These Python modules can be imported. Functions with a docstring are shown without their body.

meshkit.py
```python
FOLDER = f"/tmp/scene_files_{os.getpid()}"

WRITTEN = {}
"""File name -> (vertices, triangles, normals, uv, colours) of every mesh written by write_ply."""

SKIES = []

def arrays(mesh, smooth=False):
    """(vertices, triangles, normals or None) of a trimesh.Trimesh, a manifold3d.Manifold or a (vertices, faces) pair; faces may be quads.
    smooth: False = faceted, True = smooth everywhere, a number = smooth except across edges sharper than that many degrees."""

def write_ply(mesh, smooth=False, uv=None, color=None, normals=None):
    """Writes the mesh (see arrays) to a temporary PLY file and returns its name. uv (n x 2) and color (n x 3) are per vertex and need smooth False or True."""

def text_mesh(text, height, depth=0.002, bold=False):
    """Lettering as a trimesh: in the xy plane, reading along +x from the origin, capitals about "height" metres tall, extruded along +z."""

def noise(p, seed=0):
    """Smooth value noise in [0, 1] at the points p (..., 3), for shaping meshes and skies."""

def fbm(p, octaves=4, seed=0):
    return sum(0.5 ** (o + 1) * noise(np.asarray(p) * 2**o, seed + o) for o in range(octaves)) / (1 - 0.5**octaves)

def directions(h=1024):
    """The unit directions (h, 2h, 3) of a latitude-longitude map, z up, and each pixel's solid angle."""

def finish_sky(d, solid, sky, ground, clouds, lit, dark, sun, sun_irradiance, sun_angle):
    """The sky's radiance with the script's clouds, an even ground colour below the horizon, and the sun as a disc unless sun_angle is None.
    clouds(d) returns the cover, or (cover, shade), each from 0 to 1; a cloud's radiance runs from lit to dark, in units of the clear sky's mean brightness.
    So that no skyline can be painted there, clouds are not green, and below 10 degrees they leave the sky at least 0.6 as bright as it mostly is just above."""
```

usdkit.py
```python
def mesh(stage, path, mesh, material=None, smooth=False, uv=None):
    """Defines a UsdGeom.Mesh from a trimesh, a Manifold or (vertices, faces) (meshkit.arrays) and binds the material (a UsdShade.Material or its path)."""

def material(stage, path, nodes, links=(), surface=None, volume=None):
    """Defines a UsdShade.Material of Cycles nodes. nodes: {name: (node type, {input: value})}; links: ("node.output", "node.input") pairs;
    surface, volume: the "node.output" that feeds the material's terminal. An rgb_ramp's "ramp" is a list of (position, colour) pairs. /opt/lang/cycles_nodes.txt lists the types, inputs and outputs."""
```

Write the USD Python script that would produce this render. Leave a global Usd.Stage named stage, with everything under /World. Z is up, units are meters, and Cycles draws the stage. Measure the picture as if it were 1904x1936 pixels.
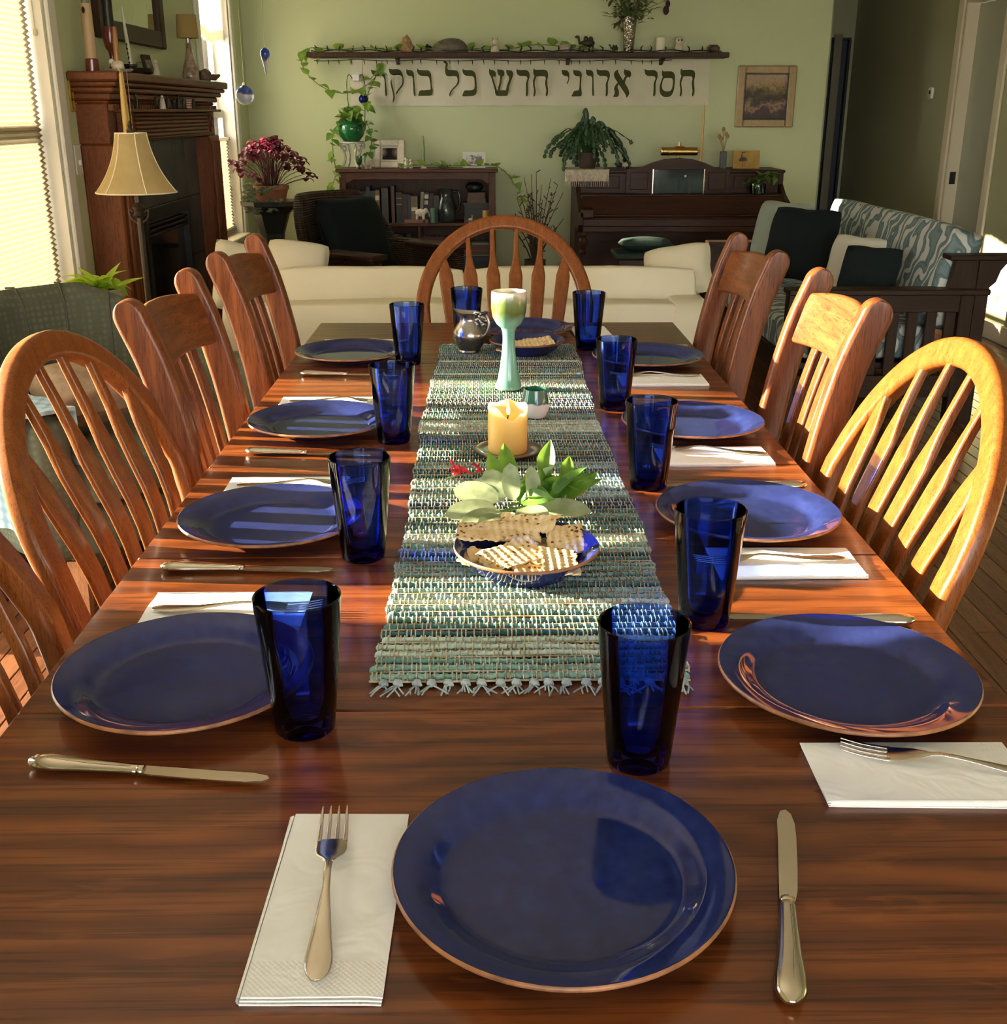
import math, random
import numpy as np, trimesh, usdkit, meshkit
from shapely.geometry import Polygon
from shapely.ops import unary_union
from pxr import Usd, UsdGeom, UsdLux, UsdShade, Gf, Sdf
R = random.Random(7)
stage = Usd.Stage.CreateInMemory()
UsdGeom.SetStageUpAxis(stage, 'Z'); UsdGeom.SetStageMetersPerUnit(stage, 1.0)
UsdGeom.Xform.Define(stage, '/World'); UsdGeom.Scope.Define(stage, '/World/Looks')
sin, cos, pi, rad = math.sin, math.cos, math.pi, math.radians
# ---------------------------------------------------------------- camera, sky, sun, exposure
FPX, PITCH, YAW, ROLL, EYE = 2125.5, 0.3432, 0.01452, 0.0, (0, 0, 1.33)
cam = UsdGeom.Camera.Define(stage, '/World/camera')
cam.CreateHorizontalApertureAttr(36.0); cam.CreateVerticalApertureAttr(36.0 * 1936 / 1904)
cam.CreateFocalLengthAttr(FPX / 1904 * 36.0); cam.CreateClippingRangeAttr(Gf.Vec2f(0.05, 1000)); cam.CreateFStopAttr(0)
_f = np.array([sin(YAW) * cos(PITCH), cos(YAW) * cos(PITCH), -sin(PITCH)]); _r = np.array([cos(YAW), -sin(YAW), 0]); _u = np.cross(_r, _f)
_r, _u = cos(ROLL) * _r + sin(ROLL) * _u, -sin(ROLL) * _r + cos(ROLL) * _u
cam.AddTransformOp().Set(Gf.Matrix4d(*_r, 0, *_u, 0, *(-_f), 0, *EYE, 1))
cam.CreateExposureAttr(0.40)
SUN_AZ, SUN_EL = 8.0, 13.5        # the light travels towards +x, a little towards the camera, and down
sd = np.array([cos(rad(SUN_EL)) * cos(rad(SUN_AZ)), -cos(rad(SUN_EL)) * sin(rad(SUN_AZ)), -sin(rad(SUN_EL))])
sun = UsdLux.DistantLight.Define(stage, '/World/sun')
sun.CreateAngleAttr(0.55); sun.CreateIntensityAttr(11.5); sun.CreateNormalizeAttr(True); sun.CreateColorAttr(Gf.Vec3f(1.0, 0.84, 0.60))
_z = -sd; _x = np.cross([0, 0, 1], _z); _x /= np.linalg.norm(_x); _y = np.cross(_z, _x)
sun.AddTransformOp().Set(Gf.Matrix4d(*_x, 0, *_y, 0, *_z, 0, 0, 0, 20, 1))
sky = UsdLux.DomeLight.Define(stage, '/World/sky')
sky.CreateIntensityAttr(3.0); sky.CreateColorAttr(Gf.Vec3f(1.0, 0.975, 0.93))

# ---------------------------------------------------------------- helpers: prims
used = {}
def numbered(parent, name):
    k = (parent, name); n = used.get(k, 0); used[k] = n + 1
    return f'{parent}/{name}' + (f'_{n:03d}' if n else '')
def meta(prim, **kw):
    for k, v in kw.items():
        if v: prim.SetCustomDataByKey(k, v)
def thing(name, label, cat, loc=(0, 0, 0), rz=0, group=None, kind=None):
    p = numbered('/World', name); x = UsdGeom.Xform.Define(stage, p)
    x.AddTranslateOp().Set(Gf.Vec3d(*map(float, loc)))
    x.AddRotateZOp().Set(float(rz))
    meta(x.GetPrim(), label=label, category=cat, group=group, kind=kind)
    return p
def part(parent, name, geo, mat, sm=35, label=None, kind=None):
    p = numbered(parent, name)
    m = usdkit.mesh(stage, p, geo, mat, smooth=sm)
    meta(m.GetPrim(), label=label, kind=kind)
    return p
def solo(name, geo, mat, label, cat, group=None, sm=35, kind=None, loc=None, rz=0):
    p = numbered('/World', name); m = usdkit.mesh(stage, p, geo, mat, smooth=sm)
    if loc is not None:
        m.AddTranslateOp().Set(Gf.Vec3d(*map(float, loc))); m.AddRotateZOp().Set(float(rz))
    meta(m.GetPrim(), label=label, category=cat, group=group, kind=kind)
    return p
def struct(name, geo, mat, sm=35, label=None, cat=None, parent='/World'):
    p = numbered(parent, name); m = usdkit.mesh(stage, p, geo, mat, smooth=sm)
    if parent == '/World': meta(m.GetPrim(), kind='structure', label=label, category=cat)
    return p
def frame(name, label=None, cat=None):
    p = numbered('/World', name); x = UsdGeom.Xform.Define(stage, p); meta(x.GetPrim(), kind='structure', label=label, category=cat)
    return p
def dup(src, loc, rz=0, label=None, group=None):
    was = stage.GetPrimAtPath(src).GetCustomData()
    base = src.split('/')[-1]
    if base[-4:-3] == '_' and base[-3:].isdigit(): base = base[:-4]
    p = numbered('/World', base); x = UsdGeom.Xform.Define(stage, p)
    x.GetPrim().GetReferences().AddInternalReference(Sdf.Path(src))
    x.ClearXformOpOrder()
    x.MakeMatrixXform().Set(Gf.Matrix4d().SetRotate(Gf.Rotation(Gf.Vec3d(0, 0, 1), float(rz))) * Gf.Matrix4d().SetTranslate(Gf.Vec3d(*map(float, loc))))
    x.GetPrim().SetInstanceable(True)
    meta(x.GetPrim(), label=label or was['label'], category=was['category'], group=group or was.get('group'))
    return p
# ---------------------------------------------------------------- helpers: geometry as (vertices, triangles)
def join(*gs):
    gs = [g for h in gs for g in (h if isinstance(h, list) else [h])]
    V, F, n = [], [], 0
    for v, f in gs:
        V.append(np.asarray(v, float)); F.append(np.asarray(f, int) + n); n += len(v)
    return np.vstack(V), np.vstack(F)
def rot(rx=0, ry=0, rz=0):
    a, b, c = rad(rx), rad(ry), rad(rz)
    X = np.array([[1, 0, 0], [0, cos(a), -sin(a)], [0, sin(a), cos(a)]]); Y = np.array([[cos(b), 0, sin(b)], [0, 1, 0], [-sin(b), 0, cos(b)]])
    Z = np.array([[cos(c), -sin(c), 0], [sin(c), cos(c), 0], [0, 0, 1]])
    return Z @ Y @ X
def xf(g, t=(0, 0, 0), r=(0, 0, 0), s=1):
    v, f = g; s = np.broadcast_to(np.asarray(s, float), 3)
    v = (np.asarray(v) * s) @ rot(*r).T + np.asarray(t, float)
    return v, (f[:, ::-1] if np.prod(s) < 0 else f)
def tmg(m): return np.array(m.vertices), np.array(m.faces)
_box = {}
def box(sx, sy, sz, c=(0, 0, 0), ch=0.0, r=(0, 0, 0)):
    ch = min(ch, sx * .45, sy * .45, sz * .45)
    if ch <= 0:
        v = np.array([(x, y, z) for x in (-1, 1) for y in (-1, 1) for z in (-1, 1)], float) * np.array([sx, sy, sz]) / 2
        f = np.array([(0, 1, 3), (0, 3, 2), (4, 6, 7), (4, 7, 5), (0, 4, 5), (0, 5, 1), (2, 3, 7), (2, 7, 6), (0, 2, 6), (0, 6, 4), (1, 5, 7), (1, 7, 3)])
    else:
        hx, hy, hz = sx / 2, sy / 2, sz / 2
        b = np.array([(x, y, z, k) for x in (-1, 1) for y in (-1, 1) for z in (-1, 1) for k in range(3)], float)
        if 'f' not in _box:
            h = np.ones((24, 3)) * .8; h[np.arange(24), b[:, 3].astype(int)] = 1
            m = trimesh.Trimesh(h * b[:, :3], process=False); hull = trimesh.convex.convex_hull(h * b[:, :3])
            from scipy.spatial import cKDTree
            _box['f'] = cKDTree(h * b[:, :3]).query(hull.vertices)[1][hull.faces]
        h = np.tile([hx - ch, hy - ch, hz - ch], (24, 1)); k = b[:, 3].astype(int)
        h[np.arange(24), k] = np.array([hx, hy, hz])[k]
        v, f = h * b[:, :3], _box['f']
    return v @ rot(*r).T + np.asarray(c, float), f
def b2(x0, x1, y0, y1, z0, z1, ch=0.0): return box(x1 - x0, y1 - y0, z1 - z0, ((x0 + x1) / 2, (y0 + y1) / 2, (z0 + z1) / 2), ch)
def loft(rings, closed=True, caps=True):
    rings = np.asarray(rings, float); m, n = rings.shape[:2]; F = []
    for i in range(m - 1):
        for j in range(n if closed else n - 1):
            a, b = i * n + j, i * n + (j + 1) % n
            F += [(a, b, b + n), (a, b + n, a + n)]
    V = rings.reshape(-1, 3)
    if caps and closed:
        V = np.vstack([V, rings[0].mean(0), rings[-1].mean(0)])
        for j in range(n):
            F += [((j + 1) % n, j, m * n), ((m - 1) * n + j, (m - 1) * n + (j + 1) % n, m * n + 1)]
    return V, np.array(F)
def tube(path, r, n=8, flat=None, side=None, caps=True):
    """A swept rod. flat: (width factor, thickness factor) along (side, other)."""
    P = np.asarray(path, float); m = len(P); r = np.broadcast_to(np.asarray(r, float), m)
    T = np.gradient(P, axis=0); T /= np.linalg.norm(T, axis=1)[:, None] + 1e-12
    s = np.asarray(side if side is not None else ([1, 0, 0] if abs(T[0][0]) < .8 else [0, 1, 0]), float); rings = []
    fl = np.broadcast_to(np.asarray(flat if flat is not None else (1, 1), float), (m, 2))
    a = np.arange(n) * 2 * pi / n
    for i in range(m):
        if side is not None: s = np.asarray(side, float)
        s = s - T[i] * (s @ T[i]); s /= np.linalg.norm(s) + 1e-12; o = np.cross(T[i], s)
        rings.append(P[i] + r[i] * (np.cos(a)[:, None] * s * fl[i][0] + np.sin(a)[:, None] * o * fl[i][1]))
    return loft(rings, True, caps)
def sweep(path, sec, side, scale=None):
    """A section of (a, b) points swept along the path; a lies along side, b along path x side. scale: (a, b) factors for each point."""
    P = np.asarray(path, float); T = np.gradient(P, axis=0); T /= np.linalg.norm(T, axis=1)[:, None]; S = np.asarray(sec, float); rings = []
    sd_ = np.broadcast_to(np.asarray(side, float), P.shape); sc = np.broadcast_to(np.asarray(scale if scale is not None else 1, float).reshape(-1, 1) if np.ndim(scale) == 1 else (scale if scale is not None else 1), (len(P), 2))
    for i in range(len(P)):
        s = sd_[i] - T[i] * (sd_[i] @ T[i]); s /= np.linalg.norm(s); o = np.cross(T[i], s)
        rings.append(P[i] + S[:, :1] * sc[i][0] * s + S[:, 1:] * sc[i][1] * o)
    return loft(rings)
def rrect(w, h, r, k=3):
    pts = []
    for cx, cy, a0 in ((w / 2 - r, h / 2 - r, 0), (-w / 2 + r, h / 2 - r, 90), (-w / 2 + r, -h / 2 + r, 180), (w / 2 - r, -h / 2 + r, 270)):
        for i in range(k + 1): pts.append((cx + r * cos(rad(a0 + 90 * i / k)), cy + r * sin(rad(a0 + 90 * i / k))))
    return pts
def lathe(prof, n=32, c=(0, 0, 0), wob=0, seed=0):
    prof = [(max(r, 1e-5), z) for r, z in prof]
    a = np.arange(n) * 2 * pi / n; w = 1 + wob * (np.sin(a * 2 + seed) + .6 * np.sin(a * 3 + 2 * seed))
    rings = [np.stack([r * w * np.cos(a), r * w * np.sin(a), np.full(n, z)], 1) for r, z in prof]
    v, f = loft(rings, True, False)
    return v + np.asarray(c, float), f
def prism(pts, t, bev=0):
    p = Polygon(pts) if not hasattr(pts, 'geom_type') else pts
    gs = getattr(p.buffer(0), 'geoms', [p.buffer(0)])
    return join([tmg(trimesh.creation.extrude_polygon(g, t, engine='earcut')) for g in gs])
def prism_y(pts, y0, y1):       # pts in (x, z), thickness along y
    v, f = prism(pts, y1 - y0); return np.stack([v[:, 0], y1 - v[:, 2], v[:, 1]], 1), f
def prism_x(pts, x0, x1):       # pts in (y, z), thickness along x
    v, f = prism(pts, x1 - x0); return np.stack([x0 + v[:, 2], v[:, 0], v[:, 1]], 1), f
def grid(nx, ny, fn, th=0):
    """A sheet: fn(u, v) -> points for u, v in [0, 1]; th: thickness downwards."""
    u, v = np.meshgrid(np.linspace(0, 1, nx), np.linspace(0, 1, ny), indexing='ij')
    P = np.asarray(fn(u, v)); P = np.stack(np.broadcast_arrays(*P), -1).reshape(-1, 3) if len(P) == 3 else P.reshape(-1, 3)
    i, j = np.meshgrid(np.arange(nx - 1), np.arange(ny - 1), indexing='ij'); a = (i * ny + j).ravel(); b = a + ny
    F = np.vstack([np.stack([a, b, b + 1], 1), np.stack([a, b + 1, a + 1], 1)])
    if not th: return P, F
    n = nx * ny; lo = P - [0, 0, th]
    edge = [k for k in range(ny)] + [k * ny + ny - 1 for k in range(1, nx)] + [(nx - 1) * ny + k for k in range(ny - 2, -1, -1)] + [k * ny for k in range(nx - 2, 0, -1)]
    E = []
    for k in range(len(edge)):
        p, q = edge[k], edge[(k + 1) % len(edge)]; E += [(p, q, q + n), (p, q + n, p + n)]
    return np.vstack([P, lo]), np.vstack([F, F[:, ::-1] + n, np.array(E)])
def pillow(w, h, t, n=14, pinch=.12, seed=0, puff=.55):
    """A stuffed cushion in the xy plane, centred, with pulled-out corners."""
    def half(sg):
        def fn(u, v):
            a, b = u * 2 - 1, v * 2 - 1; e = (1 - a ** 2) * (1 - b ** 2); k = 1 - pinch * (1 - abs(a * b)) * (np.maximum(abs(a), abs(b)) ** 3) - .10 * abs(a * b) ** 3
            nz = meshkit.noise(np.stack([a * 2 + 5, b * 2, np.full_like(a, seed * 3.1)], -1)) - .5
            return a * w / 2 * k, b * h / 2 * k, sg * t / 2 * np.maximum(e, 0) ** (puff * .7) * (1 + .25 * nz)
        return grid(n, n, fn)
    a, b = half(1), half(-1)
    return join(a, (b[0], b[1][:, ::-1]))
def ball(r, c=(0, 0, 0), sub=2, s=1):
    v, f = tmg(trimesh.creation.icosphere(sub, r)); return v * np.broadcast_to(np.asarray(s, float), 3) + np.asarray(c, float), f
def blob(r, c=(0, 0, 0), s=1, amp=.2, fr=3.0, seed=0, sub=3):
    v, f = tmg(trimesh.creation.icosphere(sub, 1.0)); v = v * (1 + amp * (meshkit.fbm(v * fr + seed * 7.3, 3) - .5) * 2)[:, None]
    return v * r * np.broadcast_to(np.asarray(s, float), 3) + np.asarray(c, float), f
def cyl(r, z0, z1, c=(0, 0), n=24, ch=0.0, r1=None):
    r1 = r if r1 is None else r1
    return lathe([(0, z0), (r - ch, z0), (r, z0 + ch), (r1, z1 - ch), (r1 - ch, z1), (0, z1)], n, (c[0], c[1], 0))
def curve(pts, n=24):
    """Catmull-Rom through the points."""
    P = np.asarray(pts, float); P = np.vstack([2 * P[0] - P[1], P, 2 * P[-1] - P[-2]]); out = []
    m = len(P) - 3
    for t in np.linspace(0, m - 1e-9, n):
        i = int(t); s = t - i; a, b, c, d = P[i:i + 4]
        out.append(.5 * (2 * b + (c - a) * s + (2 * a - 5 * b + 4 * c - d) * s ** 2 + (3 * b - a - 3 * c + d) * s ** 3))
    return np.array(out)
def leaf(L, W, kind='oval', fold=.25, curl=.35, n=7):
    """One leaf along +x from its stalk end, face up."""
    t = np.linspace(0, 1, n)
    if kind == 'heart': w = np.array([.35, .95, 1.0, .85, .6, .3, 0.02]); w = np.interp(t, np.linspace(0, 1, 7), w)
    elif kind == 'lance': w = np.sin(pi * t ** .8) ** .9 + .02
    elif kind == 'wedge': w = np.interp(t, [0, .7, .9, 1], [.03, 1, .8, .35])
    else: w = np.sqrt(np.maximum(1 - (2 * t - 1) ** 2, 0)) + .02
    x = L * t; z = -curl * L * t ** 2; y = w * W / 2; rows = []
    for i in range(n):
        rows.append([(x[i], -y[i], z[i] + fold * y[i]), (x[i], -y[i] * .5, z[i] + fold * y[i] * .4), (x[i], 0, z[i]), (x[i], y[i] * .5, z[i] + fold * y[i] * .4), (x[i], y[i], z[i] + fold * y[i])])
    v, f = loft(rows, False, False)
    return v, f
def place(g, p, az, el, roll=0, s=1): return xf(xf(g, r=(roll, 0, 0), s=s), p, (0, -el, az))

# ---------------------------------------------------------------- helpers: materials
LK = '/World/Looks/'
def mat(name, nodes, links, surface='p.BSDF', volume=None): return usdkit.material(stage, LK + name, nodes, links, surface, volume)
def plain(name, col, rough=.5, metal=0, spec=.5, bump=0, bscale=200, var=0, vscale=8, **kw):
    n = {'p': ('principled_bsdf', dict(base_color=col, roughness=rough, metallic=metal, specular_ior_level=spec, **kw))}; l = []
    if bump or var: n['t'] = ('texture_coordinate', {})
    if bump:
        n['bn'] = ('noise_texture', dict(scale=bscale, detail=3)); n['b'] = ('bump', dict(strength=bump, distance=.002))
        l += [('t.object', 'bn.vector'), ('bn.fac', 'b.height'), ('b.normal', 'p.normal')]
    if var:
        c = np.array(col); n['vn'] = ('noise_texture', dict(scale=vscale, detail=4)); n['vr'] = ('rgb_ramp', {'ramp': [(.3, tuple(c * (1 - var))), (.7, tuple(np.minimum(c * (1 + var), 1)))]})
        l += [('t.object', 'vn.vector'), ('vn.fac', 'vr.fac'), ('vr.color', 'p.base_color')]
    return mat(name, n, l)
def wood(name, dark, light, axis='x', scale=1.0, rough=.35, coat=0, fine=1.0, stretch=14, bump=.12, spec=.5):
    k = {'x': (1, stretch, stretch), 'y': (stretch, 1, stretch), 'z': (stretch, stretch, 1)}[axis]
    sc = tuple(scale * q for q in k); mid = tuple((a + b) / 2 for a, b in zip(dark, light)); dk = tuple(a * .55 for a in dark)
    n = {'t': ('texture_coordinate', {}), 'm': ('mapping', dict(scale=sc)), 'n1': ('noise_texture', dict(scale=2.2, detail=5, roughness=.6, distortion=.6)),
         'm2': ('mapping', dict(scale=tuple(q * 3.2 for q in sc))), 'n2': ('noise_texture', dict(scale=5.0 * fine, detail=3, roughness=.65)),
         'r1': ('rgb_ramp', {'ramp': [(.28, dark), (.5, mid), (.72, light)]}), 'r2': ('rgb_ramp', {'ramp': [(.36, dk), (.47, (1, 1, 1))]}),
         'mx': ('mix', dict(mix_type='multiply', fac=.55)), 'b': ('bump', dict(strength=bump, distance=.001)),
         'p': ('principled_bsdf', dict(roughness=rough, coat_weight=coat, coat_roughness=.12, specular_ior_level=spec))}
    return mat(name, n, [('t.object', 'm.vector'), ('t.object', 'm2.vector'), ('m.vector', 'n1.vector'), ('m2.vector', 'n2.vector'), ('n1.fac', 'r1.fac'), ('n2.fac', 'r2.fac'),
                         ('r1.color', 'mx.color1'), ('r2.color', 'mx.color2'), ('mx.color', 'p.base_color'), ('n2.fac', 'b.height'), ('b.normal', 'p.normal')])
def oak_top(name, dark, mid, light, seed, rough=.25, coat=.3):
    n = {'t': ('texture_coordinate', {}), 'm0': ('mapping', dict(location=(seed * 3.7, seed * 1.3, 0), scale=(1.1, 5.5, 5.5))), 'n0': ('noise_texture', dict(scale=2.0, detail=3, distortion=.8)),
         'w': ('wave_texture', dict(wave_type='bands', bands_direction='y', scale=4.6, distortion=9.0, detail=3.0, detail_scale=.9, detail_roughness=.6)), 'm1': ('mapping', dict(location=(seed, seed, 0), scale=(.55, 1.4, 1.4))),
         'm2': ('mapping', dict(scale=(5, 210, 210))), 'n2': ('noise_texture', dict(scale=1.0, detail=3, roughness=.6)), 'mf': ('mapping', dict(location=(seed * 9, 0, 0), scale=(9, 42, 42), rotation=(0, 0, .25))), 'nf': ('noise_texture', dict(scale=1.0, detail=2, distortion=1.5)),
         'rw': ('rgb_ramp', {'ramp': [(.05, dark), (.45, mid), (.95, light)]}), 'r0': ('rgb_ramp', {'ramp': [(.30, (.62, .60, .58)), (.70, (1.2, 1.2, 1.2))]}), 'r2': ('rgb_ramp', {'ramp': [(.36, (.50, .46, .44)), (.50, (1, 1, 1))]}), 'rf': ('rgb_ramp', {'ramp': [(.60, (0, 0, 0)), (.70, (1, 1, 1))]}),
         'a': ('mix', dict(mix_type='multiply', fac=1.0)), 'b': ('mix', dict(mix_type='multiply', fac=.9)), 'c': ('mix', dict(mix_type='mix', color2=tuple(1.35 * q for q in light))), 'cf': ('math', dict(math_type='multiply', value2=.30)),
         'bp': ('bump', dict(strength=.10, distance=.0006)), 'p': ('principled_bsdf', dict(roughness=rough, coat_weight=coat, coat_roughness=.10, specular_ior_level=.4))}
    return mat(name, n, [('t.object', 'm0.vector'), ('t.object', 'm1.vector'), ('t.object', 'm2.vector'), ('t.object', 'mf.vector'), ('m0.vector', 'n0.vector'), ('m1.vector', 'w.vector'), ('m2.vector', 'n2.vector'), ('mf.vector', 'nf.vector'), ('w.fac', 'rw.fac'), ('n0.fac', 'r0.fac'), ('n2.fac', 'r2.fac'), ('nf.fac', 'rf.fac'),
        ('rw.color', 'a.color1'), ('r0.color', 'a.color2'), ('a.color', 'b.color1'), ('r2.color', 'b.color2'), ('b.color', 'c.color1'), ('rf.color', 'cf.value1'), ('cf.value', 'c.fac'), ('c.color', 'p.base_color'), ('n2.fac', 'bp.height'), ('bp.normal', 'p.normal')])
def leafmat(name, c1, c2, trans=.35, rough=.4, scale=30, tcol=None):
    n = {'t': ('texture_coordinate', {}), 'n': ('noise_texture', dict(scale=scale, detail=2)), 'r': ('rgb_ramp', {'ramp': [(.35, c1), (.65, c2)]}),
         'p': ('principled_bsdf', dict(roughness=rough)), 'tr': ('translucent_bsdf', dict(color=tcol or tuple(min(1, 1.5 * x) for x in c2))), 'mx': ('mix_closure', dict(fac=trans))}
    return mat(name, n, [('t.object', 'n.vector'), ('n.fac', 'r.fac'), ('r.color', 'p.base_color'), ('p.BSDF', 'mx.closure1'), ('tr.BSDF', 'mx.closure2')], 'mx.closure')
# ================================================================ materials
M = {}
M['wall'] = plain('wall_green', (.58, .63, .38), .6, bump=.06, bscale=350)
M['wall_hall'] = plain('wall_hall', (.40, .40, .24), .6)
M['white'] = plain('white_paint', (.80, .78, .72), .4)
M['ceiling'] = plain('ceiling_paint', (.82, .81, .76), .8)
M['cream'] = plain('cream_paint', (.70, .62, .46), .5)
M['floor'] = wood('floor_wood', (.085, .030, .014), (.19, .075, .034), 'y', 1.2, .3, coat=.2)
M['floor2'] = wood('floor_wood_pale', (.12, .045, .02), (.23, .095, .045), 'y', 1.1, .3, coat=.2)
M['floor3'] = wood('floor_wood_dark', (.065, .022, .010), (.15, .055, .026), 'y', 1.3, .3, coat=.2)
M['table'] = oak_top('table_oak', (.112, .028, .0072), (.150, .038, .0085), (.205, .056, .012), 1)
M['table2'] = oak_top('table_oak_b', (.122, .031, .0080), (.160, .042, .0095), (.215, .060, .013), 2)
M['table_side'] = wood('table_apron_oak', (.10, .032, .010), (.22, .075, .025), 'y', 2.0, .35)
M['bow'] = wood('bow_chair_wood', (.150, .037, .0065), (.250, .076, .0130), 'z', 2.0, .32, coat=.1, bump=.04, spec=.3, stretch=20)
M['bowx'] = wood('bow_chair_seat_wood', (.150, .037, .0065), (.250, .076, .0130), 'y', 2.0, .32, coat=.1, bump=.04, spec=.3, stretch=20)
M['oakz'] = wood('mission_oak_upright', (.085, .020, .006), (.24, .072, .020), 'z', 1.7, .34, coat=.08, stretch=17, spec=.3)
M['oakx'] = wood('mission_oak_cross', (.095, .022, .006), (.25, .078, .022), 'x', 1.7, .34, coat=.08, stretch=15, spec=.3)
M['leather'] = plain('seat_leather', (.05, .025, .015), .4, bump=.2, bscale=300)
M['mantelz'] = wood('mantel_wood_up', (.12, .032, .010), (.22, .065, .020), 'z', 2, .4, spec=.3)
M['mantely'] = wood('mantel_wood_along', (.11, .030, .010), (.20, .060, .020), 'y', 2, .4, spec=.3)
M['slate'] = plain('slate_tile', (.075, .07, .065), .45, var=.35, vscale=6, bump=.15, bscale=60)
M['black'] = plain('black_metal', (.012, .012, .013), .35)
M['darkglass'] = plain('fire_glass', (.008, .008, .009), .06)
M['shade'] = mat('pleated_shade', {'d': ('diffuse_bsdf', dict(color=(.50, .44, .32))), 't': ('translucent_bsdf', dict(color=(.190, .162, .112))), 'm': ('mix_closure', dict(fac=.55))},
                 [('d.BSDF', 'm.closure1'), ('t.BSDF', 'm.closure2')], 'm.closure')
M['valance'] = mat('valance_cloth', {'d': ('diffuse_bsdf', dict(color=(.62, .59, .53))), 't': ('translucent_bsdf', dict(color=(.40, .36, .30))), 'm': ('mix_closure', dict(fac=.6))},
                   [('d.BSDF', 'm.closure1'), ('t.BSDF', 'm.closure2')], 'm.closure')
M['pane'] = mat('window_pane', {'f': ('fresnel', dict(IOR=1.45)), 't': ('transparent_bsdf', dict(color=(.97, .98, .97))), 'g': ('glossy_bsdf', dict(color=(1, 1, 1), roughness=.0)), 'm': ('mix_closure', {})},
                [('f.fac', 'm.fac'), ('t.BSDF', 'm.closure1'), ('g.BSDF', 'm.closure2')], 'm.closure')
M['brass'] = plain('brass', (.62, .40, .12), .28, 1)
M['steel'] = plain('cutlery_steel', (.72, .66, .56), .16, 1, bump=.02, bscale=60)
M['pewter'] = plain('pewter', (.42, .40, .37), .24, 1, bump=.05, bscale=80)
M['yard'] = plain('garden_ground', (.26, .26, .22), .9, var=.3, vscale=.8)
M['hedge'] = plain('hedge_green', (.10, .16, .05), .9, var=.4, vscale=3)
# ================================================================ room shell
LX, BY, RX, FY, HZ = -1.65, 8.30, 3.10, -2.6, 2.6
def wall_with(axis, at0, at1, lo, hi, holes, z1=HZ):
    """A wall between two planes, with rectangular holes (a, b, z0, z1) cut right through."""
    cuts = sorted(holes); gs = []; p = lo
    def bb(a, b, z0, z): return b2(at0, at1, a, b, z0, z) if axis == 'x' else b2(a, b, at0, at1, z0, z)
    for a, b, z0, z in cuts:
        if a > p: gs.append(bb(p, a, 0, z1))
        if z0 > 0: gs.append(bb(a, b, 0, z0))
        if z < z1: gs.append(bb(a, b, z, z1))
        p = b
    if hi > p: gs.append(bb(p, hi, 0, z1))
    return join(gs)
PAT, W1, W2 = (1.40, 2.76, .02, 2.05), (3.02, 4.60, .42, 2.12), (7.02, 7.86, .52, 2.12)
struct('wall_left', wall_with('x', LX - .16, LX, FY, BY + .12, [PAT, W1, W2]), M['wall'])
struct('wall_back', b2(LX, 2.355, BY, BY + .12, 0, HZ), M['wall'])
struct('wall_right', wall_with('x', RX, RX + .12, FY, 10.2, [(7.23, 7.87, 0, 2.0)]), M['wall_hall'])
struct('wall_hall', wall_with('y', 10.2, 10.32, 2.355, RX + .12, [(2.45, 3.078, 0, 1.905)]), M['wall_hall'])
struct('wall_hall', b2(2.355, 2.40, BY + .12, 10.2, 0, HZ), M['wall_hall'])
W3 = (-1.1, 2.7, .35, 2.2)
struct('wall_front', wall_with('y', FY - .14, FY, LX - .16, RX + .12, [W3]), M['wall'])
struct('ceiling', b2(LX - .16, RX + .12, FY - .14, 10.32, HZ, HZ + .12), M['ceiling'])
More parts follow.
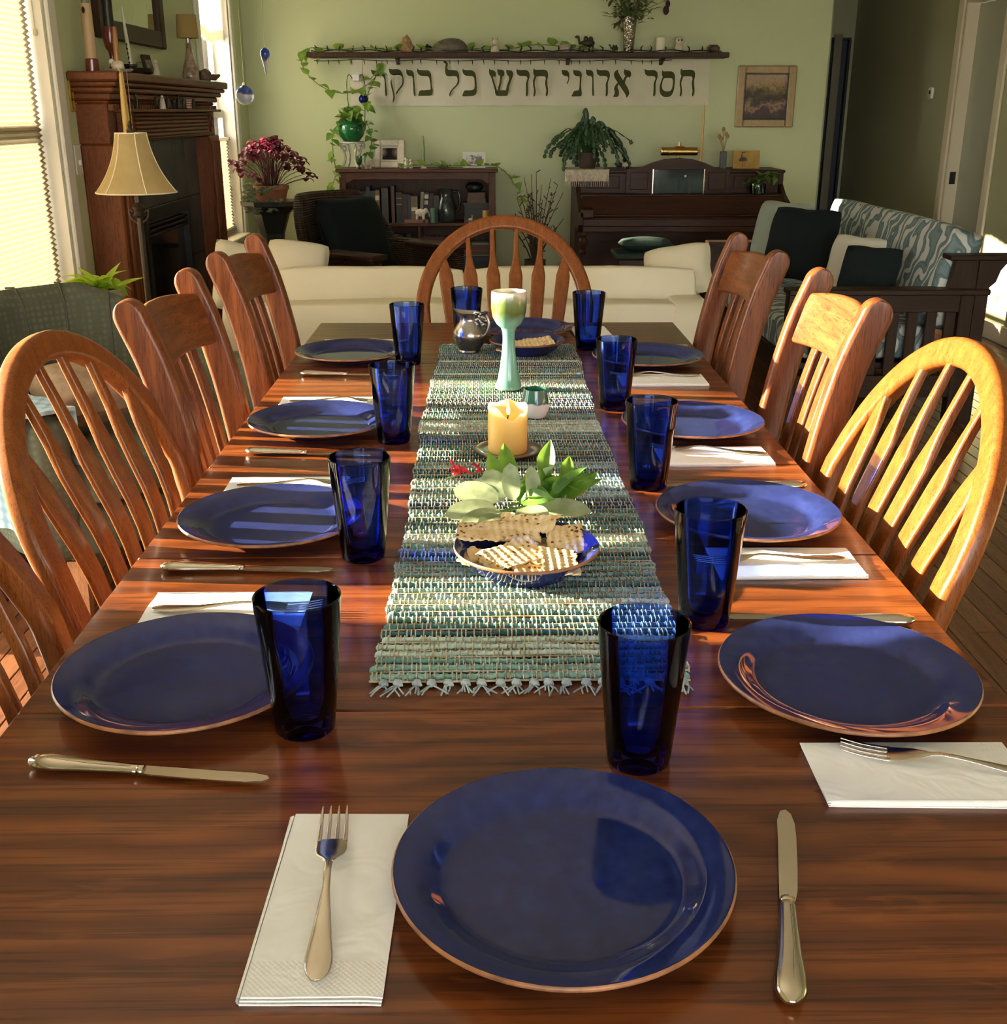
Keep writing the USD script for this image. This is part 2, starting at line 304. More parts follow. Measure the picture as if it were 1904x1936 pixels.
fl = frame('floor', 'reddish brown strip wood floor under the table and beyond the sofas', 'floor')
struct('subfloor', b2(LX - .16, RX + .12, FY - .14, 10.32, -.10, -.014), M['floor3'], parent=fl)
boards, k, x = [], 0, LX
while x < RX - .01:
    w = min(.066, RX - x); y = FY - R.uniform(0, 1.2)
    while y < 10.2:
        L = R.uniform(1.3, 2.2); a, b = max(y, FY), min(y + L, 10.2)
        if b > a + .05:
            cx, cy = x + w / 2, (a + b) / 2
            near = min(math.hypot(cx - 2.0, (cy - 4.6) * .55), math.hypot(cx + 1.1, (cy - 2.4)) * .9)
            boards.append((near, x + .0012, x + w - .0012, a + .0012, b - .0012, R.choice(['floor', 'floor', 'floor2', 'floor3']), R.uniform(0, .0006)))
        y += L
    x += .066
boards.sort(); far = []
for i, (q, x0, x1, a, b, m, dz) in enumerate(boards):
    g = b2(x0, x1, a, b, -.014, -dz, .0015)
    if i < 285: part(fl, 'plank', g, M[m], sm=False)
    else: far.append(g)
part(fl, 'plank_field', join(far), M['floor'], sm=False, kind='stuff')
# baseboards and casings
struct('baseboard_back', b2(LX, 2.355, BY - .014, BY, 0, .10, .004), M['white'])
for a, b in ((FY, 1.32), (2.84, 4.80), (6.74, BY - .014)): struct('baseboard_left', b2(LX, LX + .014, a, b, 0, .10, .004), M['white'])
for a, b in ((FY, 7.14), (7.96, 10.2)): struct('baseboard_right', b2(RX - .016, RX, a, b, 0, .11, .004), M['cream'])
def casing_x(name, x0, x1, y0, y1, z0, z1, w, m, sill=False):
    """Door or window casing on a wall that runs along y."""
    t = frame(name)
    part(t, 'jamb_casing', b2(x0, x1, y0 - w, y0, z0 - (w if sill else 0), z1 + w, .006), m)
    part(t, 'jamb_casing', b2(x0, x1, y1, y1 + w, z0 - (w if sill else 0), z1 + w, .006), m)
    part(t, 'head_casing', b2(x0, x1, y0, y1, z1, z1 + w, .006), m)
    if sill: part(t, 'apron', b2(x0, x1, y0, y1, z0 - w, z0, .006), m)
    return t
def window_x(n, y0, y1, z0, z1, sill=True):
    """A double-hung window in the left wall: sashes, rails, glass."""
    w = numbered('/World', f'window_{n}'); UsdGeom.Xform.Define(stage, w); meta(stage.GetPrimAtPath(w), kind='structure')
    xo, xi = LX - .16, LX; zm = (z0 + z1) / 2 - .04
    for nm, g in (('jamb', b2(xo, xi, y0, y0 + .02, z0, z1)), ('jamb', b2(xo, xi, y1 - .02, y1, z0, z1)), ('head', b2(xo, xi, y0 + .02, y1 - .02, z1 - .02, z1)), ('sill', b2(xo - .03, xi + .05, y0 + .02, y1 - .02, z0, z0 + .03, .005))):
        part(w, nm, g, M['white'])
    for j, (a, b, x) in enumerate(((zm, z1 - .02, xo + .03), (z0 + .03, zm + .05, xo + .06))):
        s = part(w, 'sash', join(b2(x, x + .03, y0 + .02, y0 + .065, a, b), b2(x, x + .03, y1 - .065, y1 - .02, a, b), b2(x, x + .03, y0 + .065, y1 - .065, a, a + .05), b2(x, x + .03, y0 + .065, y1 - .065, b - .045, b)), M['white'])
        part(s, 'pane', b2(x + .013, x + .017, y0 + .065, y1 - .065, a + .05, b - .045), M['pane'], sm=False)
    t = casing_x('trim', LX, LX + .018, y0, y1, z0, z1, .085, M['white'], sill)
    return w
def pleats(name, label, y0, y1, z0, z1, x, pitch=.021, amp=.0065):
    n = int((z1 - z0) / pitch) * 2
    pts = [(x + (amp if i % 2 else -amp), z0 + .022 + (z1 - z0 - .044) * i / n) for i in range(n + 1)]
    g = [np.array([(px, y, pz) for px, pz in pts]) for y in np.linspace(y0, y1, 3)]
    t = thing(name, label, 'window shade', (0, 0, 0))
    v, f = loft(np.array(g), False, False); part(t, 'pleated_cloth', (v, f), M['shade'], sm=False)
    part(t, 'rail', b2(x - .016, x + .016, y0, y1, z0, z0 + .022, .004), M['valance']); part(t, 'rail', b2(x - .016, x + .016, y0, y1, z1 - .022, z1, .004), M['valance'])
    return t
window_x(1, *W1[:2], W1[2], W1[3]); window_x(2, *W2[:2], W2[2], W2[3])
t = pleats('pleated_shade', 'large cream pleated shade glowing with sun behind the green armchair', W1[0] + .03, W1[1] - .035, W1[2] + .05, W1[3] - .03, LX - .055)
part(t, 'pull_cord', tube([(LX - .03, 4.575, 2.0), (LX - .03, 4.575, 1.62)], .0018, 5), M['cream']); part(t, 'cord_tassel', lathe([(0, 0), (.008, .004), (.009, .02), (.003, .03), (0, .03)], 12, (LX - .03, 4.575, 1.59)), M['cream'])
pleats('pleated_shade', 'cream pleated shade covering the lower half of the far window', W2[0] + .03, W2[1] - .03, W2[2] + .05, 1.165, LX - .055, .022, .0065)
v = thing('window_valance', 'sheer white gathered valance at the top of the far window', 'valance')
def _val(u, w): return LX - .035 + .014 * np.sin(u * 62) * (.35 + .65 * (1 - w)), W2[0] + .03 + u * (W2[1] - W2[0] - .06), 1.735 + .015 * np.sin(u * 9) * (1 - w) + w * .36
part(v, 'cloth', grid(90, 6, _val), M['valance'], sm=True)
part(v, 'hem_band', grid(90, 3, lambda u, w: (LX - .032 + .014 * np.sin(u * 62), W2[0] + .03 + u * (W2[1] - W2[0] - .06), 1.733 + .015 * np.sin(u * 9) + w * .06)), M['valance'], sm=True)
part(v, 'curtain_rod', tube([(LX - .035, W2[0] + .025, 2.085), (LX - .035, W2[1] - .025, 2.085)], .006, 8), M['white'])
# sliding patio door that lets the sun in (just left of the frame)
d = numbered('/World', 'door_1'); UsdGeom.Xform.Define(stage, d); meta(stage.GetPrimAtPath(d), kind='structure')
xo = LX - .10
part(d, 'door_frame', join(b2(LX - .16, LX, PAT[0], PAT[0] + .04, PAT[2], PAT[3]), b2(LX - .16, LX, PAT[1] - .04, PAT[1], PAT[2], PAT[3]), b2(LX - .16, LX, PAT[0] + .04, PAT[1] - .04, PAT[3] - .04, PAT[3]), b2(LX - .16, LX, PAT[0] + .04, PAT[1] - .04, PAT[2], PAT[2] + .03)), M['white'])
part(d, 'pane', b2(xo, xo + .005, PAT[0] + .04, PAT[1] - .04, PAT[2] + .03, PAT[3] - .04), M['pane'], sm=False)
casing_x('trim', LX, LX + .018, PAT[0], PAT[1], 0.0, PAT[3], .085, M['white'])
# big window behind the camera
w = numbered('/World', 'window_3'); UsdGeom.Xform.Define(stage, w); meta(stage.GetPrimAtPath(w), kind='structure')
gs = [b2(W3[0], W3[1], FY - .10, FY - .04, W3[2], W3[2] + .05), b2(W3[0], W3[1], FY - .10, FY - .04, W3[3] - .05, W3[3])]
for i in range(5): x = W3[0] + (W3[1] - W3[0] - .05) * i / 4; gs.append(b2(x, x + .05, FY - .10, FY - .04, W3[2] + .05, W3[3] - .05))
part(w, 'window_frame', join(gs), M['white']); 
part(w, 'pane', b2(W3[0] + .02, W3[1] - .02, FY - .072, FY - .068, W3[2] + .02, W3[3] - .02), M['pane'], sm=False)
# hall doorways
casing_x('trim', RX - .018, RX, 7.23, 7.87, 0, 2.0, .09, M['cream'])
d = numbered('/World', 'door_2'); UsdGeom.Xform.Define(stage, d); meta(stage.GetPrimAtPath(d), kind='structure')
M['door_grey'] = plain('door_grey', (.42, .43, .33), .5)
part(d, 'door_frame', join(b2(RX, RX + .12, 7.85, 7.87, 0, 2.0), b2(RX, RX + .12, 7.23, 7.25, 0, 2.0), b2(RX, RX + .12, 7.25, 7.85, 1.98, 2.0)), M['cream'])
part(d, 'door_slab', b2(RX + .075, RX + .11, 7.255, 7.845, .008, 1.976, .003), M['door_grey'])
part(d, 'strike_plate', b2(RX + .02, RX + .06, 7.847, 7.8495, .86, .94, .0008), M['black'])
M['door_dark'] = plain('door_dark', (.018, .03, .045), .5)
d = numbered('/World', 'door_3'); UsdGeom.Xform.Define(stage, d); meta(stage.GetPrimAtPath(d), kind='structure')
part(d, 'door_slab', b2(2.47, 3.06, 10.25, 10.29, .008, 1.89, .003), M['door_dark'])
part(d, 'door_frame', join(b2(2.45, 2.47, 10.2, 10.32, 0, 1.905), b2(3.06, 3.078, 10.2, 10.32, 0, 1.905), b2(2.47, 3.06, 10.2, 10.32, 1.89, 1.905)), M['black'])
part(d, 'latch_plate', b2(2.945, 2.985, 10.192, 10.199, .90, .94, .001), M['black'])
part(d, 'door_casing', b2(2.93, 2.998, 10.185, 10.20, 0, 1.93, .003), plain('casing_brown', (.20, .17, .10), .5))
# outside
struct('ground', b2(-40, LX - .2, -30, 40, -.35, -.25), M['yard'])
struct('ground', b2(LX - .2, 30, -40, FY - .2, -.35, -.25), M['yard'])
# fittings on the walls
t = thing('light_switch', 'white rocker wall switch beside the wide window and mantel', 'switch', (LX, 4.775, 1.085)); part(t, 'switch_plate', b2(0, .006, -.035, .035, 0, .115, .002), M['white']); part(t, 'switch_lever', box(.012, .008, .02, (.008, 0, .045), .002), M['white'])
t = thing('wall_plaque', 'small openwork brass plaque on the wall at the near end of the mantel', 'plaque', (LX, 4.80, 1.325))
for i in range(3): part(t, 'brass_bar', b2(.0, .008, -.035 + i * .03, -.025 + i * .03, 0, .13, .002), M['brass'])
for i in range(4): part(t, 'brass_bar', b2(.0, .007, -.036, .038, i * .04, i * .04 + .010, .002), M['brass'])
part(t, 'brass_panel', b2(0, .004, .0, .03, .012, .04, .001), M['brass'])
t = thing('thermostat', 'small white thermostat on the shadowed hall wall', 'thermostat', (RX, 8.29, 1.405)); part(t, 'thermostat_body', box(.02, .07, .075, (-.01, 0, .0375), .006), M['white']); part(t, 'display', b2(-.0215, -.02, -.015, .012, .03, .055), M['black'])
t = thing('wall_bumper', 'dark oval door bumper on the sunlit right wall', 'door bumper', (RX, 6.84, .24)); part(t, 'bumper', xf(lathe([(0, 0), (.03, 0), (.028, .012), (.012, .018), (0, .018)], 20), (0, 0, .03), (0, -90, 0), (1, 1, 1)), M['cream'])
# ================================================================ table
TZ = .75; TX0, TX1, TY0, TY1 = -.483, .541, .50, 3.258
tb = thing('dining_table', 'long dark oak dining table laid for ten with blue plates', 'table', (0, 0, 0))
ys = [TY0, 1.02, 1.44, 1.86, 2.28, 2.70, TY1]
for i in range(6):
    part(tb, 'table_leaf', b2(TX0, TX1, ys[i] + .0004, ys[i + 1] - .0004, TZ - .030, TZ, .0025), M['table' if i % 2 else 'table2'], sm=False)
for x in (TX0 + .07, TX1 - .07): part(tb, 'apron', b2(x - .011, x + .011, TY0 + .1, TY1 - .1, TZ - .13, TZ - .030, .003), M['table_side'], sm=False)
for y in (TY0 + .1, TY1 - .1): part(tb, 'apron', b2(TX0 + .081, TX1 - .081, y - .011, y + .011, TZ - .13, TZ - .030, .003), M['table'], sm=False)
for x in (TX0 + .08, TX1 - .08):
    for y in (TY0 + .11, TY1 - .11):
        part(tb, 'leg', xf(lathe([(0, 0), (.022, 0), (.024, .03), (.032, .30), (.034, .42), (.026, .45), (.036, .47), (.036, .50), (.028, .52), (.04, .54), (.04, .60), (0, .60)], 24), (x, y, 0), s=(1, 1, (TZ - .13) / .6)), M['oakz'])
# ---------------------------------------------------------------- plates
M['glaze'] = mat('cobalt_glaze', {'t': ('texture_coordinate', {}), 'n': ('noise_texture', dict(scale=60, detail=4)), 'r': ('rgb_ramp', {'ramp': [(.35, (.011, .017, .085)), (.7, (.017, .027, .118))]}),
      'nb': ('noise_texture', dict(scale=14, detail=1)), 'b': ('bump', dict(strength=.012, distance=.004)), 'p': ('principled_bsdf', dict(roughness=.045, specular_ior_level=.5))},
      [('t.object', 'n.vector'), ('t.object', 'nb.vector'), ('nb.fac', 'b.height'), ('b.normal', 'p.normal'), ('n.fac', 'r.fac'), ('r.color', 'p.base_color')])
M['clay'] = plain('bare_clay_rim', (.24, .095, .036), .45, var=.45, vscale=55)
def plate(name, label, x, y, r=.1345, seed=0, group='blue dinner plates', deep=0, cat='plate', z=TZ):
    k = r / .1345
    t = thing(name, label, cat, (x, y, z), seed * 47 % 360, group)
    h = .024 + deep
    top = [(0, .0066), (.060 * k, .0066), (.088 * k, .0068), (.094 * k, .0076), (.099 * k, .0100 + deep * .15), (.106 * k, .0152 + deep * .4), (.113 * k, .0190 + deep * .62), (.122 * k, .0218 + deep * .82), (.1315 * k, h - .0006), (.1335 * k, h)]
    und = [(.1335 * k, h - .0045), (.122 * k, .0168 + deep * .75), (.108 * k, .0098 + deep * .3), (.088 * k, .0035), (.084 * k, 0), (.078 * k, 0), (.074 * k, .003), (0, .003)]
    part(t, 'bowl' if deep else 'plate_body', lathe(top[::-1] + [], 72, wob=.006, seed=seed), M['glaze'], sm=True) if False else None
    prof = und[::-1] + [(.1342 * k, h - .002)] + top[::-1]
    part(t, 'plate_body', lathe(prof, 80, wob=.006, seed=seed), M['glaze'], sm=50)
    part(t, 'bare_rim', lathe([(.1338 * k, h + .0001), (.1350 * k, h - .0010), (.1354 * k, h - .0026), (.1346 * k, h - .0042), (.1325 * k, h - .0048)], 80, wob=.006, seed=seed), M['clay'], sm=True, label='unglazed brown rim')
    return t
PL = [('blue plate nearest the camera, between the front fork and the front knife', .058, .739), ('blue plate at the near left corner, above the lone knife and half behind a tumbler', -.322, 1.076), ('blue plate at the near right with orange reflections, above the napkin cut by the frame', .380, 1.062),
      ('blue striped-by-shadow plate second from the near end on the left side', -.318, 1.560), ('blue plate second from the near end on the right side', .386, 1.572), ('blue plate third from the near end on the left side, crossed by shadow bars', -.325, 2.105), ('blue plate third from the near end on the right side, fully sunlit', .393, 2.088),
      ('shaded blue plate at the far left corner of the table', -.339, 2.762), ('shaded blue plate at the far right corner of the table', .390, 2.700), ('blue plate at the far end of the table behind the goblet', .098, 3.070)]
for i, (l, x, y) in enumerate(PL): plate('dinner_plate', l, x, y, seed=i + 1)
# ---------------------------------------------------------------- tumblers
M['cobalt'] = mat('cobalt_glass', {'f': ('fresnel', dict(IOR=1.36)), 't': ('transparent_bsdf', dict(color=(.88, .91, 1.0))), 'g': ('glossy_bsdf', dict(color=(1, 1, 1), roughness=.015)), 'm': ('mix_closure', {}), 'v': ('absorption_volume', dict(color=(.12, .42, .935), density=560.0))},
      [('f.fac', 'm.fac'), ('t.BSDF', 'm.closure1'), ('g.BSDF', 'm.closure2')], 'm.closure', 'v.volume')
def tumbler(label, x, y, h=.145, r=.0425):
    t = thing('tumbler', label, 'glass', (x, y, TZ), 0, 'cobalt blue tumblers')
    rb = r * .70
    out = [(0, .0022), (rb * .7, .0015), (rb - .003, 0), (rb, .003)] + [(rb + (r - rb) * q, h * q) for q in (.12, .3, .55, .8, .96)] + [(r - .0004, h - .0008), (r - .0016, h), (r - .0028, h - .001)]
    inn = [(rb + (r - rb) * q - .0030, h * q) for q in (.95, .8, .55, .3, .18)] + [(rb - .003, .020), (rb * .75, .0155), (0, .0145)]
    part(t, 'glass_wall', lathe(out + inn, 56), M['cobalt'], sm=40)
    return t
for l, x, y in (('blue tumbler nearest the camera on the left, beside the near left plate', -.183, .986), ('blue tumbler nearest the camera on the right, touching the front plate', .141, .922), ('blue tumbler on the right side beside the near right plate', .259, 1.228), ('blue tumbler on the left side beside the second plate', -.172, 1.442),
                ('blue tumbler on the right side beside the second plate', .262, 1.743), ('blue tumbler on the left side beside the third plate', -.174, 2.018), ('blue tumbler on the right side beside the third plate', .262, 2.256), ('blue tumbler on the left side beside the far left plate', -.192, 2.697),
                ('far left blue tumbler at the table end, behind the pewter pitcher', -.054, 2.945), ('far right blue tumbler of the two at the end of the table', .259, 2.875)): tumbler(l, x, y)
# ---------------------------------------------------------------- napkins, forks, knives
M['paper'] = mat('napkin_paper', {'t': ('texture_coordinate', {}), 'm': ('mapping', dict(scale=(1, 1, .02), rotation=(0, 0, .785))), 'v': ('voronoi_texture', dict(scale=330, feature='f1', randomness=.0)), 'x': ('separate_xyz', {}), 'c': ('math', dict(math_type='less_than', value2=-.070)),
      'k': ('math', dict(math_type='multiply')), 'b': ('bump', dict(strength=.35, distance=.0012)), 'n': ('noise_texture', dict(scale=20, detail=2, distortion=1.0)), 'b2': ('bump', dict(strength=.35, distance=.008)), 'p': ('principled_bsdf', dict(base_color=(.82, .81, .78), roughness=.85, specular_ior_level=.2))},
      [('t.object', 'm.vector'), ('m.vector', 'v.vector'), ('t.object', 'x.vector'), ('x.y', 'c.value1'), ('v.distance', 'k.value1'), ('c.value', 'k.value2'), ('k.value', 'b.height'), ('t.object', 'n.vector'), ('n.fac', 'b2.height'), ('b.normal', 'b2.normal'), ('b2.normal', 'p.normal')])
def napkin(label, x, y, w, L, rz, seed):
    t = thing('napkin', label, 'napkin', (x, y, TZ), rz, 'folded white paper napkins')
    for k in range(3):
        dx, sk = R.uniform(-.0014, .0014) + k * .0012, R.uniform(-.004, .004)
        def fn(u, v, k=k, dx=dx, sk=sk):
            X = (u - .5) * w + dx + (v - .5) * sk; Y = (v - .5) * L + k * .001
            nz = meshkit.noise(np.stack([X * 28 + seed * 5, Y * 22, np.full_like(X, .5)], -1)) - .5
            edge = np.minimum(1, np.minimum(u, 1 - u) * 14)
            return X, Y, .0016 + k * .0020 + .0002 * k + np.where(True, np.maximum(nz, 0) * .0048 * edge * (.4 + .3 * k), 0)
        part(t, 'paper_layer', grid(22, 30, fn, .0013), M['paper'], sm=50)
    f = np.array([((-w / 2 + .0024) * 1 - .0030 * cos(a), .0032 + .0032 * sin(a)) for a in np.linspace(-pi / 2, pi / 2, 7)])
    part(t, 'folded_edge', loft(np.array([[(p[0], yy, p[1]) for p in f] for yy in np.linspace(-L / 2 + .001, L / 2 - .001, 4)]), False, False), M['paper'], sm=True)
    return t
NZ = TZ + .0072
def fork(label, x, y, rz, z=NZ, L=.205):
    """Along +y: handle end at y = 0, tine tips at y = L."""
    t = thing('fork', label, 'fork', (x, y, z), rz, 'stainless steel forks'); s = L / .205
    def zc(q): return s * float(np.interp(q, [0, .02, .055, .095, .115, .128, .140, .150, .165, .185, .205], [.0035, .0030, .0036, .0082, .0096, .0080, .0048, .0030, .0018, .0026, .0056]))
    yy = np.linspace(0, .128, 22); wd = np.interp(yy, [0, .004, .012, .022, .05, .09, .115, .128], [.004, .0072, .0098, .0102, .0072, .0034, .0030, .0036]); th = np.interp(yy, [0, .01, .05, .1, .128], [.0014, .0022, .0024, .0024, .0018])
    part(t, 'handle', tube([(0, q * s, zc(q)) for q in yy], 1.0, 12, flat=[(a * s, b * .62 * s) for a, b in zip(wd, th)], side=(1, 0, 0)), M['steel'], sm=True)
    yy = np.linspace(.126, .162, 12); wd = np.interp(yy, [.126, .132, .140, .148, .162], [.0036, .0068, .0118, .0130, .0128])
    part(t, 'fork_head', tube([(0, q * s, zc(q)) for q in yy], 1.0, 14, flat=[(a * s, .0011 * s) for a in wd], side=(1, 0, 0)), M['steel'], sm=40)
    for i in range(4):
        xx = (i - 1.5) * .0072; q = np.linspace(.160, .205, 9)
        part(t, 'tine', tube([(xx * s * (1 - .04 * (k / 8)), a * s, zc(a)) for k, a in enumerate(q)], 1.0, 8, flat=[(.0021 * s * (1 - .62 * (k / 8) ** 2), .0010 * s) for k in range(9)], side=(1, 0, 0)), M['steel'], sm=True)
    return t
def knife(label, x, y, rz, z=TZ, L=.232):
    t = thing('table_knife', label, 'knife', (x, y, z), rz, 'stainless steel table knives')
    yy = np.linspace(0, .108, 20); wd = np.interp(yy, [0, .003, .010, .025, .05, .08, .1, .108], [.004, .0082, .0112, .0118, .0092, .0074, .0064, .0056]); th = np.interp(yy, [0, .004, .015, .05, .108], [.003, .0052, .0066, .0052, .0036])
    part(t, 'handle', tube([(0, q, .0068 - .0006 * q / .1) for q in yy], 1.0, 16, flat=[(a, b) for a, b in zip(wd, th)], side=(1, 0, 0)), M['steel'], sm=True)
    part(t, 'handle_ridge', tube([(.006 * sin(q * 16) * (1 - q / .14), q, .0064 + float(np.interp(q, yy, th)) * .96) for q in np.linspace(.018, .1, 14)], .0007, 5), M['steel'], sm=True)
    part(t, 'collar', tube([(0, .106, .0062), (0, .1115, .006)], 1.0, 12, flat=(.0060, .0040), side=(1, 0, 0)), M['steel'], sm=True)
    out = [(-.0062, .110), (.0060, .110), (.0078, .122), (.0086, .150), (.0088, .190), (.0080, .212), (.0050, .226), (.0005, .2315), (-.0040, .2285), (-.0068, .214), (-.0062, .180), (-.0064, .14)]
    g = prism(out, .0014); part(t, 'blade', xf(g, (0, 0, .0050)), M['steel'], sm=30)
    # the blade rests level with the handle's belly
    return t
napkin('white paper napkin with an embossed band under the fork left of the front plate', -.124, .722, .098, .214, -1.0, 1)
fork('fork lying on the napkin left of the front plate', -.121, .628, 3.5)
knife('knife to the right of the front plate, handle towards the camera', .205, .606, -13.0)
# right side settings: napkin and fork towards the camera, knife on the far side
for l, lf, x, y, rz, fx, fy, fr, sd_, cut in (('white paper napkin under the fork at the near right edge of the frame', 'fork lying on the napkin at the near right edge of the frame', .398, .890, 89, .530, .868, 73, 2, 0), ('white paper napkin under the fork on the right between the two nearest plates', 'fork on the right napkin between the two nearest plates', .402, 1.402, 90, .482, 1.404, 91, 3, 0),
        ('white paper napkin under the fork on the right before the sunlit plate', 'fork on the right napkin before the sunlit plate', .400, 1.900, 91, .492, 1.894, 76, 4, 0), ('white paper napkin under the fork on the right before the far right plate', 'fork on the right napkin before the far right plate', .398, 2.498, 90, .485, 2.520, 86, 5, 0)):
    napkin(l, x, y, .098, .195, rz, sd_); fork(lf, fx, fy, fr)
for l, x, y, rz in (('knife on the right behind the near right plate', .509, 1.216, 87), ('knife on the right behind the second plate', .518, 1.729, 89), ('knife on the right behind the sunlit third plate', .515, 2.232, 87), ('knife on the right behind the far right plate', .524, 2.862, 91)): knife(l, x, y, rz)
# left side settings
for l, lf, x, y, rz, fx, fy, fr, sd_ in (('white paper napkin with grey shadow on the left behind the near left plate', 'fork on the left napkin behind the near left plate', -.322, 1.262, -90, -.408, 1.252, -88, 6), ('white paper napkin on the left behind the second plate', 'fork on the left napkin behind the second plate', -.328, 1.738, -89, -.405, 1.728, -84, 7),
        ('white paper napkin on the left behind the third plate', 'fork on the left napkin behind the third plate', -.338, 2.292, -90, -.412, 2.285, -86, 8), ('white paper napkin on the left behind the far left plate', 'fork on the left napkin behind the far left plate', -.336, 2.930, -90, -.412, 2.925, -88, 9)):
    napkin(l, x, y, .098, .195, rz, sd_); fork(lf, fx, fy, fr)
for l, x, y, rz in (('knife alone in front of the near left plate, handle to the left', -.430, .919, -98), ('knife on the left in front of the second plate', -.437, 1.396, -93), ('knife on the left in front of the third plate', -.433, 1.938, -96), ('knife on the left in front of the far left plate', -.434, 2.570, -96)): knife(l, x, y, rz)
napkin('white paper napkin at the far end of the table beside the far plate', .285, 3.058, .098, .195, 4, 10); fork('fork on the napkin at the far end of the table', .272, 2.975, 2)
# ---------------------------------------------------------------- woven runner
RXC, RW, RY0, RY1 = .048, .345, 1.075, 2.895
YARN = []
for i, (a, b) in enumerate((((.012, .055, .070), (.03, .12, .135)), ((.025, .105, .115), (.075, .21, .205)), ((.09, .23, .21), (.24, .42, .36)), ((.30, .46, .39), (.52, .62, .52)), ((.016, .04, .075), (.035, .085, .13)))):
    YARN.append(mat(f'yarn_{i}', {'t': ('texture_coordinate', {}), 'm': ('mapping', dict(scale=(16, 130, 40))), 'n': ('noise_texture', dict(scale=1.0, detail=3, roughness=.7)), 'r': ('rgb_ramp', {'ramp': [(.35, a), (.62, b)]}),
        'f': ('noise_texture', dict(scale=900, detail=2)), 'b': ('bump', dict(strength=.5, distance=.0015)), 'p': ('principled_bsdf', dict(roughness=.95, specular_ior_level=.1, sheen_weight=.2))},
        [('t.object', 'm.vector'), ('m.vector', 'n.vector'), ('n.fac', 'r.fac'), ('r.color', 'p.base_color'), ('t.object', 'f.vector'), ('f.fac', 'b.height'), ('b.normal', 'p.normal')]))
M['warp'] = mat('warp_cord', {'t': ('texture_coordinate', {}), 'm': ('mapping', dict(scale=(30, 160, 40))), 'n': ('noise_texture', dict(scale=1.2, detail=3)), 'r': ('rgb_ramp', {'ramp': [(.35, (.26, .18, .08)), (.5, (.44, .38, .26)), (.66, (.50, .50, .44))]}), 'p': ('principled_bsdf', dict(roughness=.95, specular_ior_level=.1))},
        [('t.object', 'm.vector'), ('m.vector', 'n.vector'), ('n.fac', 'r.fac'), ('r.color', 'p.base_color')])
rn = thing('table_runner', 'teal and cream handwoven rag runner with fringed ends down the middle of the table', 'table runner', (0, 0, TZ))
pit, nrow = .0175, int((RY1 - RY0) / .0175); ncol = 72; wp = RW / ncol
def edge_x(y): return RXC + .004 * sin(y * 5.1) + .002 * sin(y * 17)
thin = []
seq = 2
for i in range(nrow):
    y = RY0 + (i + .5) * (RY1 - RY0) / nrow; cx = edge_x(y); rr = R.uniform(.0052, .0068); hw = RW / 2 + R.uniform(-.001, .004)
    n = ncol * 2; q = np.linspace(0, 1, n + 1); xs = cx - hw + 2 * hw * q
    ph = q * ncol * pi + (i % 2) * pi
    wob = .0016 * np.sin(xs * 23 + i * 2.1) + .0010 * np.sin(xs * 61 + i)
    rad_ = rr * (.78 + .22 * np.abs(np.sin(ph * .5))); rad_[:3] = rr * np.array([.45, .95, 1.12]); rad_[-3:] = rr * np.array([1.12, .95, .45])
    path = np.stack([xs, y + wob, .0042 + .0006 * np.sin(ph)], 1)
    if R.random() < .55: seq = R.choices([0, 1, 2, 3, 4], [5, 6, 5, 3, 2])[0]
    part(rn, 'weft_row', tube(path, 1.0, 6, flat=np.stack([rad_ * 1.10, np.minimum(rad_, .0054) * .72], 1), side=(0, 1, 0)), YARN[seq], sm=True)
    for c in range(ncol):          # the pale warp stitches that hold this row down
        if (c + i) % 2 == 0 or c % 3 == 1:
            X = cx - hw + 2 * hw * (c + .5) / ncol; w_ = .0016 * np.sin(X * 23 + i * 2.1)
            thin.append(tube([(X, y - .0098 + w_, .0030), (X + .0002, y - .0046 + w_, .0084), (X, y + .0046 + w_, .0084), (X - .0002, y + .0098 + w_, .0030)], .00085, 4, flat=(1.0, .7), side=(1, 0, 0), caps=False))
part(rn, 'warp_stitches', join(thin), M['warp'], sm=True, kind='stuff')
thin = []
for i in range(nrow + 1):
    y = RY0 + i * (RY1 - RY0) / nrow; cx = edge_x(y); n = ncol; q = np.linspace(0, 1, n + 1); xs = cx - RW / 2 + RW * q
    thin.append(tube(np.stack([xs, y + .0012 * np.sin(xs * 23 + i * 2.1), .0036 + .0016 * np.abs(np.sin(q * ncol * pi + i % 2 * pi / 2))], 1), 1.0, 5, flat=np.stack([.0013 + .0006 * np.abs(np.sin(q * ncol * pi)), np.full(n + 1, .0014)], 1), side=(0, 1, 0), caps=False))
part(rn, 'binding_cords', join(thin), M['warp'], sm=True, kind='stuff')
M['fringe'] = plain('fringe_cord', (.30, .35, .35), .95, var=.4, vscale=60)
for end, yy, sg in ((0, RY0 - .004, -1), (1, RY1 + .004, 1)):
    for c in range(19):
        x = RXC - RW / 2 + .012 + c * (RW - .024) / 18 + R.uniform(-.003, .003); gs = [ball(.0048, (x, yy + sg * .003, .0046), 1, (1.1, 1, .85))]
        gs += [tube([(x - .004, yy - sg * .006, .003), (x - .002, yy - sg * .001, .0066), (x + .003, yy + sg * .002, .0076), (x + .005, yy + sg * .006, .003)], .0017, 5)]
        for k in range(5):
            a = R.uniform(-.9, .9); L = R.uniform(.012, .024); gs.append(tube([(x, yy + sg * .004, .0036), (x + .5 * L * sin(a), yy + sg * (.004 + .5 * L), .0036 + R.uniform(0, .0025)), (x + L * sin(a + R.uniform(-.5, .5)), yy + sg * (.005 + L * cos(a)), .0018)], .0011, 4))
        part(rn, 'tassel', join(gs), M['fringe'], sm=True)
RUN = TZ + .0098     # what stands on the runner
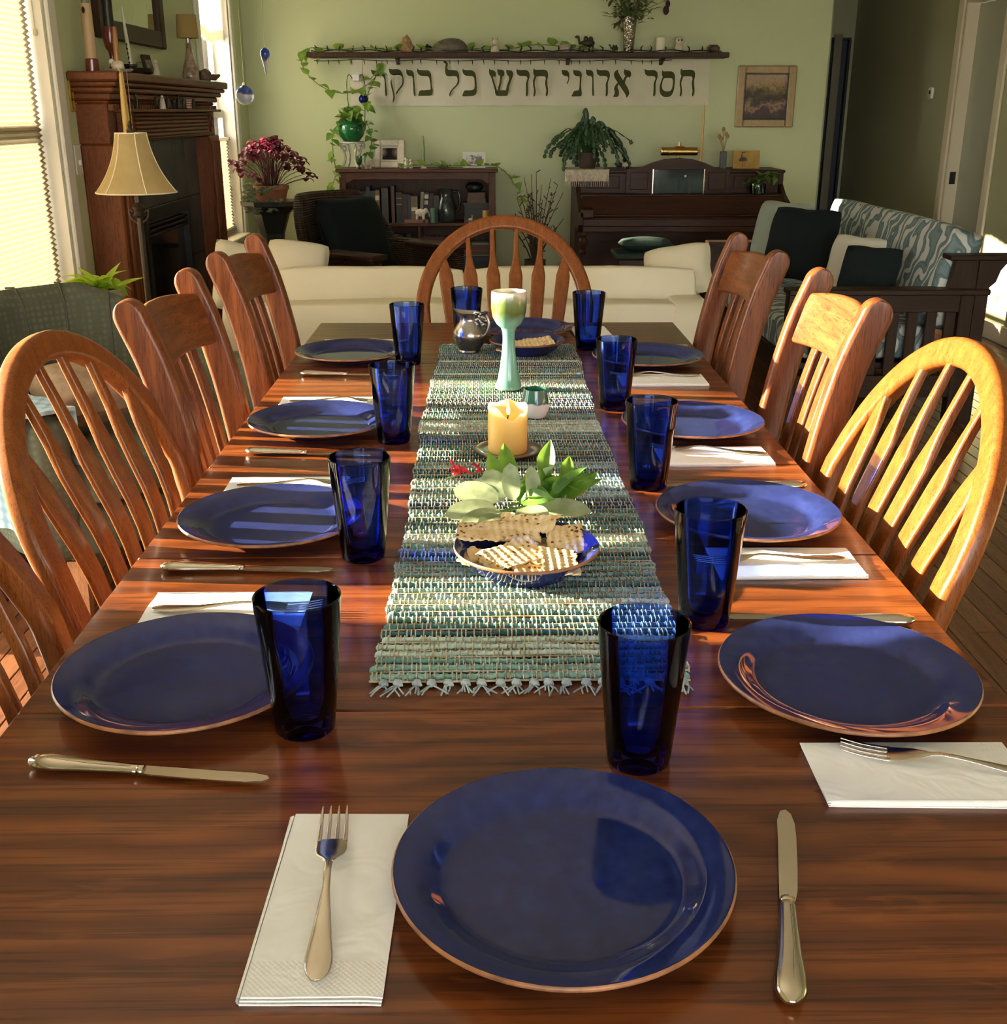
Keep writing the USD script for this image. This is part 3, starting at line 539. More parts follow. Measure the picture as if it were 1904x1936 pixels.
# ================================================================ dining chairs (local: facing +y, origin on the floor)
def yb(z, top=.40, low=.22): return -.22 - top * max(z - .73, 0) + low * max(.73 - z, 0) if z > .45 else -.22 + low * .28
def bow_chair(label, loc, rz, group='bow-back dining chairs', plainrods=False):
    t = thing('bow_back_chair', label, 'chair', loc, rz, group)
    Rb, zc = .256, .742
    pts = [(-.205, .45), (-.228, .55), (-.247, .65)] + [(-Rb * cos(a), zc + Rb * sin(a)) for a in np.linspace(0, pi, 25)] + [(.247, .65), (.228, .55), (.205, .45)]
    path = curve([(x, yb(z), z) for x, z in pts], 72)
    part(t, 'bow', sweep(path, rrect(.030, .044, .010), (0, -1, -.3)), M['bow'], sm=40)
    for i in range(6):
        xt = (i - 2.5) * .0765; zt = zc + math.sqrt(Rb ** 2 - xt ** 2) - .018; xb = (i - 2.5) * .052
        zz = np.concatenate([np.linspace(.452, .84, 10), np.linspace(.855, zt, 12)]); q = (zz - .45) / (zt - .45); sh = .842
        hw = np.where(zz < sh, np.interp(zz, [.45, .55, .80, sh], [.0115, .0160, .0215, .0215]), np.interp(zz, [sh, .862, .885, .92, 1.0], [.0215, .0165, .0105, .0078, .0062]))
        th = np.where(zz < sh, np.interp(zz, [.45, .6, sh], [.0075, .0062, .0062]), np.interp(zz, [sh, .90, 1.0], [.0064, .0074, .0062]))
        if plainrods: hw = np.interp(zz, [.45, .6, 1.0], [.0085, .0092, .0070]); th = hw
        P = [(xb + (xt - xb) * q[k], yb(z) + .003, z) for k, z in enumerate(zz)]
        n8 = rrect(2, 2, .5, 2)
        part(t, 'spindle', sweep(P, n8, (1, 0, 0), np.stack([hw, th], 1)), M['bow'], sm=40)
    a = np.linspace(0, 2 * pi, 48, endpoint=False)
    def ring(k, z): return np.stack([np.sign(np.cos(a)) * np.abs(np.cos(a)) ** .62 * .235 * k * (1 - .06 * np.sin(a)), .055 + np.sign(np.sin(a)) * np.abs(np.sin(a)) ** .62 * .225 * k, np.full(48, z)], 1)
    top = ring(.6, .446); top[:, 2] -= .004
    part(t, 'seat', loft([ring(.86, .412), ring(.98, .422), ring(1, .436), ring(.985, .447), ring(.93, .452), top]), M['bowx'], sm=40)
    for sx in (-1, 1):
        for y0, y1 in ((.20, .245), (-.095, -.16)):
            part(t, 'leg', tube([(sx * .165, y0, .420), (sx * .180, y0 + (y1 - y0) * .4, .27), (sx * .196, y0 + (y1 - y0) * .8, .10), (sx * .205, y1, 0)], [.016, .021, .017, .012], 14), M['bow'], sm=True)
        part(t, 'stretcher', tube([(sx * .188, .222, .19), (sx * .188, .04, .19), (sx * .188, -.128, .19)], [.008, .013, .008], 10), M['bowx'], sm=True)
    part(t, 'stretcher', tube([(-.186, .045, .19), (0, .045, .19), (.186, .045, .19)], [.008, .012, .008], 10), M['bowx'], sm=True)
    return t
b0 = bow_chair('honey bow-back chair at the far end of the table, facing the camera', (.055, 3.31, 0), 180)
dup(b0, (.368, 1.585, 0), 90, 'sunlit golden bow-back chair on the right side of the table')
dup(b0, (-.337, 1.636, 0), -94.5, 'reddish bow-back chair on the left side, its whole arch in view')
bow_chair('bow-back chair with plain round spindles cut off at the bottom left corner', (-.305, 1.005, 0), -88, plainrods=True)
def mission_chair(label, loc, rz, group='slat-back oak dining chairs'):
    t = thing('slat_back_chair', label, 'chair', loc, rz, group)
    prof = curve([(-.225, 0), (-.185, .25), (-.178, .45), (-.215, .73), (-.252, .90), (-.288, 1.000)], 30)
    th_ = np.linspace(0, pi / 2, 8)[1:]; tipd = np.array([-.032, .090]) / np.hypot(.032, .090)
    pts_ = np.vstack([prof, prof[-1] + tipd * .030 * np.sin(th_)[:, None]])
    def py(z): return float(np.interp(z, prof[:, 1], prof[:, 0]))
    for sx in (-1, 1):
        sc = np.ones((37, 2)); sc[-7:, 1] = np.maximum(np.cos(th_), .12); sc[-2:, 0] = (.94, .75)
        part(t, 'back_post', sweep([(sx * .198, y, z) for y, z in pts_], rrect(.036, .056, .010), (1, 0, 0), sc), M['oakz'], sm=40)
        part(t, 'front_leg', box(.042, .042, .43, (sx * .198, .205, .215), .004), M['oakz'])
        part(t, 'side_rail', box(.022, .35, .06, (sx * .198, .012, .40), .003), M['oakx'])
        part(t, 'stretcher', box(.016, .36, .03, (sx * .198, .008, .17), .003), M['oakx'])
    part(t, 'front_rail', box(.352, .022, .06, (0, .205, .40), .003), M['oakx'])
    q = np.linspace(-1, 1, 21)
    path = [(a * .176, py(.93) - .030 * (1 - a * a), .930 + .012 * (1 - a * a)) for a in q]
    part(t, 'crest_rail', sweep(path, rrect(.105, .022, .007), (0, -.40, .92), np.stack([1 + .10 * (1 - q ** 2), np.ones(21)], 1)), M['oakx'], sm=40)
    part(t, 'lower_rail', sweep([(a * .176, py(.50) - .010 * (1 - a * a), .50) for a in q], rrect(.050, .020, .006), (0, 0, 1)), M['oakx'], sm=40)
    for i in range(4):
        x = (i - 1.5) * .058; bow = 1 - (x / .176) ** 2
        P = [(x, py(z) - (.010 + .020 * (z - .5) / .42) * bow + .001, z) for z in np.linspace(.515, .895, 14)]
        part(t, 'slat', sweep(P, rrect(.037, .013, .005), (1, 0, 0)), M['oakz'], sm=40)
    v, f = pillow(.425, .42, .055, 14, .02); part(t, 'seat_pad', (v + [0, .02, .447], f), M['leather'], sm=True)
    return t
m0 = mission_chair('sunlit slat-back oak chair on the right side, next to the golden bow-back chair', (.380, 2.115, 0), 88)
dup(m0, (.372, 2.800, 0), 91, 'slat-back oak chair farthest away on the right side of the table')
dup(m0, (-.316, 2.115, 0), -90, 'slat-back oak chair on the left side, next to the reddish bow-back chair')
dup(m0, (-.316, 2.790, 0), -91, 'slat-back oak chair farthest away on the left side of the table')
# ================================================================ on the table
M['goblet'] = mat('goblet_glaze', {'t': ('texture_coordinate', {}), 'x': ('separate_xyz', {}), 'n': ('noise_texture', dict(scale=30, detail=4)), 'k': ('math', dict(math_type='multiply_add', value2=.03, value3=-.015)), 'a': ('math', dict(math_type='add')), 'mr': ('map_range', dict(from_min=0, from_max=.219)),
     'r': ('rgb_ramp', {'ramp': [(0, (.12, .30, .23)), (.35, (.16, .37, .30)), (.66, (.12, .29, .22)), (.76, (.10, .13, .030)), (.86, (.13, .19, .06)), (.905, (.30, .34, .22)), (.93, (.62, .55, .45)), (1, (.62, .55, .45))]}), 'p': ('principled_bsdf', dict(roughness=.16, coat_weight=.4))},
     [('t.object', 'x.vector'), ('t.object', 'n.vector'), ('n.fac', 'k.value1'), ('x.z', 'a.value1'), ('k.value', 'a.value2'), ('a.value', 'mr.value'), ('mr.result', 'r.fac'), ('r.color', 'p.base_color')])
g = thing('goblet', 'tall turquoise and cream glazed pottery goblet standing on the runner', 'goblet', (.046, 2.40, RUN))
gs_ = lambda P: [(r * .85, z * .875) for r, z in P]
part(g, 'foot_and_stem', lathe(gs_([(0, 0), (.034, 0), (.0355, .003), (.033, .010), (.028, .024), (.023, .050), (.018, .085), (.0155, .120), (.0165, .142), (.021, .152), (0, .150)]), 40), M['goblet'], sm=50)
part(g, 'cup', lathe(gs_([(.019, .150), (.031, .160), (.041, .178), (.0445, .198), (.0445, .222), (.0435, .238), (.0422, .240), (.0408, .238), (.0415, .222), (.0415, .200), (.036, .180), (.020, .168), (0, .165)]), 48), M['goblet'], sm=50)
# pewter pitcher
p = thing('pitcher', 'small round pewter pitcher with a grape cluster on its handle', 'pitcher', (-.044, 2.800, RUN - .001), 150)
prof = [(0, .002), (.024, .0), (.028, .002), (.026, .006), (.037, .022), (.042, .038), (.041, .052), (.033, .066), (.025, .076), (.0235, .084), (.0265, .094), (.029, .0985), (.0275, .0985), (.0225, .086), (.0225, .078), (.03, .066), (.038, .05), (.038, .036), (.024, .012), (0, .010)]
v, f = lathe(prof, 48); a = np.arctan2(v[:, 1], v[:, 0]); k = np.clip((v[:, 2] - .080) / .018, 0, 1) * np.exp(-(a / .45) ** 2); v[:, 0] += k * .017; v[:, 2] += k * .006
part(p, 'body', (v, f), M['pewter'], sm=50)
part(p, 'handle', tube(curve([(-.026, 0, .094), (-.046, 0, .097), (-.056, 0, .078), (-.052, 0, .055), (-.039, 0, .040)], 16), [.0042] * 16, 8), M['pewter'], sm=True)
part(p, 'grape_cluster', join([ball(.0046, (-.024 - .0048 * i + R.uniform(-.002, .002), R.uniform(-.014, .014), .086 + R.uniform(-.018, .014)), 1) for i in range(6) for j in range(4)]), M['pewter'], sm=True)
for az, el in ((60, 30), (130, 10), (210, 20)): part(p, 'vine_leaf', place(leaf(.026, .022, 'heart', .3, .3), (-.038, 0, .098), az, el), M['pewter'], sm=True)
# candle cup: green over white pottery cup
M['cupglaze'] = mat('two_tone_glaze', {'t': ('texture_coordinate', {}), 'x': ('separate_xyz', {}), 'n': ('noise_texture', dict(scale=35, detail=2)), 'k': ('math', dict(math_type='multiply_add', value2=.016, value3=-.008)), 'a': ('math', dict(math_type='add')), 'mr': ('map_range', dict(from_min=.0275, from_max=.030)),
     'r': ('rgb_ramp', {'ramp': [(0, (.72, .68, .60)), (1, (.035, .16, .10))]}), 'p': ('principled_bsdf', dict(roughness=.12, coat_weight=.5))}, [('t.object', 'x.vector'), ('t.object', 'n.vector'), ('n.fac', 'k.value1'), ('x.z', 'a.value1'), ('k.value', 'a.value2'), ('a.value', 'mr.value'), ('mr.result', 'r.fac'), ('r.color', 'p.base_color')])
solo('pottery_cup', lathe([(0, .003), (.019, 0), (.023, .004), (.0275, .016), (.0278, .028), (.0245, .044), (.0225, .056), (.0210, .0565), (.0220, .044), (.025, .028), (.022, .010), (0, .008)], 40), M['cupglaze'], 'small pottery cup with a green top half and a white bottom half', 'cup', sm=50, loc=(.094, 2.160, RUN - .001))
# pillar candle on its brown saucer
M['wax'] = plain('ivory_wax', (.72, .42, .11), .45, subsurface_weight=.35, subsurface_scale=.02, subsurface_radius=(1, .6, .3))
M['saucer'] = plain('brown_saucer', (.085, .035, .02), .3, coat_weight=.3)
solo('candle_saucer', lathe([(0, .0), (.040, 0), (.056, .003), (.0605, .0085), (.0590, .0095), (.048, .0075), (.0425, .0050), (0, .0045)], 56), M['saucer'], 'round dark brown saucer under the pillar candle', 'saucer', sm=50, loc=(.035, 1.905, RUN))
cd = thing('pillar_candle', 'ivory pillar candle with a melted rim and a small flame', 'candle', (.035, 1.905, RUN + .0046))
n = 64; a = np.arange(n) * 2 * pi / n
dip = .083 - .020 * np.exp(-((np.angle(np.exp(1j * (a - rad(285)))) / .55) ** 2)) - .007 * np.exp(-((np.angle(np.exp(1j * (a - rad(330)))) / .3) ** 2)) + .002 * np.sin(a * 5)
ring = lambda r, z: np.stack([r * np.cos(a), r * np.sin(a), np.broadcast_to(z, n)], 1)
part(cd, 'wax_body', loft([ring(.0335, .0), ring(.0345, .002), ring(.0345, .03), ring(.0345, dip - .003), ring(.033, dip), ring(.031, dip - .002), ring(.029, dip * .5 + .026), ring(.012, .058)]), M['wax'], sm=60)
part(cd, 'wick', tube([(0, 0, .057), (.001, 0, .066)], .0012, 6), M['black'], sm=True)
M['flame'] = mat('candle_flame', {'e': ('emission', dict(color=(1.0, .62, .18), strength=14.0))}, [], 'e.emission')
part(cd, 'flame', lathe([(0, .064), (.0024, .067), (.0034, .072), (.0022, .080), (0, .089)], 14, (.001, 0, 0)), M['flame'], sm=True)
# matzah in two blue bowls
plate('matzah_dish', 'blue dish of broken matzah at the front of the runner', .050, 1.372, .0955, 21, 'blue matzah dishes', .012, 'dish', RUN - .0005)
plate('matzah_dish', 'blue dish of matzah at the far end of the runner behind the goblet', .099, 2.785, .0945, 22, 'blue matzah dishes', .010, 'dish', RUN - .0005)
M['matzah'] = mat('matzah_crust', {'t': ('texture_coordinate', {}), 'n': ('noise_texture', dict(scale=60, detail=4)), 'r': ('rgb_ramp', {'ramp': [(.3, (.60, .40, .17)), (.55, (.76, .57, .30)), (.75, (.80, .65, .40))]}), 'v': ('voronoi_texture', dict(scale=120, feature='f1')), 's': ('rgb_ramp', {'ramp': [(.0, (.16, .055, .025)), (.22, (.30, .14, .06)), (.34, (1, 1, 1))]}),
      'n2': ('noise_texture', dict(scale=26, detail=2)), 'c': ('rgb_ramp', {'ramp': [(.40, (0, 0, 0)), (.52, (1, 1, 1))]}), 'm': ('mix', dict(mix_type='multiply')), 'p': ('principled_bsdf', dict(roughness=.85, specular_ior_level=.2))},
      [('t.object', 'n.vector'), ('n.fac', 'r.fac'), ('t.object', 'v.vector'), ('v.distance', 's.fac'), ('t.object', 'n2.vector'), ('n2.fac', 'c.fac'), ('c.color', 'm.fac'), ('r.color', 'm.color1'), ('s.color', 'm.color2'), ('m.color', 'p.base_color')])
def matzah(label, w, h, loc, r, seed, grp):
    rr_ = random.Random(seed); cut = [rr_.uniform(-.06, .06) for _ in range(8)]
    def fn(u, v):
        X = (u - .5) * w * (1 + cut[0] * 2 * (v - .5)) + w * cut[1] * (v - .5); Y = (v - .5) * h * (1 + cut[2] * 2 * (u - .5)) + h * cut[3] * (u - .5)
        e = meshkit.noise(np.stack([X * 180, Y * 180, np.full_like(X, seed)], -1)) - .5; ed = (np.minimum(np.minimum(u, 1 - u), np.minimum(v, 1 - v)) < .01)
        ridge = .0009 * np.cos(X / .0052 * pi) - .0012 * np.maximum(np.cos(Y / .0040 * pi) * np.cos(X / .0052 * pi), 0)
        return X + ed * e * .006, Y + ed * e * .006, ridge + .0035 * (meshkit.noise(np.stack([X * 30, Y * 30, np.full_like(X, seed * 2)], -1)) - .5)
    g = xf(grid(max(10, int(w / .0026)), max(8, int(h / .0026)), fn, .0026), loc, r)
    solo('matzah', g, M['matzah'], label, 'matzah', grp, sm=50)
zb = RUN + .016
G1 = 'matzah pieces in the front dish'
matzah('upper left long matzah piece leaning on the rim of the front dish', .112, .046, (.014, 1.420, zb + .021), (12, 3, 8), 1, G1)
matzah('pinkish matzah piece at the back of the front dish', .078, .040, (.052, 1.447, zb + .022), (14, -4, -14), 2, G1)
matzah('square matzah piece at the back right of the front dish', .056, .064, (.105, 1.410, zb + .013), (14, -4, 4), 3, G1)
matzah('square matzah piece at the front right of the front dish, brightly sunlit', .045, .064, (.091, 1.338, zb + .011), (10, 2, 3), 4, G1)
matzah('large ridged matzah piece in the middle of the front dish', .088, .052, (.030, 1.358, zb + .012), (12, -4, 33), 5, G1)
matzah('lower left matzah piece on edge in the front dish', .074, .036, (-.004, 1.352, zb + .003), (16, 6, -40), 6, G1)
matzah('small matzah piece at the very front of the front dish', .050, .040, (.058, 1.322, zb + .002), (4, 4, 16), 7, G1)
matzah('matzah piece under the others in the front dish', .085, .080, (.055, 1.385, zb - .002), (3, -2, 24), 8, G1)
G2 = 'matzah pieces in the far dish'
matzah('long matzah piece lying in the far dish', .118, .070, (.105, 2.790, zb + .006), (7, -7, 6), 9, G2)
matzah('matzah piece at the left in the far dish', .060, .060, (.058, 2.765, zb - .003), (3, 5, -18), 10, G2)
# herbs between candle and matzah
M['sage'] = leafmat('sage_leaf', (.20, .25, .13), (.33, .38, .22), .25, .8, 60)
M['mint'] = leafmat('mint_leaf', (.045, .125, .015), (.13, .29, .04), .35, .45, 50, (.35, .60, .06))
M['stemg'] = plain('green_stem', (.13, .22, .05), .6)
M['redfl'] = leafmat('red_flower', (.55, .02, .05), (.80, .06, .10), .35, .5, 60, (.9, .1, .12))
hz = RUN + .003
s = thing('sage_sprig', 'sprig of broad grey-green sage leaves on the runner behind the matzah', 'herb sprig', (.020, 1.560, hz))
part(s, 'stem', tube(curve([(.065, .03, .008), (.03, .02, .010), (0, .008, .008), (-.02, -.005, .006)], 12), .0022, 6), M['stemg'], sm=True)
for x, y, z, L, W_, az, el, ro in ((-.004, .016, .022, .072, .042, 166, 14, -34), (-.006, -.006, .016, .078, .042, 190, 2, -26), (.012, .020, .026, .060, .032, 140, 34, -40), (-.002, -.012, .014, .066, .036, 214, 0, -14), (.014, -.012, .014, .058, .028, 250, 0, 0), (.036, -.010, .022, .062, .048, 284, -10, 10), (.018, .012, .022, .058, .028, 108, 66, -30), (.046, .010, .020, .056, .026, 88, 66, 30), (.052, .004, .016, .080, .032, 346, 4, 34), (.0, -.02, .012, .05, .03, 232, 0, -10), (.004, .022, .02, .056, .034, 155, 30, -45)):
    part(s, 'leaf', place(leaf(L, W_, 'oval', .18, .12, 9), (x, y, z), az, el, ro), M['sage'], sm=True)
s = thing('mint_sprig', 'sprig of bright green pointed mint leaves on the runner before the candle', 'herb sprig', (.060, 1.600, hz))
part(s, 'stem', tube(curve([(-.03, -.02, .012), (.0, .0, .014), (.02, .05, .010), (.035, .10, .012)], 14), .002, 6), M['stemg'], sm=True)
for i in range(34):
    q = i / 33; az = R.uniform(-85, 120); bx, by = -.02 + .085 * R.random(), -.03 + .09 * R.random()
    part(s, 'leaf', place(leaf(R.uniform(.040, .066), R.uniform(.020, .030), 'lance', .40, R.uniform(.0, .4), 8), (bx, by, .010 + .018 * R.random()), az, R.uniform(4, 60), R.uniform(5, 50) if abs(az) < 80 else R.uniform(-50, 0)), M['mint'], sm=True)
for bx, by, az in ((-.03, .07, 100), (.03, .09, 70), (-.045, .03, 120)): part(s, 'leaf', place(leaf(.062, .030, 'lance', .5, .1, 8), (bx, by, .02), az, 68, 0), M['mint'], sm=True)
s = thing('red_flower_sprig', 'sprig of thin red tubular flowers lying left of the herbs', 'flower sprig', (-.026, 1.745, hz))
part(s, 'stem', tube(curve([(.07, -.01, .010), (.03, .005, .010), (-.01, .0, .010), (-.04, -.012, .006)], 12), .0013, 6), M['stemg'], sm=True)
for i in range(13):
    x = -.035 + .055 * R.random(); az = R.choice([200, 230, 150, 120, 100, 250, 170]); el = R.uniform(5, 50); L = R.uniform(.016, .026)
    d_ = np.array([cos(rad(az)) * cos(rad(el)), sin(rad(az)) * cos(rad(el)), sin(rad(el))]); p0 = np.array([x, R.uniform(-.012, .016), .010])
    part(s, 'flower', tube([p0, p0 + d_ * L * .6, p0 + d_ * L + [0, 0, -.002]], [.0010, .0021, .0030], 6), M['redfl'], sm=True)
# ================================================================ fireplace and mantel (against the left wall)
MZ = 1.475
mf = thing('fireplace_mantel', 'reddish wooden fireplace mantel with dentil moulding around a black firebox', 'fireplace', (LX, 0, 0))
A0, A1 = 4.80, 6.70
part(mf, 'mantel_shelf', b2(0, .205, A0 - .045, A1 + .045, MZ - .035, MZ, .006), M['mantely'])
for i, (dx, dy, z0, z1) in enumerate(((.19, .03, .055, .035), (.172, .012, .078, .055), (.152, -.006, .105, .078), (.135, -.02, .120, .105))): part(mf, 'crown_step', b2(0, dx, A0 - dy, A1 + dy, MZ - z0, MZ - z1, .006), M['mantely'])
dn = []
y = A0 + .03
while y < A1 - .02: dn.append(b2(.128, .148, y, y + .018, MZ - .148, MZ - .121, .002)); y += .034
for g in dn: part(mf, 'dentil', g, M['mantely'], sm=False)
part(mf, 'frieze', b2(0, .128, A0 + .02, A1 - .02, 1.200, MZ - .120, .003), M['mantely'])
part(mf, 'ledge', b2(.128, .190, A0 + .10, A1 - .10, 1.322, 1.335, .003), M['mantely'])
for i in range(6): part(mf, 'flute', tube([(.150, A0 + .30, 1.225 + i * .0175), (.150, A1 - .30, 1.225 + i * .0175)], .0085, 10), M['mantely'], sm=True)
part(mf, 'flute_panel', b2(.128, .150, A0 + .12, A1 - .12, 1.208, 1.322, .003), M['mantely'])
for y in (A0 + .21, A1 - .21):
    part(mf, 'rosette', xf(lathe([(0, 0), (.048, 0), (.046, .008), (.036, .010), (.032, .005), (.020, .005), (.016, .012), (0, .014)], 28), (.150, y, 1.266), (0, 90, 0)), M['mantelz'], sm=40)
for y0, y1 in ((A0 + .02, A0 + .26), (A1 - .26, A1 - .02)):
    part(mf, 'pilaster', b2(0, .150, y0, y1, .16, 1.20, .008), M['mantelz'])
    part(mf, 'plinth', b2(0, .165, y0 - .01, y1 + .01, 0, .16, .006), M['mantelz'])
    for k in range(4): part(mf, 'reed', tube([(.152, y0 + .055 + k * .043, .20), (.152, y0 + .055 + k * .043, 1.17)], .012, 8), M['mantelz'], sm=True)
y0, y1 = A0 + .26, A1 - .26
for i in range(5):
    for j in range(4):
        a, b, c_, d_ = y0 + (y1 - y0) * i / 5, y0 + (y1 - y0) * (i + 1) / 5, .30 * j, .30 * (j + 1)
        if 5.16 < (a + b) / 2 < 6.2 and j < 3 and 0 < i < 4: continue
        part(mf, 'slate_tile', b2(0, .075, a + .002, b - .002, c_ + .002, d_ - .002, .002), M['slate'], sm=False)
fb0, fb1 = y0 + (y1 - y0) / 5, y1 - (y1 - y0) / 5
part(mf, 'firebox_frame', join(b2(.02, .085, fb0, fb0 + .05, 0, .90, .003), b2(.02, .085, fb1 - .05, fb1, 0, .90, .003), b2(.02, .085, fb0 + .05, fb1 - .05, .84, .90, .003), b2(.02, .085, fb0 + .05, fb1 - .05, 0, .10, .003)), M['black'])
part(mf, 'firebox_glass', b2(.04, .05, fb0 + .05, fb1 - .05, .10, .84), M['darkglass'])
for i in range(3): part(mf, 'vent_louvre', b2(.05, .078, fb0 + .05, fb1 - .05, .765 + i * .022, .778 + i * .022, .002), M['black'])
# ---- mirror over the mantel
M['mirror'] = plain('mirror_glass', (.42, .46, .38), .04, 1)
M['dkwood'] = wood('dark_frame_wood', (.032, .013, .007), (.075, .032, .017), 'z', 3, .45, spec=.25)
mi = thing('wall_mirror', 'dark wooden framed mirror hanging above the mantel', 'mirror', (LX, 0, 0))
part(mi, 'mirror_glass', b2(.006, .012, 5.24, 6.12, 1.70, 2.42), M['mirror'])
for g in (b2(0, .03, 5.16, 5.24, 1.62, 2.50, .006), b2(0, .03, 6.12, 6.20, 1.62, 2.50, .006), b2(0, .03, 5.24, 6.12, 1.62, 1.70, .006), b2(0, .03, 5.24, 6.12, 2.42, 2.50, .006)): part(mi, 'frame_rail', g, M['dkwood'])
# ---- things on the mantel
M['wax_grey'] = plain('grey_green_wax', (.16, .19, .15), .4); M['wax_white'] = plain('white_wax', (.78, .72, .58), .4, subsurface_weight=.2, subsurface_scale=.01); M['wax_black'] = plain('black_wax', (.02, .018, .016), .4)
M['wax_yellow'] = plain('beeswax', (.62, .40, .13), .4, subsurface_weight=.2, subsurface_scale=.01); M['wax_copper'] = plain('copper_wax', (.42, .20, .08), .3)
M['redwood'] = plain('polished_red_wood', (.16, .025, .018), .2, coat_weight=.5); M['bone'] = plain('bone_ceramic', (.66, .58, .46), .4, var=.15, vscale=30); M['bronze'] = plain('dark_bronze', (.06, .045, .035), .4, .6)
M['tan'] = plain('tan_column', (.48, .34, .20), .5); M['terra'] = plain('terracotta', (.33, .12, .06), .7, var=.2, vscale=20)
def mpos(y, x=-1.565): return (x, y, MZ)
def taper(par, r0, r1, z0, z1, m, lean=0): part(par, 'taper', tube([(0, 0, z0), (lean * .5, 0, (z0 + z1) / 2), (lean, 0, z1 - .01), (lean, 0, z1)], [r0, (r0 + r1) / 2, r1, .001], 14), m, sm=40)
t = thing('candlestick', 'tall tan column candlestick holding a grey green candle at the mantel near end', 'candlestick', mpos(4.875, -1.58))
part(t, 'base', cyl(.026, 0, .05, ch=.004), M['redwood'], sm=40); part(t, 'column', lathe([(.022, .05), (.023, .06), (.022, .235), (.020, .252), (0, .25)], 24), M['tan'], sm=40); part(t, 'scroll_ring', join(tube([(0, -.034 + .008 * cos(a), .226 + .009 * sin(a)) for a in np.linspace(0, 2 * pi, 12)], .004, 6), tube([(0, .034 + .008 * cos(a), .226 + .009 * sin(a)) for a in np.linspace(0, 2 * pi, 12)], .004, 6)), M['black'], sm=True); taper(t, .0155, .0145, .248, .52, M['wax_grey'])
t = thing('candle_holder', 'white animal shaped holder with a short copper taper near the mantel end', 'candle holder', mpos(4.945, -1.50)); z = .014
part(t, 'dish', lathe([(0, 0), (.05, .002), (.062, .012), (.058, .013), (.045, .007), (0, .006)], 32), M['bone'], sm=40); part(t, 'animal_body', join(blob(.022, (0, 0, .026), (1.2, .9, .95), .12, 2, 3), blob(.013, (-.022, .004, .040), 1, .1, 2, 4, 2)), M['bone'], sm=True)
v = tube([(0, 0, .042), (0, .002, .10), (0, .006, .172)], [.011, .0105, .006], 12); part(t, 'taper', v, M['wax_copper'], sm=True)
t = thing('candlestick', 'dark red turned goblet candlestick with a thick black candle on the mantel', 'candlestick', mpos(5.085, -1.56)); part(t, 'stem', lathe([(0, 0), (.034, 0), (.034, .006), (.014, .016), (.011, .06), (.013, .085), (.024, .100), (.029, .125), (.029, .178), (.0265, .182), (.022, .175), (0, .17)], 28), M['redwood'], sm=40); taper(t, .021, .020, .172, .45, M['wax_black'])
t = thing('candlestick', 'dark pot candle holder with a tall slim white taper on the mantel', 'candlestick', mpos(5.30, -1.55)); part(t, 'pot', lathe([(0, 0), (.020, 0), (.026, .034), (.029, .036), (.029, .044), (.022, .044), (.02, .03), (0, .028)], 24), M['bronze'], sm=40); taper(t, .0115, .004, .03, .28, M['wax_white'], -.014)
part(t, 'rim_leaf', place(leaf(.03, .02, 'oval'), (.02, .01, .046), 40, 30), M['bronze'], sm=True)
t = thing('leaf_dish', 'flat dark leaf shaped dish on the mantel below the white taper', 'dish', mpos(5.24, -1.485)); part(t, 'leaf_bowl', place(grid(12, 8, lambda u, v: ((u - .5) * .20 * 1, (v - .5) * .065 * np.sin(pi * (.08 + .84 * u)), .004 + .022 * (abs(v - .5) * 2) ** 2 + .02 * np.maximum(u - .75, 0)), .003), (0, 0, 0), 80, 0), M['bronze'], sm=50)
t = thing('dried_sprig', 'dark dried sprig on the mantel behind the candlesticks', 'dried plant', mpos(5.18, -1.605))
for k in range(9): part(t, 'dry_leaf', place(leaf(.07, .018, 'lance', .3, .4), (0, 0, .004), R.uniform(-100, 100), R.uniform(15, 65)), M['bronze'], sm=True)
t = thing('beaded_wire', 'thin beaded wire ornament standing on the mantel', 'ornament', mpos(5.22, -1.53)); part(t, 'wire', tube([(0, 0, 0), (0, -.01, .06), (0, -.024, .12)], .0016, 6), M['black'], sm=True)
for k in range(6): part(t, 'bead', ball(.0042, (0, -.004 * k - .002, .03 + .018 * k), 1), M['black'], sm=True)
t = thing('photo_frame', 'small dark picture leaning on the wall on the mantel', 'photo frame', mpos(5.78, -1.60), 0); part(t, 'frame_board', xf(b2(-.006, .006, -.036, .036, 0, .105, .003), (0, 0, 0.001), (0, -12, -16)), M['dkwood']); part(t, 'photo', xf(b2(.0062, .0072, -.026, .026, .012, .080), (0, 0, .001), (0, -12, -16)), plain('grey_photo', (.25, .23, .17), .3, var=.6, vscale=40))
t = thing('figurine', 'small pale standing figurine on the mantel beside the picture', 'figurine', mpos(5.66, -1.54)); part(t, 'body', lathe([(0, 0), (.020, 0), (.018, .02), (.010, .045), (.012, .052), (.006, .058), (0, .058)], 16), M['bone'], sm=True); part(t, 'head', ball(.010, (0, 0, .066)), M['bone'], sm=True)
solo('feather', place(leaf(.03, .008, 'lance', .2, .5), (0, 0, .002), 60, 40), M['bronze'], 'tiny dark feather on the mantel between picture and lamp', 'feather', loc=mpos(6.06, -1.5), sm=True)
M['lampcloth'] = plain('mustard_shade', (.42, .29, .10), .8); M['marbled'] = plain('mottled_glass', (.34, .24, .17), .15, var=.6, vscale=45, coat_weight=.5)
t = thing('table_lamp', 'small lamp with mottled bottle base and mustard drum shade on the mantel', 'lamp', mpos(6.42, -1.565)); part(t, 'bottle_base', lathe([(0, 0), (.036, 0), (.042, .008), (.044, .03), (.038, .065), (.022, .115), (.015, .15), (.014, .185), (0, .185)], 28), M['marbled'], sm=True)
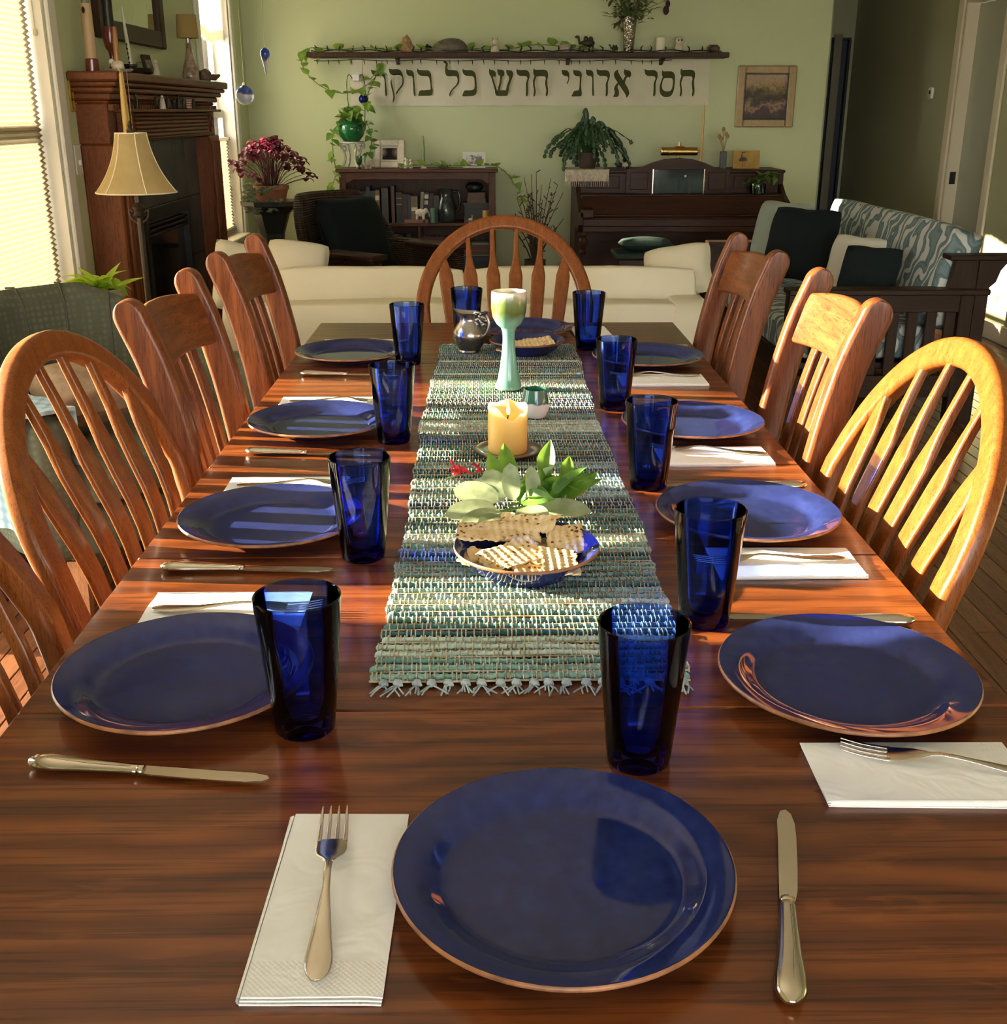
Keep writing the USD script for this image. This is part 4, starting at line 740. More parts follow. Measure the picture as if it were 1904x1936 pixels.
part(t, 'neck', cyl(.011, .186, .222, n=16, ch=.002), M['steel'], sm=40); part(t, 'switch_knob', tube([(0, .008, .206), (.012, .03, .212)], .0035, 8), M['brass'], sm=True); part(t, 'shade', lathe([(.056, .212), (.0505, .325), (.0490, .325), (.0545, .212)], 32), M['lampcloth'], sm=40); part(t, 'cord', tube(curve([(.01, .01, .2), (.02, .05, .16), (.005, .055, .06), (-.02, .05, .004)], 14), .0018, 5), M['white'], sm=True)
solo('brown_rock', blob(.034, (0, 0, .030), (1, 1.1, .95), .3, 2.2, 5), plain('brown_rock', (.20, .14, .09), .8, var=.4, vscale=40), 'rough brown rock on the mantel right of the little lamp', 'rock', loc=mpos(6.55, -1.52), sm=True)
solo('driftwood', tube([(0, -.10, .018), (.01, -.03, .024), (0, .05, .026), (.008, .12, .038)], [.012, .018, .015, .008], 10), plain('driftwood', (.13, .09, .06), .8, var=.5, vscale=30), 'dark driftwood stick at the far end of the mantel', 'driftwood', loc=mpos(6.64, -1.50), sm=True)
# hanging beeswax tapers and bell at the near end of the mantel
t = thing('hanging_tapers', 'pair of yellow beeswax tapers hanging by their wick from the mantel edge', 'candles', (-1.430, 4.735, 1.19))
for dy, dx, L in ((0, 0, .255), (.022, .002, .275)): part(t, 'taper', tube([(dx, dy, .285), (dx, dy * .6 + .002, .27), (dx, dy * .8, .15), (dx, dy, .275 - L)], [.0015, .006, .0105, .0115], 12), M['wax_yellow'], sm=True)
part(t, 'wick', tube([(0, 0, .284), (-.012, .006, .295), (.002, .020, .284)], .0015, 5), M['cream'], sm=True)
t = thing('hanging_bell', 'small dark bell hanging on a cord from the mantel shelf', 'bell', (-1.435, 4.84, 1.16)); part(t, 'cord', tube([(0, 0, .325), (0, .0, .055)], .0013, 5), M['tan'], sm=True); part(t, 'bell_body', lathe([(.001, .058), (.008, .054), (.012, .036), (.020, .010), (.023, 0), (.020, .001), (0, .03)], 20), M['bronze'], sm=40)
# figurines on the ledge above the fire
figs = [('dark star shaped ornament at the left of the mantel ledge row', 'star'), ('white robed figurine on the mantel ledge', 'robe'), ('dark robed figurine on the mantel ledge next to the white one', 'robe'), ('dark four-legged animal figurine on the mantel ledge', 'beast'), ('tall black hooded figurine in the middle of the mantel ledge', 'robe'), ('pair of thin black figures on the mantel ledge', 'stick'), ('small striped reddish block on the mantel ledge', 'block'), ('tiny dark figure at the right end of the mantel ledge', 'stick')]
for i, (l, k) in enumerate(figs):
    y = 5.40 + i * .098; t = thing('figurine', l, 'figurine', (LX + .168, y, 1.335)); m = M['bone'] if i == 1 else M['bronze']
    if k == 'star': part(t, 'star', xf(prism([((.03 if j % 2 == 0 else .013) * sin(j * pi / 5), .036 + (.036 if j % 2 == 0 else .014) * cos(j * pi / 5)) for j in range(10)], .008), (-.004, 0, .0), (90, 0, 90)), m)
    elif k == 'robe':
        h = .062 if i != 4 else .068; part(t, 'robe', lathe([(0, 0), (.016, 0), (.014, .02), (.009, h * .72), (.004, h * .78), (0, h * .78)], 14), m, sm=True); part(t, 'head', ball(.0075, (0, 0, h * .86)), m, sm=True)
    elif k == 'beast':
        part(t, 'body', ball(.014, (0, 0, .032), 2, (.7, 1.6, .8)), m, sm=True); part(t, 'head', ball(.008, (0, .024, .046), 1, (.8, 1.3, .9)), m, sm=True)
        for a, b in ((-.005, -.014), (.005, -.014), (-.005, .014), (.005, .014)): part(t, 'leg', tube([(a, b, 0), (a, b, .030)], .003, 6), m)
    elif k == 'stick':
        for a in (-.011, .009): part(t, 'figure', tube([(0, a, 0), (0, a * 1.1, .03), (0, a * .8, .050)], [.006, .005, .004], 8), m, sm=True)
    else: part(t, 'block', box(.02, .032, .046, (0, 0, .023), .003), M['terra']); [part(t, 'stripe', box(.0215, .033, .004, (0, 0, .010 + .011 * j)), M['bone']) for j in range(4)]
t = thing('crescent_ornament', 'black crescent moon ornament at the near end of the mantel ledge', 'ornament', (LX + .168, 5.08, 1.335)); part(t, 'crescent', xf(prism([(.022 * sin(a), .030 + .030 * cos(a)) for a in np.linspace(-.6, 3.6, 16)] + [(.012 * sin(a) - .004, .030 + .020 * cos(a)) for a in np.linspace(3.4, -.4, 14)], .007), (-.003, 0, 0), (90, 0, 90)), M['black'])
# ---- hanging glass ornaments
M['glassball'] = mat('swirled_glass', {'t': ('texture_coordinate', {}), 'x': ('separate_xyz', {}), 'n': ('noise_texture', dict(scale=14, detail=2)), 'k': ('math', dict(math_type='multiply_add', value2=.09, value3=-.045)), 'a': ('math', dict(math_type='add')), 'mr': ('map_range', dict(from_min=-.03, from_max=.05)),
     'r': ('rgb_ramp', {'ramp': [(0, (.75, .80, .85)), (.45, (.80, .82, .84)), (.55, (.45, .30, .12)), (.64, (.06, .10, .55)), (1, (.04, .10, .55))]}), 'p': ('principled_bsdf', dict(roughness=.05, coat_weight=.6, transmission_weight=.25))}, [('t.object', 'x.vector'), ('t.object', 'n.vector'), ('n.fac', 'k.value1'), ('x.z', 'a.value1'), ('k.value', 'a.value2'), ('a.value', 'mr.value'), ('mr.result', 'r.fac'), ('r.color', 'p.base_color')])
M['thread'] = plain('thread', (.75, .73, .66), .6)
t = thing('glass_ball', 'blue and white swirled glass ball hanging on a thread by the far window', 'ornament', (-1.405, 7.0, 1.412)); part(t, 'ball', ball(.054, (0, 0, 0), 4), M['glassball'], sm=True); part(t, 'cap', cyl(.010, .052, .070, n=14, ch=.003), M['steel'], sm=40); part(t, 'thread', tube([(0, 0, .068), (0, 0, HZ - 1.412)], .0012, 4), M['thread'])
t = thing('glass_drop', 'blue glass teardrop hanging on a thread in front of the green wall', 'ornament', (-1.272, 7.0, 1.60)); part(t, 'drop', lathe([(0, -.075), (.006, -.07), (.009, -.04), (.020, .0), (.028, .035), (.024, .055), (.008, .068), (0, .07)], 28), M['glassball'], sm=True); part(t, 'thread', tube([(0, 0, .068), (0, 0, HZ - 1.60)], .0012, 4), M['thread'])
# ================================================================ back wall: banner, shelf, painting
M['linen'] = plain('banner_linen', (.70, .66, .52), .8, bump=.2, bscale=900, var=.06, vscale=5); M['ink'] = plain('banner_ink', (.055, .06, .012), .8); M['inkline'] = plain('banner_outline', (.80, .74, .56), .8)
bn = thing('wall_banner', 'long cream banner with olive Hebrew lettering hanging under the wall shelf', 'banner', (0, BY, 0))
part(bn, 'cloth', grid(80, 12, lambda u, v: (-.935 + 2.48 * u, -.006 - .0035 * np.sin(u * 31) * (1 - v) ** 2 - .002 * np.sin(u * 77 + v * 3), 1.362 + .295 * v + .004 * np.sin(u * 6)), 0), M['linen'], sm=True)
part(bn, 'hem', b2(-.935, 1.545, -.010, -.004, 1.358, 1.366, .001), M['linen'])
S8 = 8.6545
def GL(pts, dx=0, hole=None):
    P = np.array(pts, float); P = np.vstack([P, P[:1]]); Q = []
    for a, b in zip(P[:-1], P[1:]): Q += [a * .78 + b * .22, a * .22 + b * .78]
    p = Polygon([(x + dx, -y) for x, y in Q]).buffer(0)
    return p
D = [(645, 160), (655, 185), (700, 195), (790, 190), (835, 205), (860, 240), (865, 300), (850, 350), (835, 400), (838, 500), (842, 570), (830, 620), (810, 628), (800, 600), (805, 520), (798, 420), (815, 365), (830, 330), (818, 300), (780, 290), (700, 292), (660, 265), (643, 220)]
HH = [(932, 160), (950, 190), (1010, 190), (1100, 185), (1145, 200), (1165, 240), (1168, 300), (1155, 350), (1158, 430), (1172, 530), (1168, 590), (1150, 628), (1132, 622), (1130, 590), (1140, 530), (1122, 450), (1118, 390), (1130, 330), (1115, 298), (1060, 292), (975, 295), (965, 330), (945, 390), (950, 450), (968, 540), (962, 600), (945, 630), (928, 622), (930, 590), (938, 520), (920, 440), (918, 370), (935, 310), (945, 290), (925, 260), (920, 210)]
VV = [(660, 175), (680, 195), (720, 190), (760, 205), (780, 240), (785, 320), (788, 430), (795, 540), (802, 590), (795, 620), (782, 625), (768, 600), (762, 500), (764, 380), (758, 310), (735, 290), (695, 290), (665, 262), (655, 225)]
o9, o11 = 210 * S8, 420 * S8
LT = [GL([(80, 178), (110, 200), (170, 205), (240, 195), (285, 215), (310, 260), (315, 330), (320, 450), (330, 560), (328, 610), (315, 625), (300, 610), (296, 520), (298, 400), (290, 330), (265, 295), (230, 290), (170, 300), (125, 290), (95, 255), (80, 215)]),
  unary_union([GL([(372, 158), (395, 180), (450, 185), (520, 180), (565, 205), (595, 250), (608, 320), (612, 390), (600, 440), (565, 490), (520, 540), (490, 590), (475, 605), (470, 590), (485, 550), (530, 490), (570, 440), (588, 390), (590, 320), (570, 285), (530, 275), (440, 285), (400, 265), (375, 225)]), GL([(415, 335), (405, 350), (392, 390), (398, 450), (413, 520), (428, 590), (430, 650), (415, 730), (425, 728), (447, 690), (457, 640), (452, 580), (437, 510), (422, 440), (412, 390), (414, 360)])]),
  GL(VV), GL([(840, 158), (855, 190), (900, 195), (980, 195), (1020, 198), (1050, 225), (1065, 270), (1068, 360), (1070, 450), (1085, 515), (1088, 540), (1075, 595), (1050, 615), (960, 620), (838, 622), (850, 575), (865, 535), (885, 525), (1000, 522), (1050, 515), (1048, 450), (1038, 370), (1030, 320), (1005, 295), (960, 295), (890, 290), (850, 260), (832, 215)]),
  GL([(1290, 38), (1320, 55), (1338, 80), (1340, 110), (1330, 150), (1335, 185), (1370, 195), (1440, 192), (1490, 200), (1515, 240), (1525, 310), (1525, 390), (1505, 435), (1450, 490), (1400, 540), (1378, 580), (1370, 620), (1360, 628), (1352, 600), (1365, 555), (1410, 495), (1465, 445), (1495, 390), (1495, 330), (1480, 300), (1440, 292), (1380, 295), (1325, 295), (1300, 265), (1290, 220), (1292, 160), (1305, 100), (1290, 80), (1268, 75), (1265, 60)]),
  GL([(1580, 158), (1595, 190), (1650, 195), (1720, 192), (1765, 215), (1795, 260), (1803, 340), (1808, 430), (1812, 490), (1808, 550), (1785, 600), (1745, 622), (1660, 625), (1565, 625), (1580, 580), (1600, 535), (1620, 525), (1720, 525), (1760, 510), (1775, 470), (1775, 390), (1770, 330), (1755, 300), (1720, 290), (1640, 290), (1600, 270), (1575, 220)]),
  unary_union([GL(p, o9) for p in ([(200, 160), (215, 190), (260, 195), (300, 220), (312, 260), (298, 315), (280, 295), (255, 300), (275, 370), (320, 510), (335, 560), (300, 560), (270, 450), (230, 310), (200, 265), (192, 220)], [(330, 160), (345, 185), (400, 185), (435, 200), (450, 235), (440, 295), (425, 285), (410, 310), (405, 390), (385, 460), (362, 560), (322, 560), (350, 460), (372, 380), (380, 290), (350, 275), (332, 235)], [(480, 175), (495, 195), (550, 195), (580, 215), (592, 250), (585, 300), (555, 380), (530, 460), (515, 560), (480, 560), (475, 520), (490, 440), (525, 350), (530, 305), (505, 285), (478, 245)], [(290, 525), (520, 525), (505, 600), (490, 620), (320, 622), (298, 590)])]),
  GL(D, o9), GL(HH, o9), GL([(1390, 175), (1405, 195), (1450, 192), (1490, 205), (1515, 250), (1518, 320), (1508, 380), (1490, 420), (1475, 422), (1478, 400), (1498, 350), (1498, 305), (1475, 290), (1430, 285), (1400, 260), (1388, 225)], o9),
  GL([(1582, 180), (1600, 200), (1660, 198), (1700, 215), (1722, 260), (1720, 330), (1712, 420), (1720, 520), (1730, 600), (1715, 625), (1640, 628), (1552, 630), (1575, 580), (1595, 540), (1620, 530), (1670, 528), (1685, 500), (1685, 400), (1690, 310), (1675, 292), (1630, 295), (1590, 265), (1578, 225)], o9), GL(VV, o9 + 1132), GL(D, o11 - 497),
  unary_union([GL(p, o11) for p in ([(505, 178), (495, 215), (520, 260), (580, 350), (650, 450), (690, 530), (698, 580), (680, 620), (650, 655), (645, 620), (620, 570), (560, 490), (500, 400), (445, 320), (430, 265), (440, 225), (470, 195)], [(605, 170), (620, 190), (670, 195), (705, 215), (718, 250), (712, 290), (695, 320), (680, 305), (655, 310), (630, 340), (618, 420), (580, 380), (600, 320), (625, 290), (600, 260), (592, 215)], [(500, 395), (520, 430), (495, 470), (520, 520), (530, 570), (520, 620), (495, 635), (425, 635), (450, 590), (455, 550), (440, 510), (445, 470), (470, 430)])]),
  GL(D, o11 + 292), GL([(1230, 185), (1240, 215), (1310, 215), (1380, 212), (1420, 235), (1442, 290), (1445, 380), (1440, 480), (1425, 560), (1390, 620), (1340, 638), (1270, 636), (1220, 600), (1193, 530), (1192, 460), (1210, 390), (1235, 320), (1238, 300), (1222, 270), (1220, 220)], o11).difference(GL([(1262, 325), (1390, 322), (1408, 360), (1410, 430), (1400, 500), (1370, 540), (1300, 545), (1250, 520), (1230, 460), (1235, 400), (1250, 350)], o11)), GL(HH, o11 + 605)]
def glyph(p, y0, y1):
    gs = []
    for q in getattr(p, 'geoms', [p]):
        v, f = tmg(trimesh.creation.extrude_polygon(q, 1.0, engine='earcut'))
        gs.append((np.stack([-.93 + (690 - 660 + v[:, 0] / S8) * .003621, y1 + (y0 - y1) * v[:, 2], 1.659 - (110 - 112 - v[:, 1] / S8) * .00339], 1), f))
    return join(gs)
for p in LT:
    p = p.simplify(1.5); e = part(bn, 'letter', glyph(p, -.0132, -.009), M['ink'], sm=False)
    part(e, 'letter_edge', glyph(p.buffer(7).simplify(2), -.0122, -.010), M['inkline'], sm=False)
SZ = 1.695
sh = thing('wall_shelf', 'long narrow dark wooden shelf high on the green wall', 'shelf', (0, BY, 0))
part(sh, 'shelf_board', b2(-1.196, 1.632, -.20, 0, SZ - .032, SZ, .004), M['dkwood'])
for x in (-.60, .56, 1.2): part(sh, 'bracket', prism_x([(0, SZ - .032), (-.12, SZ - .032), (-.10, SZ - .045), (-.03, SZ - .06), (0, SZ - .075)], x - .012, x + .012), M['dkwood'])
M['wire'] = plain('dark_green_wire', (.012, .02, .012), .5)
sl = thing('string_lights', 'unlit dark string lights wound along the shelf', 'string lights', (0, BY, SZ))
part(sl, 'cable', tube([(x, -.13 + .05 * sin(x * 9), .006 + .010 * abs(sin(x * 14))) for x in np.linspace(-1.18, 1.60, 160)], .0038, 5), M['wire'], sm=True)
part(sl, 'cable', tube([(x, -.192 + .004 * sin(x * 31), -.044 - .010 * abs(sin(x * 7.3))) for x in np.linspace(-1.15, 1.25, 120)], .0026, 5), M['wire'], sm=True)
for i in range(34):
    x = -1.15 + i * .081 + R.uniform(-.02, .02)
    part(sl, 'bulb', tube([(x, -.13, .010), (x + R.uniform(-.012, .012), -.13, .030), (x + R.uniform(-.02, .02), -.13, .045)], [.006, .005, .002], 6), M['wire'], sm=True)
    if x < 1.2: part(sl, 'bulb', tube([(x, -.192, -.048), (x + .003, -.192, -.066), (x + .003, -.192, -.078)], [.004, .003, .001], 5), M['wire'], sm=True)
# vine along the shelf
M['pothos'] = leafmat('pothos_leaf', (.13, .27, .045), (.27, .44, .09), .4, .35, 18, (.45, .65, .10)); M['pothos_dk'] = leafmat('pothos_leaf_dark', (.06, .15, .03), (.13, .26, .06), .3, .35, 18, (.25, .40, .06))
def vine(par, pts, n, L=(.05, .085), m='pothos', both=True, el=(-40, 30), az=None, stem=True):
    P = curve(pts, 60)
    if stem: part(par, 'vine_stem', tube(P, .0028, 6), M['stemg'], sm=True)
    for k in range(n):
        p = P[min(59, int((k + .5) / n * 60))]; a = (R.uniform(-160, -20) if az is None else R.uniform(*az))
        s_ = R.uniform(*L); part(par, 'leaf', place(leaf(s_, s_ * .78, 'heart', .25, R.uniform(.1, .5)), p, a, R.uniform(*el), R.uniform(-30, 30)), M[m], sm=True)
vn = thing('shelf_vine', 'pothos vine trailing along the shelf and looping below its left end', 'vine', (0, BY, SZ))
vine(vn, [(-.60, -.10, .012), (-.80, -.13, .03), (-1.0, -.10, .02), (-1.17, -.14, .03), (-1.235, -.16, -.02), (-1.22, -.15, -.11), (-1.12, -.14, -.21), (-.98, -.13, -.255), (-.84, -.12, -.22), (-.74, -.11, -.14), (-.70, -.1, -.05)], 26, (.06, .10), el=(-60, 45))
vine(vn, [(-.62, -.1, .012), (-.2, -.12, .03), (.10, -.1, .02), (.35, -.14, .05), (.6, -.1, .03), (.72, -.12, .02)], 17, (.06, .10), el=(0, 60))
vine(vn, [(-.72, -.1, -.1), (-.80, -.12, -.25), (-.83, -.1, -.36)], 6, (.06, .09))
# ---- things on the shelf
def sp(x, y=-.10): return (x, BY + y, SZ)
M['ochre'] = plain('ochre_rock', (.36, .22, .11), .8, var=.5, vscale=45); M['greyrock'] = plain('grey_stone', (.13, .11, .085), .7, var=.3, vscale=25); M['quartz'] = plain('pink_quartz', (.52, .42, .34), .5, var=.2, vscale=30)
v, f = blob(.062, (0, 0, .052), (.85, .6, 1), .28, 1.8, 2, 3); v[:, 0] *= 1 - .55 * np.clip((v[:, 2]) / .12, 0, 1); v[:, 2] = np.maximum(v[:, 2], 0); solo('ochre_rock', (v, f), M['ochre'], 'pointed ochre rock on the wall shelf', 'rock', loc=sp(-.535), sm=40)
t = thing('stone_tortoise', 'humped grey stone animal with a small dark head on the wall shelf', 'figurine', sp(-.245)); v, f = ball(.1, (0, 0, 0), 3, (1.25, .62, .80)); v[:, 2] = np.maximum(v[:, 2] + .012, 0) * (1 + .12 * v[:, 0] / .12); part(t, 'body', (v, f), M['greyrock'], sm=True); part(t, 'head', ball(.022, (-.145, 0, .030), 2, (1.3, .8, .8)), M['bronze'], sm=True); part(t, 'ear', ball(.008, (-.15, -.012, .048), 1), M['bronze'], sm=True)
t = thing('cat_figurine', 'small white animal figurine with raised ears on the wall shelf', 'figurine', sp(.062, -.12)); part(t, 'body', lathe([(0, 0), (.028, 0), (.030, .015), (.022, .045), (.014, .058), (0, .06)], 18), M['bone'], sm=True); part(t, 'head', ball(.019, (0, -.004, .066)), M['bone'], sm=True)
for s_ in (-1, 1): part(t, 'ear', xf(lathe([(.007, 0), (.0005, .022)], 8), (s_ * .013, 0, .078), (0, s_ * 15, 0)), M['tan'], sm=True)
part(t, 'paw', tube([(-.02, -.01, .04), (-.032, -.015, .075)], [.008, .006], 8), M['bone'], sm=True)
solo('quartz_lump', blob(.045, (0, 0, .030), (1.1, .8, .8), .3, 2.4, 9), M['quartz'], 'pale pinkish quartz lump on the wall shelf', 'rock', loc=sp(.54), sm=40)
def camel(label, x, s):
    t = thing('camel_figurine', label, 'figurine', sp(x)); m = M['bronze']
    part(t, 'body', xf(join(ball(.030, (0, 0, .055), 2, (1.35, .7, .75)), ball(.014, (-.014, 0, .078), 2, (1, .8, 1.2)), ball(.014, (.016, 0, .076), 2, (1, .8, 1.2))), s=s), m, sm=True)
    part(t, 'neck', xf(tube([(-.034, 0, .058), (-.050, 0, .054), (-.056, 0, .075), (-.058, 0, .088)], [.010, .009, .007, .006], 8), s=s), m, sm=True); part(t, 'head', xf(ball(.010, (-.066, 0, .090), 1, (1.5, .8, .8)), s=s), m, sm=True)
    for a in (-.028, .028):
        for b in (-.010, .010): part(t, 'leg', xf(tube([(a, b, 0), (a, b, .025), (a, b, .05)], [.005, .0045, .007], 7), s=s), m, sm=True)
camel('black two-humped camel figurine on the wall shelf', .69, 1.12); camel('tiny dark camel figurine on the wall shelf beside the glass vase', .872, .55)
M['cutglass'] = mat('cut_glass', {'t': ('texture_coordinate', {}), 'm': ('mapping', dict(scale=(1, 1, 1))), 'v': ('voronoi_texture', dict(scale=85, feature='f1')), 'b': ('bump', dict(strength=.9, distance=.004)), 'g': ('glossy_bsdf', dict(color=(.8, .75, .65), roughness=.1)), 'tr': ('transparent_bsdf', dict(color=(.72, .70, .62))), 'x': ('mix_closure', dict(fac=.42))},
      [('t.object', 'v.vector'), ('v.distance', 'b.height'), ('b.normal', 'g.normal'), ('tr.BSDF', 'x.closure1'), ('g.BSDF', 'x.closure2')], 'x.closure')
vs = thing('glass_vase', 'tall cut glass vase with a spray of dried flowers on the wall shelf', 'vase', sp(.965))
part(vs, 'vase_body', lathe([(0, .004), (.030, 0), (.036, .008), (.038, .08), (.045, .16), (.050, .225), (.047, .228), (.042, .16), (.034, .08), (.030, .014), (0, .012)], 40), M['cutglass'], sm=40)
M['olive'] = leafmat('dusty_leaf', (.10, .13, .06), (.20, .23, .11), .25, .7, 40); M['purple'] = plain('dark_purple_bloom', (.045, .012, .03), .8); M['bud'] = plain('pale_bud', (.36, .36, .16), .8)
for k in range(34):
    a, s_ = R.uniform(0, 2 * pi), R.uniform(.07, .25); tip = np.array([s_ * cos(a), .4 * s_ * sin(a), .225 + R.uniform(.02, .17) * (1.2 - s_ * 2)]); st = [(0, 0, .05), (tip[0] * .16, tip[1] * .16, .225), tuple(tip)]
    part(vs, 'flower_stem', tube(curve(st, 8), .0018, 5), M['stemg'], sm=True)
    if k % 2: part(vs, 'bud', ball(R.uniform(.009, .015), tip, 1), M['bud'], sm=True)
    for q in range(4): part(vs, 'leaf', place(leaf(R.uniform(.04, .07), .026, 'oval', .2, .4), tip * [.9, .9, 1] * R.uniform(.55, .98) + [0, 0, .02], R.uniform(0, 360), R.uniform(-20, 60)), M['olive'], sm=True)
part(vs, 'flower_stem', tube(curve([(0, 0, .05), (.05, -.01, .22), (.18, -.04, .34), (.24, -.05, .30)], 10), .0018, 5), M['stemg'], sm=True)
for x, z, r in ((.235, .262, .022), (.245, .300, .018)): part(vs, 'purple_bloom', ball(r, (x, -.05, z), 2, (.9, .8, 1.35)), M['purple'], sm=True)
solo('pillar_candle', lathe([(0, 0), (.030, 0), (.0315, .003), (.0315, .092), (.029, .096), (.026, .088), (0, .085)], 28), M['wax_white'], 'cream pillar candle on the wall shelf', 'candle', loc=sp(1.178, -.12), sm=40)
t = thing('owl_figurine', 'round white owl figurine with dark eyes on the wall shelf', 'figurine', sp(1.305, -.12)); part(t, 'body', ball(.032, (0, 0, .033), 3, (.9, .8, 1.05)), M['bone'], sm=True); part(t, 'head', ball(.026, (0, -.004, .074), 3, (1.05, .9, .85)), M['bone'], sm=True)
for s_ in (-1, 1): part(t, 'eye', ball(.006, (s_ * .011, -.026, .078), 1), M['black'], sm=True); part(t, 'foot', ball(.009, (s_ * .012, -.016, .008), 1), M['bone'], sm=True)
v, f = box(.082, .05, .052, (0, 0, .026), .016); solo('brown_stone', (v, f), plain('brown_stone', (.14, .075, .05), .6, var=.3, vscale=30), 'squarish brown stone near the right end of the wall shelf', 'rock', loc=sp(1.54))
# ---- outlet, cables and blue ball
t = thing('wall_outlet', 'white wall outlet with plugs under the left end of the shelf', 'outlet', (-.895, BY, 1.46)); part(t, 'outlet_plate', b2(-.036, .036, -.006, 0, 0, .115, .002), M['white']); part(t, 'plug', b2(-.02, .03, -.045, -.006, .055, .105, .006), M['white']); part(t, 'socket', b2(-.014, .014, -.0075, -.006, .012, .040, .001), M['cream'])
for dx in (-.045, .045): part(t, 'cable', tube(curve([(dx * .3, -.03, .06), (dx, -.03, .1), (dx * 1.4, -.02, .02), (dx * 1.1, -.015, -.22)], 18), .0025, 5), M['wire'], sm=True)
t = thing('blue_bauble', 'shiny dark blue glass ball hanging beside the banner', 'ornament', (-.838, BY - .10, 1.402)); M['bluemet'] = plain('blue_bauble', (.01, .02, .16), .08, .7); part(t, 'ball', ball(.033, (0, 0, 0), 3), M['bluemet'], sm=True); part(t, 'cap', cyl(.007, .031, .042, n=12, ch=.001), M['steel']); part(t, 'thread', tube([(0, 0, .04), (0, .02, SZ - 1.402 - .03)], .0011, 4), M['wire'])
# ---- painting
M['gilt'] = plain('gilt_frame', (.36, .25, .12), .4, .2, var=.1, vscale=30)
M['canvas'] = mat('landscape_paint', {'t': ('texture_coordinate', {}), 'x': ('separate_xyz', {}), 'n': ('noise_texture', dict(scale=11, detail=7, roughness=.7)), 'k': ('math', dict(math_type='multiply_add', value2=.34, value3=-.17)), 'a': ('math', dict(math_type='add')), 'mr': ('map_range', dict(from_min=.055, from_max=.345)),
     'r': ('rgb_ramp', {'ramp': [(0, (.04, .02, .02)), (.20, (.07, .035, .04)), (.29, (.36, .22, .13)), (.37, (.14, .07, .035)), (.45, (.028, .018, .008)), (.60, (.07, .05, .012)), (.72, (.20, .14, .04)), (.84, (.42, .27, .13)), (1, (.38, .29, .20))]}), 'n2': ('noise_texture', dict(scale=70, detail=3)), 'h': ('hsv', dict(value=1.1)), 'mx': ('mix', dict(mix_type='overlay', fac=.5)), 'p': ('principled_bsdf', dict(roughness=.45))},
     [('t.object', 'x.vector'), ('t.object', 'n.vector'), ('t.object', 'n2.vector'), ('n.fac', 'k.value1'), ('x.z', 'a.value1'), ('k.value', 'a.value2'), ('a.value', 'mr.value'), ('mr.result', 'r.fac'), ('r.color', 'mx.color1'), ('n2.color', 'mx.color2'), ('mx.color', 'p.base_color')])
pt = thing('framed_painting', 'small framed landscape painting in browns on the green wall right of the banner', 'painting', (1.938, BY, 1.217))
part(pt, 'canvas', b2(-.15, .15, -.018, -.012, .055, .348), M['canvas'])
for g in (b2(-.203, -.148, -.035, 0, 0, .403, .008), b2(.148, .203, -.035, 0, 0, .403, .008), b2(-.148, .148, -.035, 0, 0, .055, .008), b2(-.148, .148, -.035, 0, .348, .403, .008)): part(pt, 'frame_rail', g, M['gilt'])
for g in (b2(-.152, -.144, -.030, -.016, .05, .353, .002), b2(.144, .152, -.030, -.016, .05, .353, .002), b2(-.144, .144, -.030, -.016, .05, .058, .002), b2(-.144, .144, -.030, -.016, .345, .353, .002)): part(pt, 'inner_fillet', g, M['black'])
for q in range(0): pass
ORD = 'first second third fourth fifth sixth seventh eighth ninth tenth eleventh twelfth thirteenth fourteenth fifteenth'.split()
# ================================================================ bookcase
M['bookwood'] = wood('bookcase_wood', (.060, .020, .009), (.125, .047, .021), 'x', 2, .45, spec=.3); M['bookwoodz'] = wood('bookcase_wood_up', (.055, .018, .008), (.11, .042, .019), 'z', 2, .45, spec=.3)
bc = thing('bookcase', 'low brown bookcase full of books against the green wall', 'bookcase', (0, 0, 0))
B0, B1, BF, BT = -1.0, .06, 7.955, .955
part(bc, 'top_board', b2(B0 - .022, B1 + .018, BF - .02, BY - .015, BT - .022, BT, .005), M['bookwood'])
for x in (B0, B1 - .022): part(bc, 'side_panel', b2(x, x + .022, BF + .018, BY - .02, 0, BT - .022, .003), M['bookwoodz'])
for x, w_ in ((B0, .045), (B1 - .045, .045)): part(bc, 'face_stile', b2(x, x + w_, BF, BF + .018, 0, BT - .022, .003), M['bookwoodz'])
part(bc, 'face_header', prism_y([(B0 + .045, BT - .022), (B1 - .045, BT - .022), (B1 - .045, BT - .095), (B1 - .075, BT - .082), (B1 - .095, BT - .066), (B0 + .095, BT - .066), (B0 + .075, BT - .082), (B0 + .045, BT - .095)], BF, BF + .018), M['bookwood'])
for z in (.06, .285, .595): part(bc, 'shelf_board', b2(B0 + .022, B1 - .022, BF + .018, BY - .03, z - .02, z, .003), M['bookwood'])
part(bc, 'divider', b2(-.475, -.455, BF + .02, BY - .03, .285, .575, .002), M['bookwoodz']); part(bc, 'back_panel', b2(B0 + .02, B1 - .02, BY - .03, BY - .022, .02, BT - .03), M['bookwoodz'])
BK = [plain(f'book_{i}', c, .55, var=.12, vscale=30) for i, c in enumerate([(.045, .022, .016), (.09, .05, .03), (.025, .03, .035), (.16, .11, .07), (.03, .04, .06), (.10, .025, .02), (.20, .17, .12), (.035, .045, .03), (.06, .055, .05), (.30, .26, .19)])]
M['pages'] = plain('book_pages', (.50, .44, .32), .8); M['gold'] = plain('gold_print', (.40, .26, .08), .4, .4); M['labelw'] = plain('spine_label', (.55, .50, .38), .6)
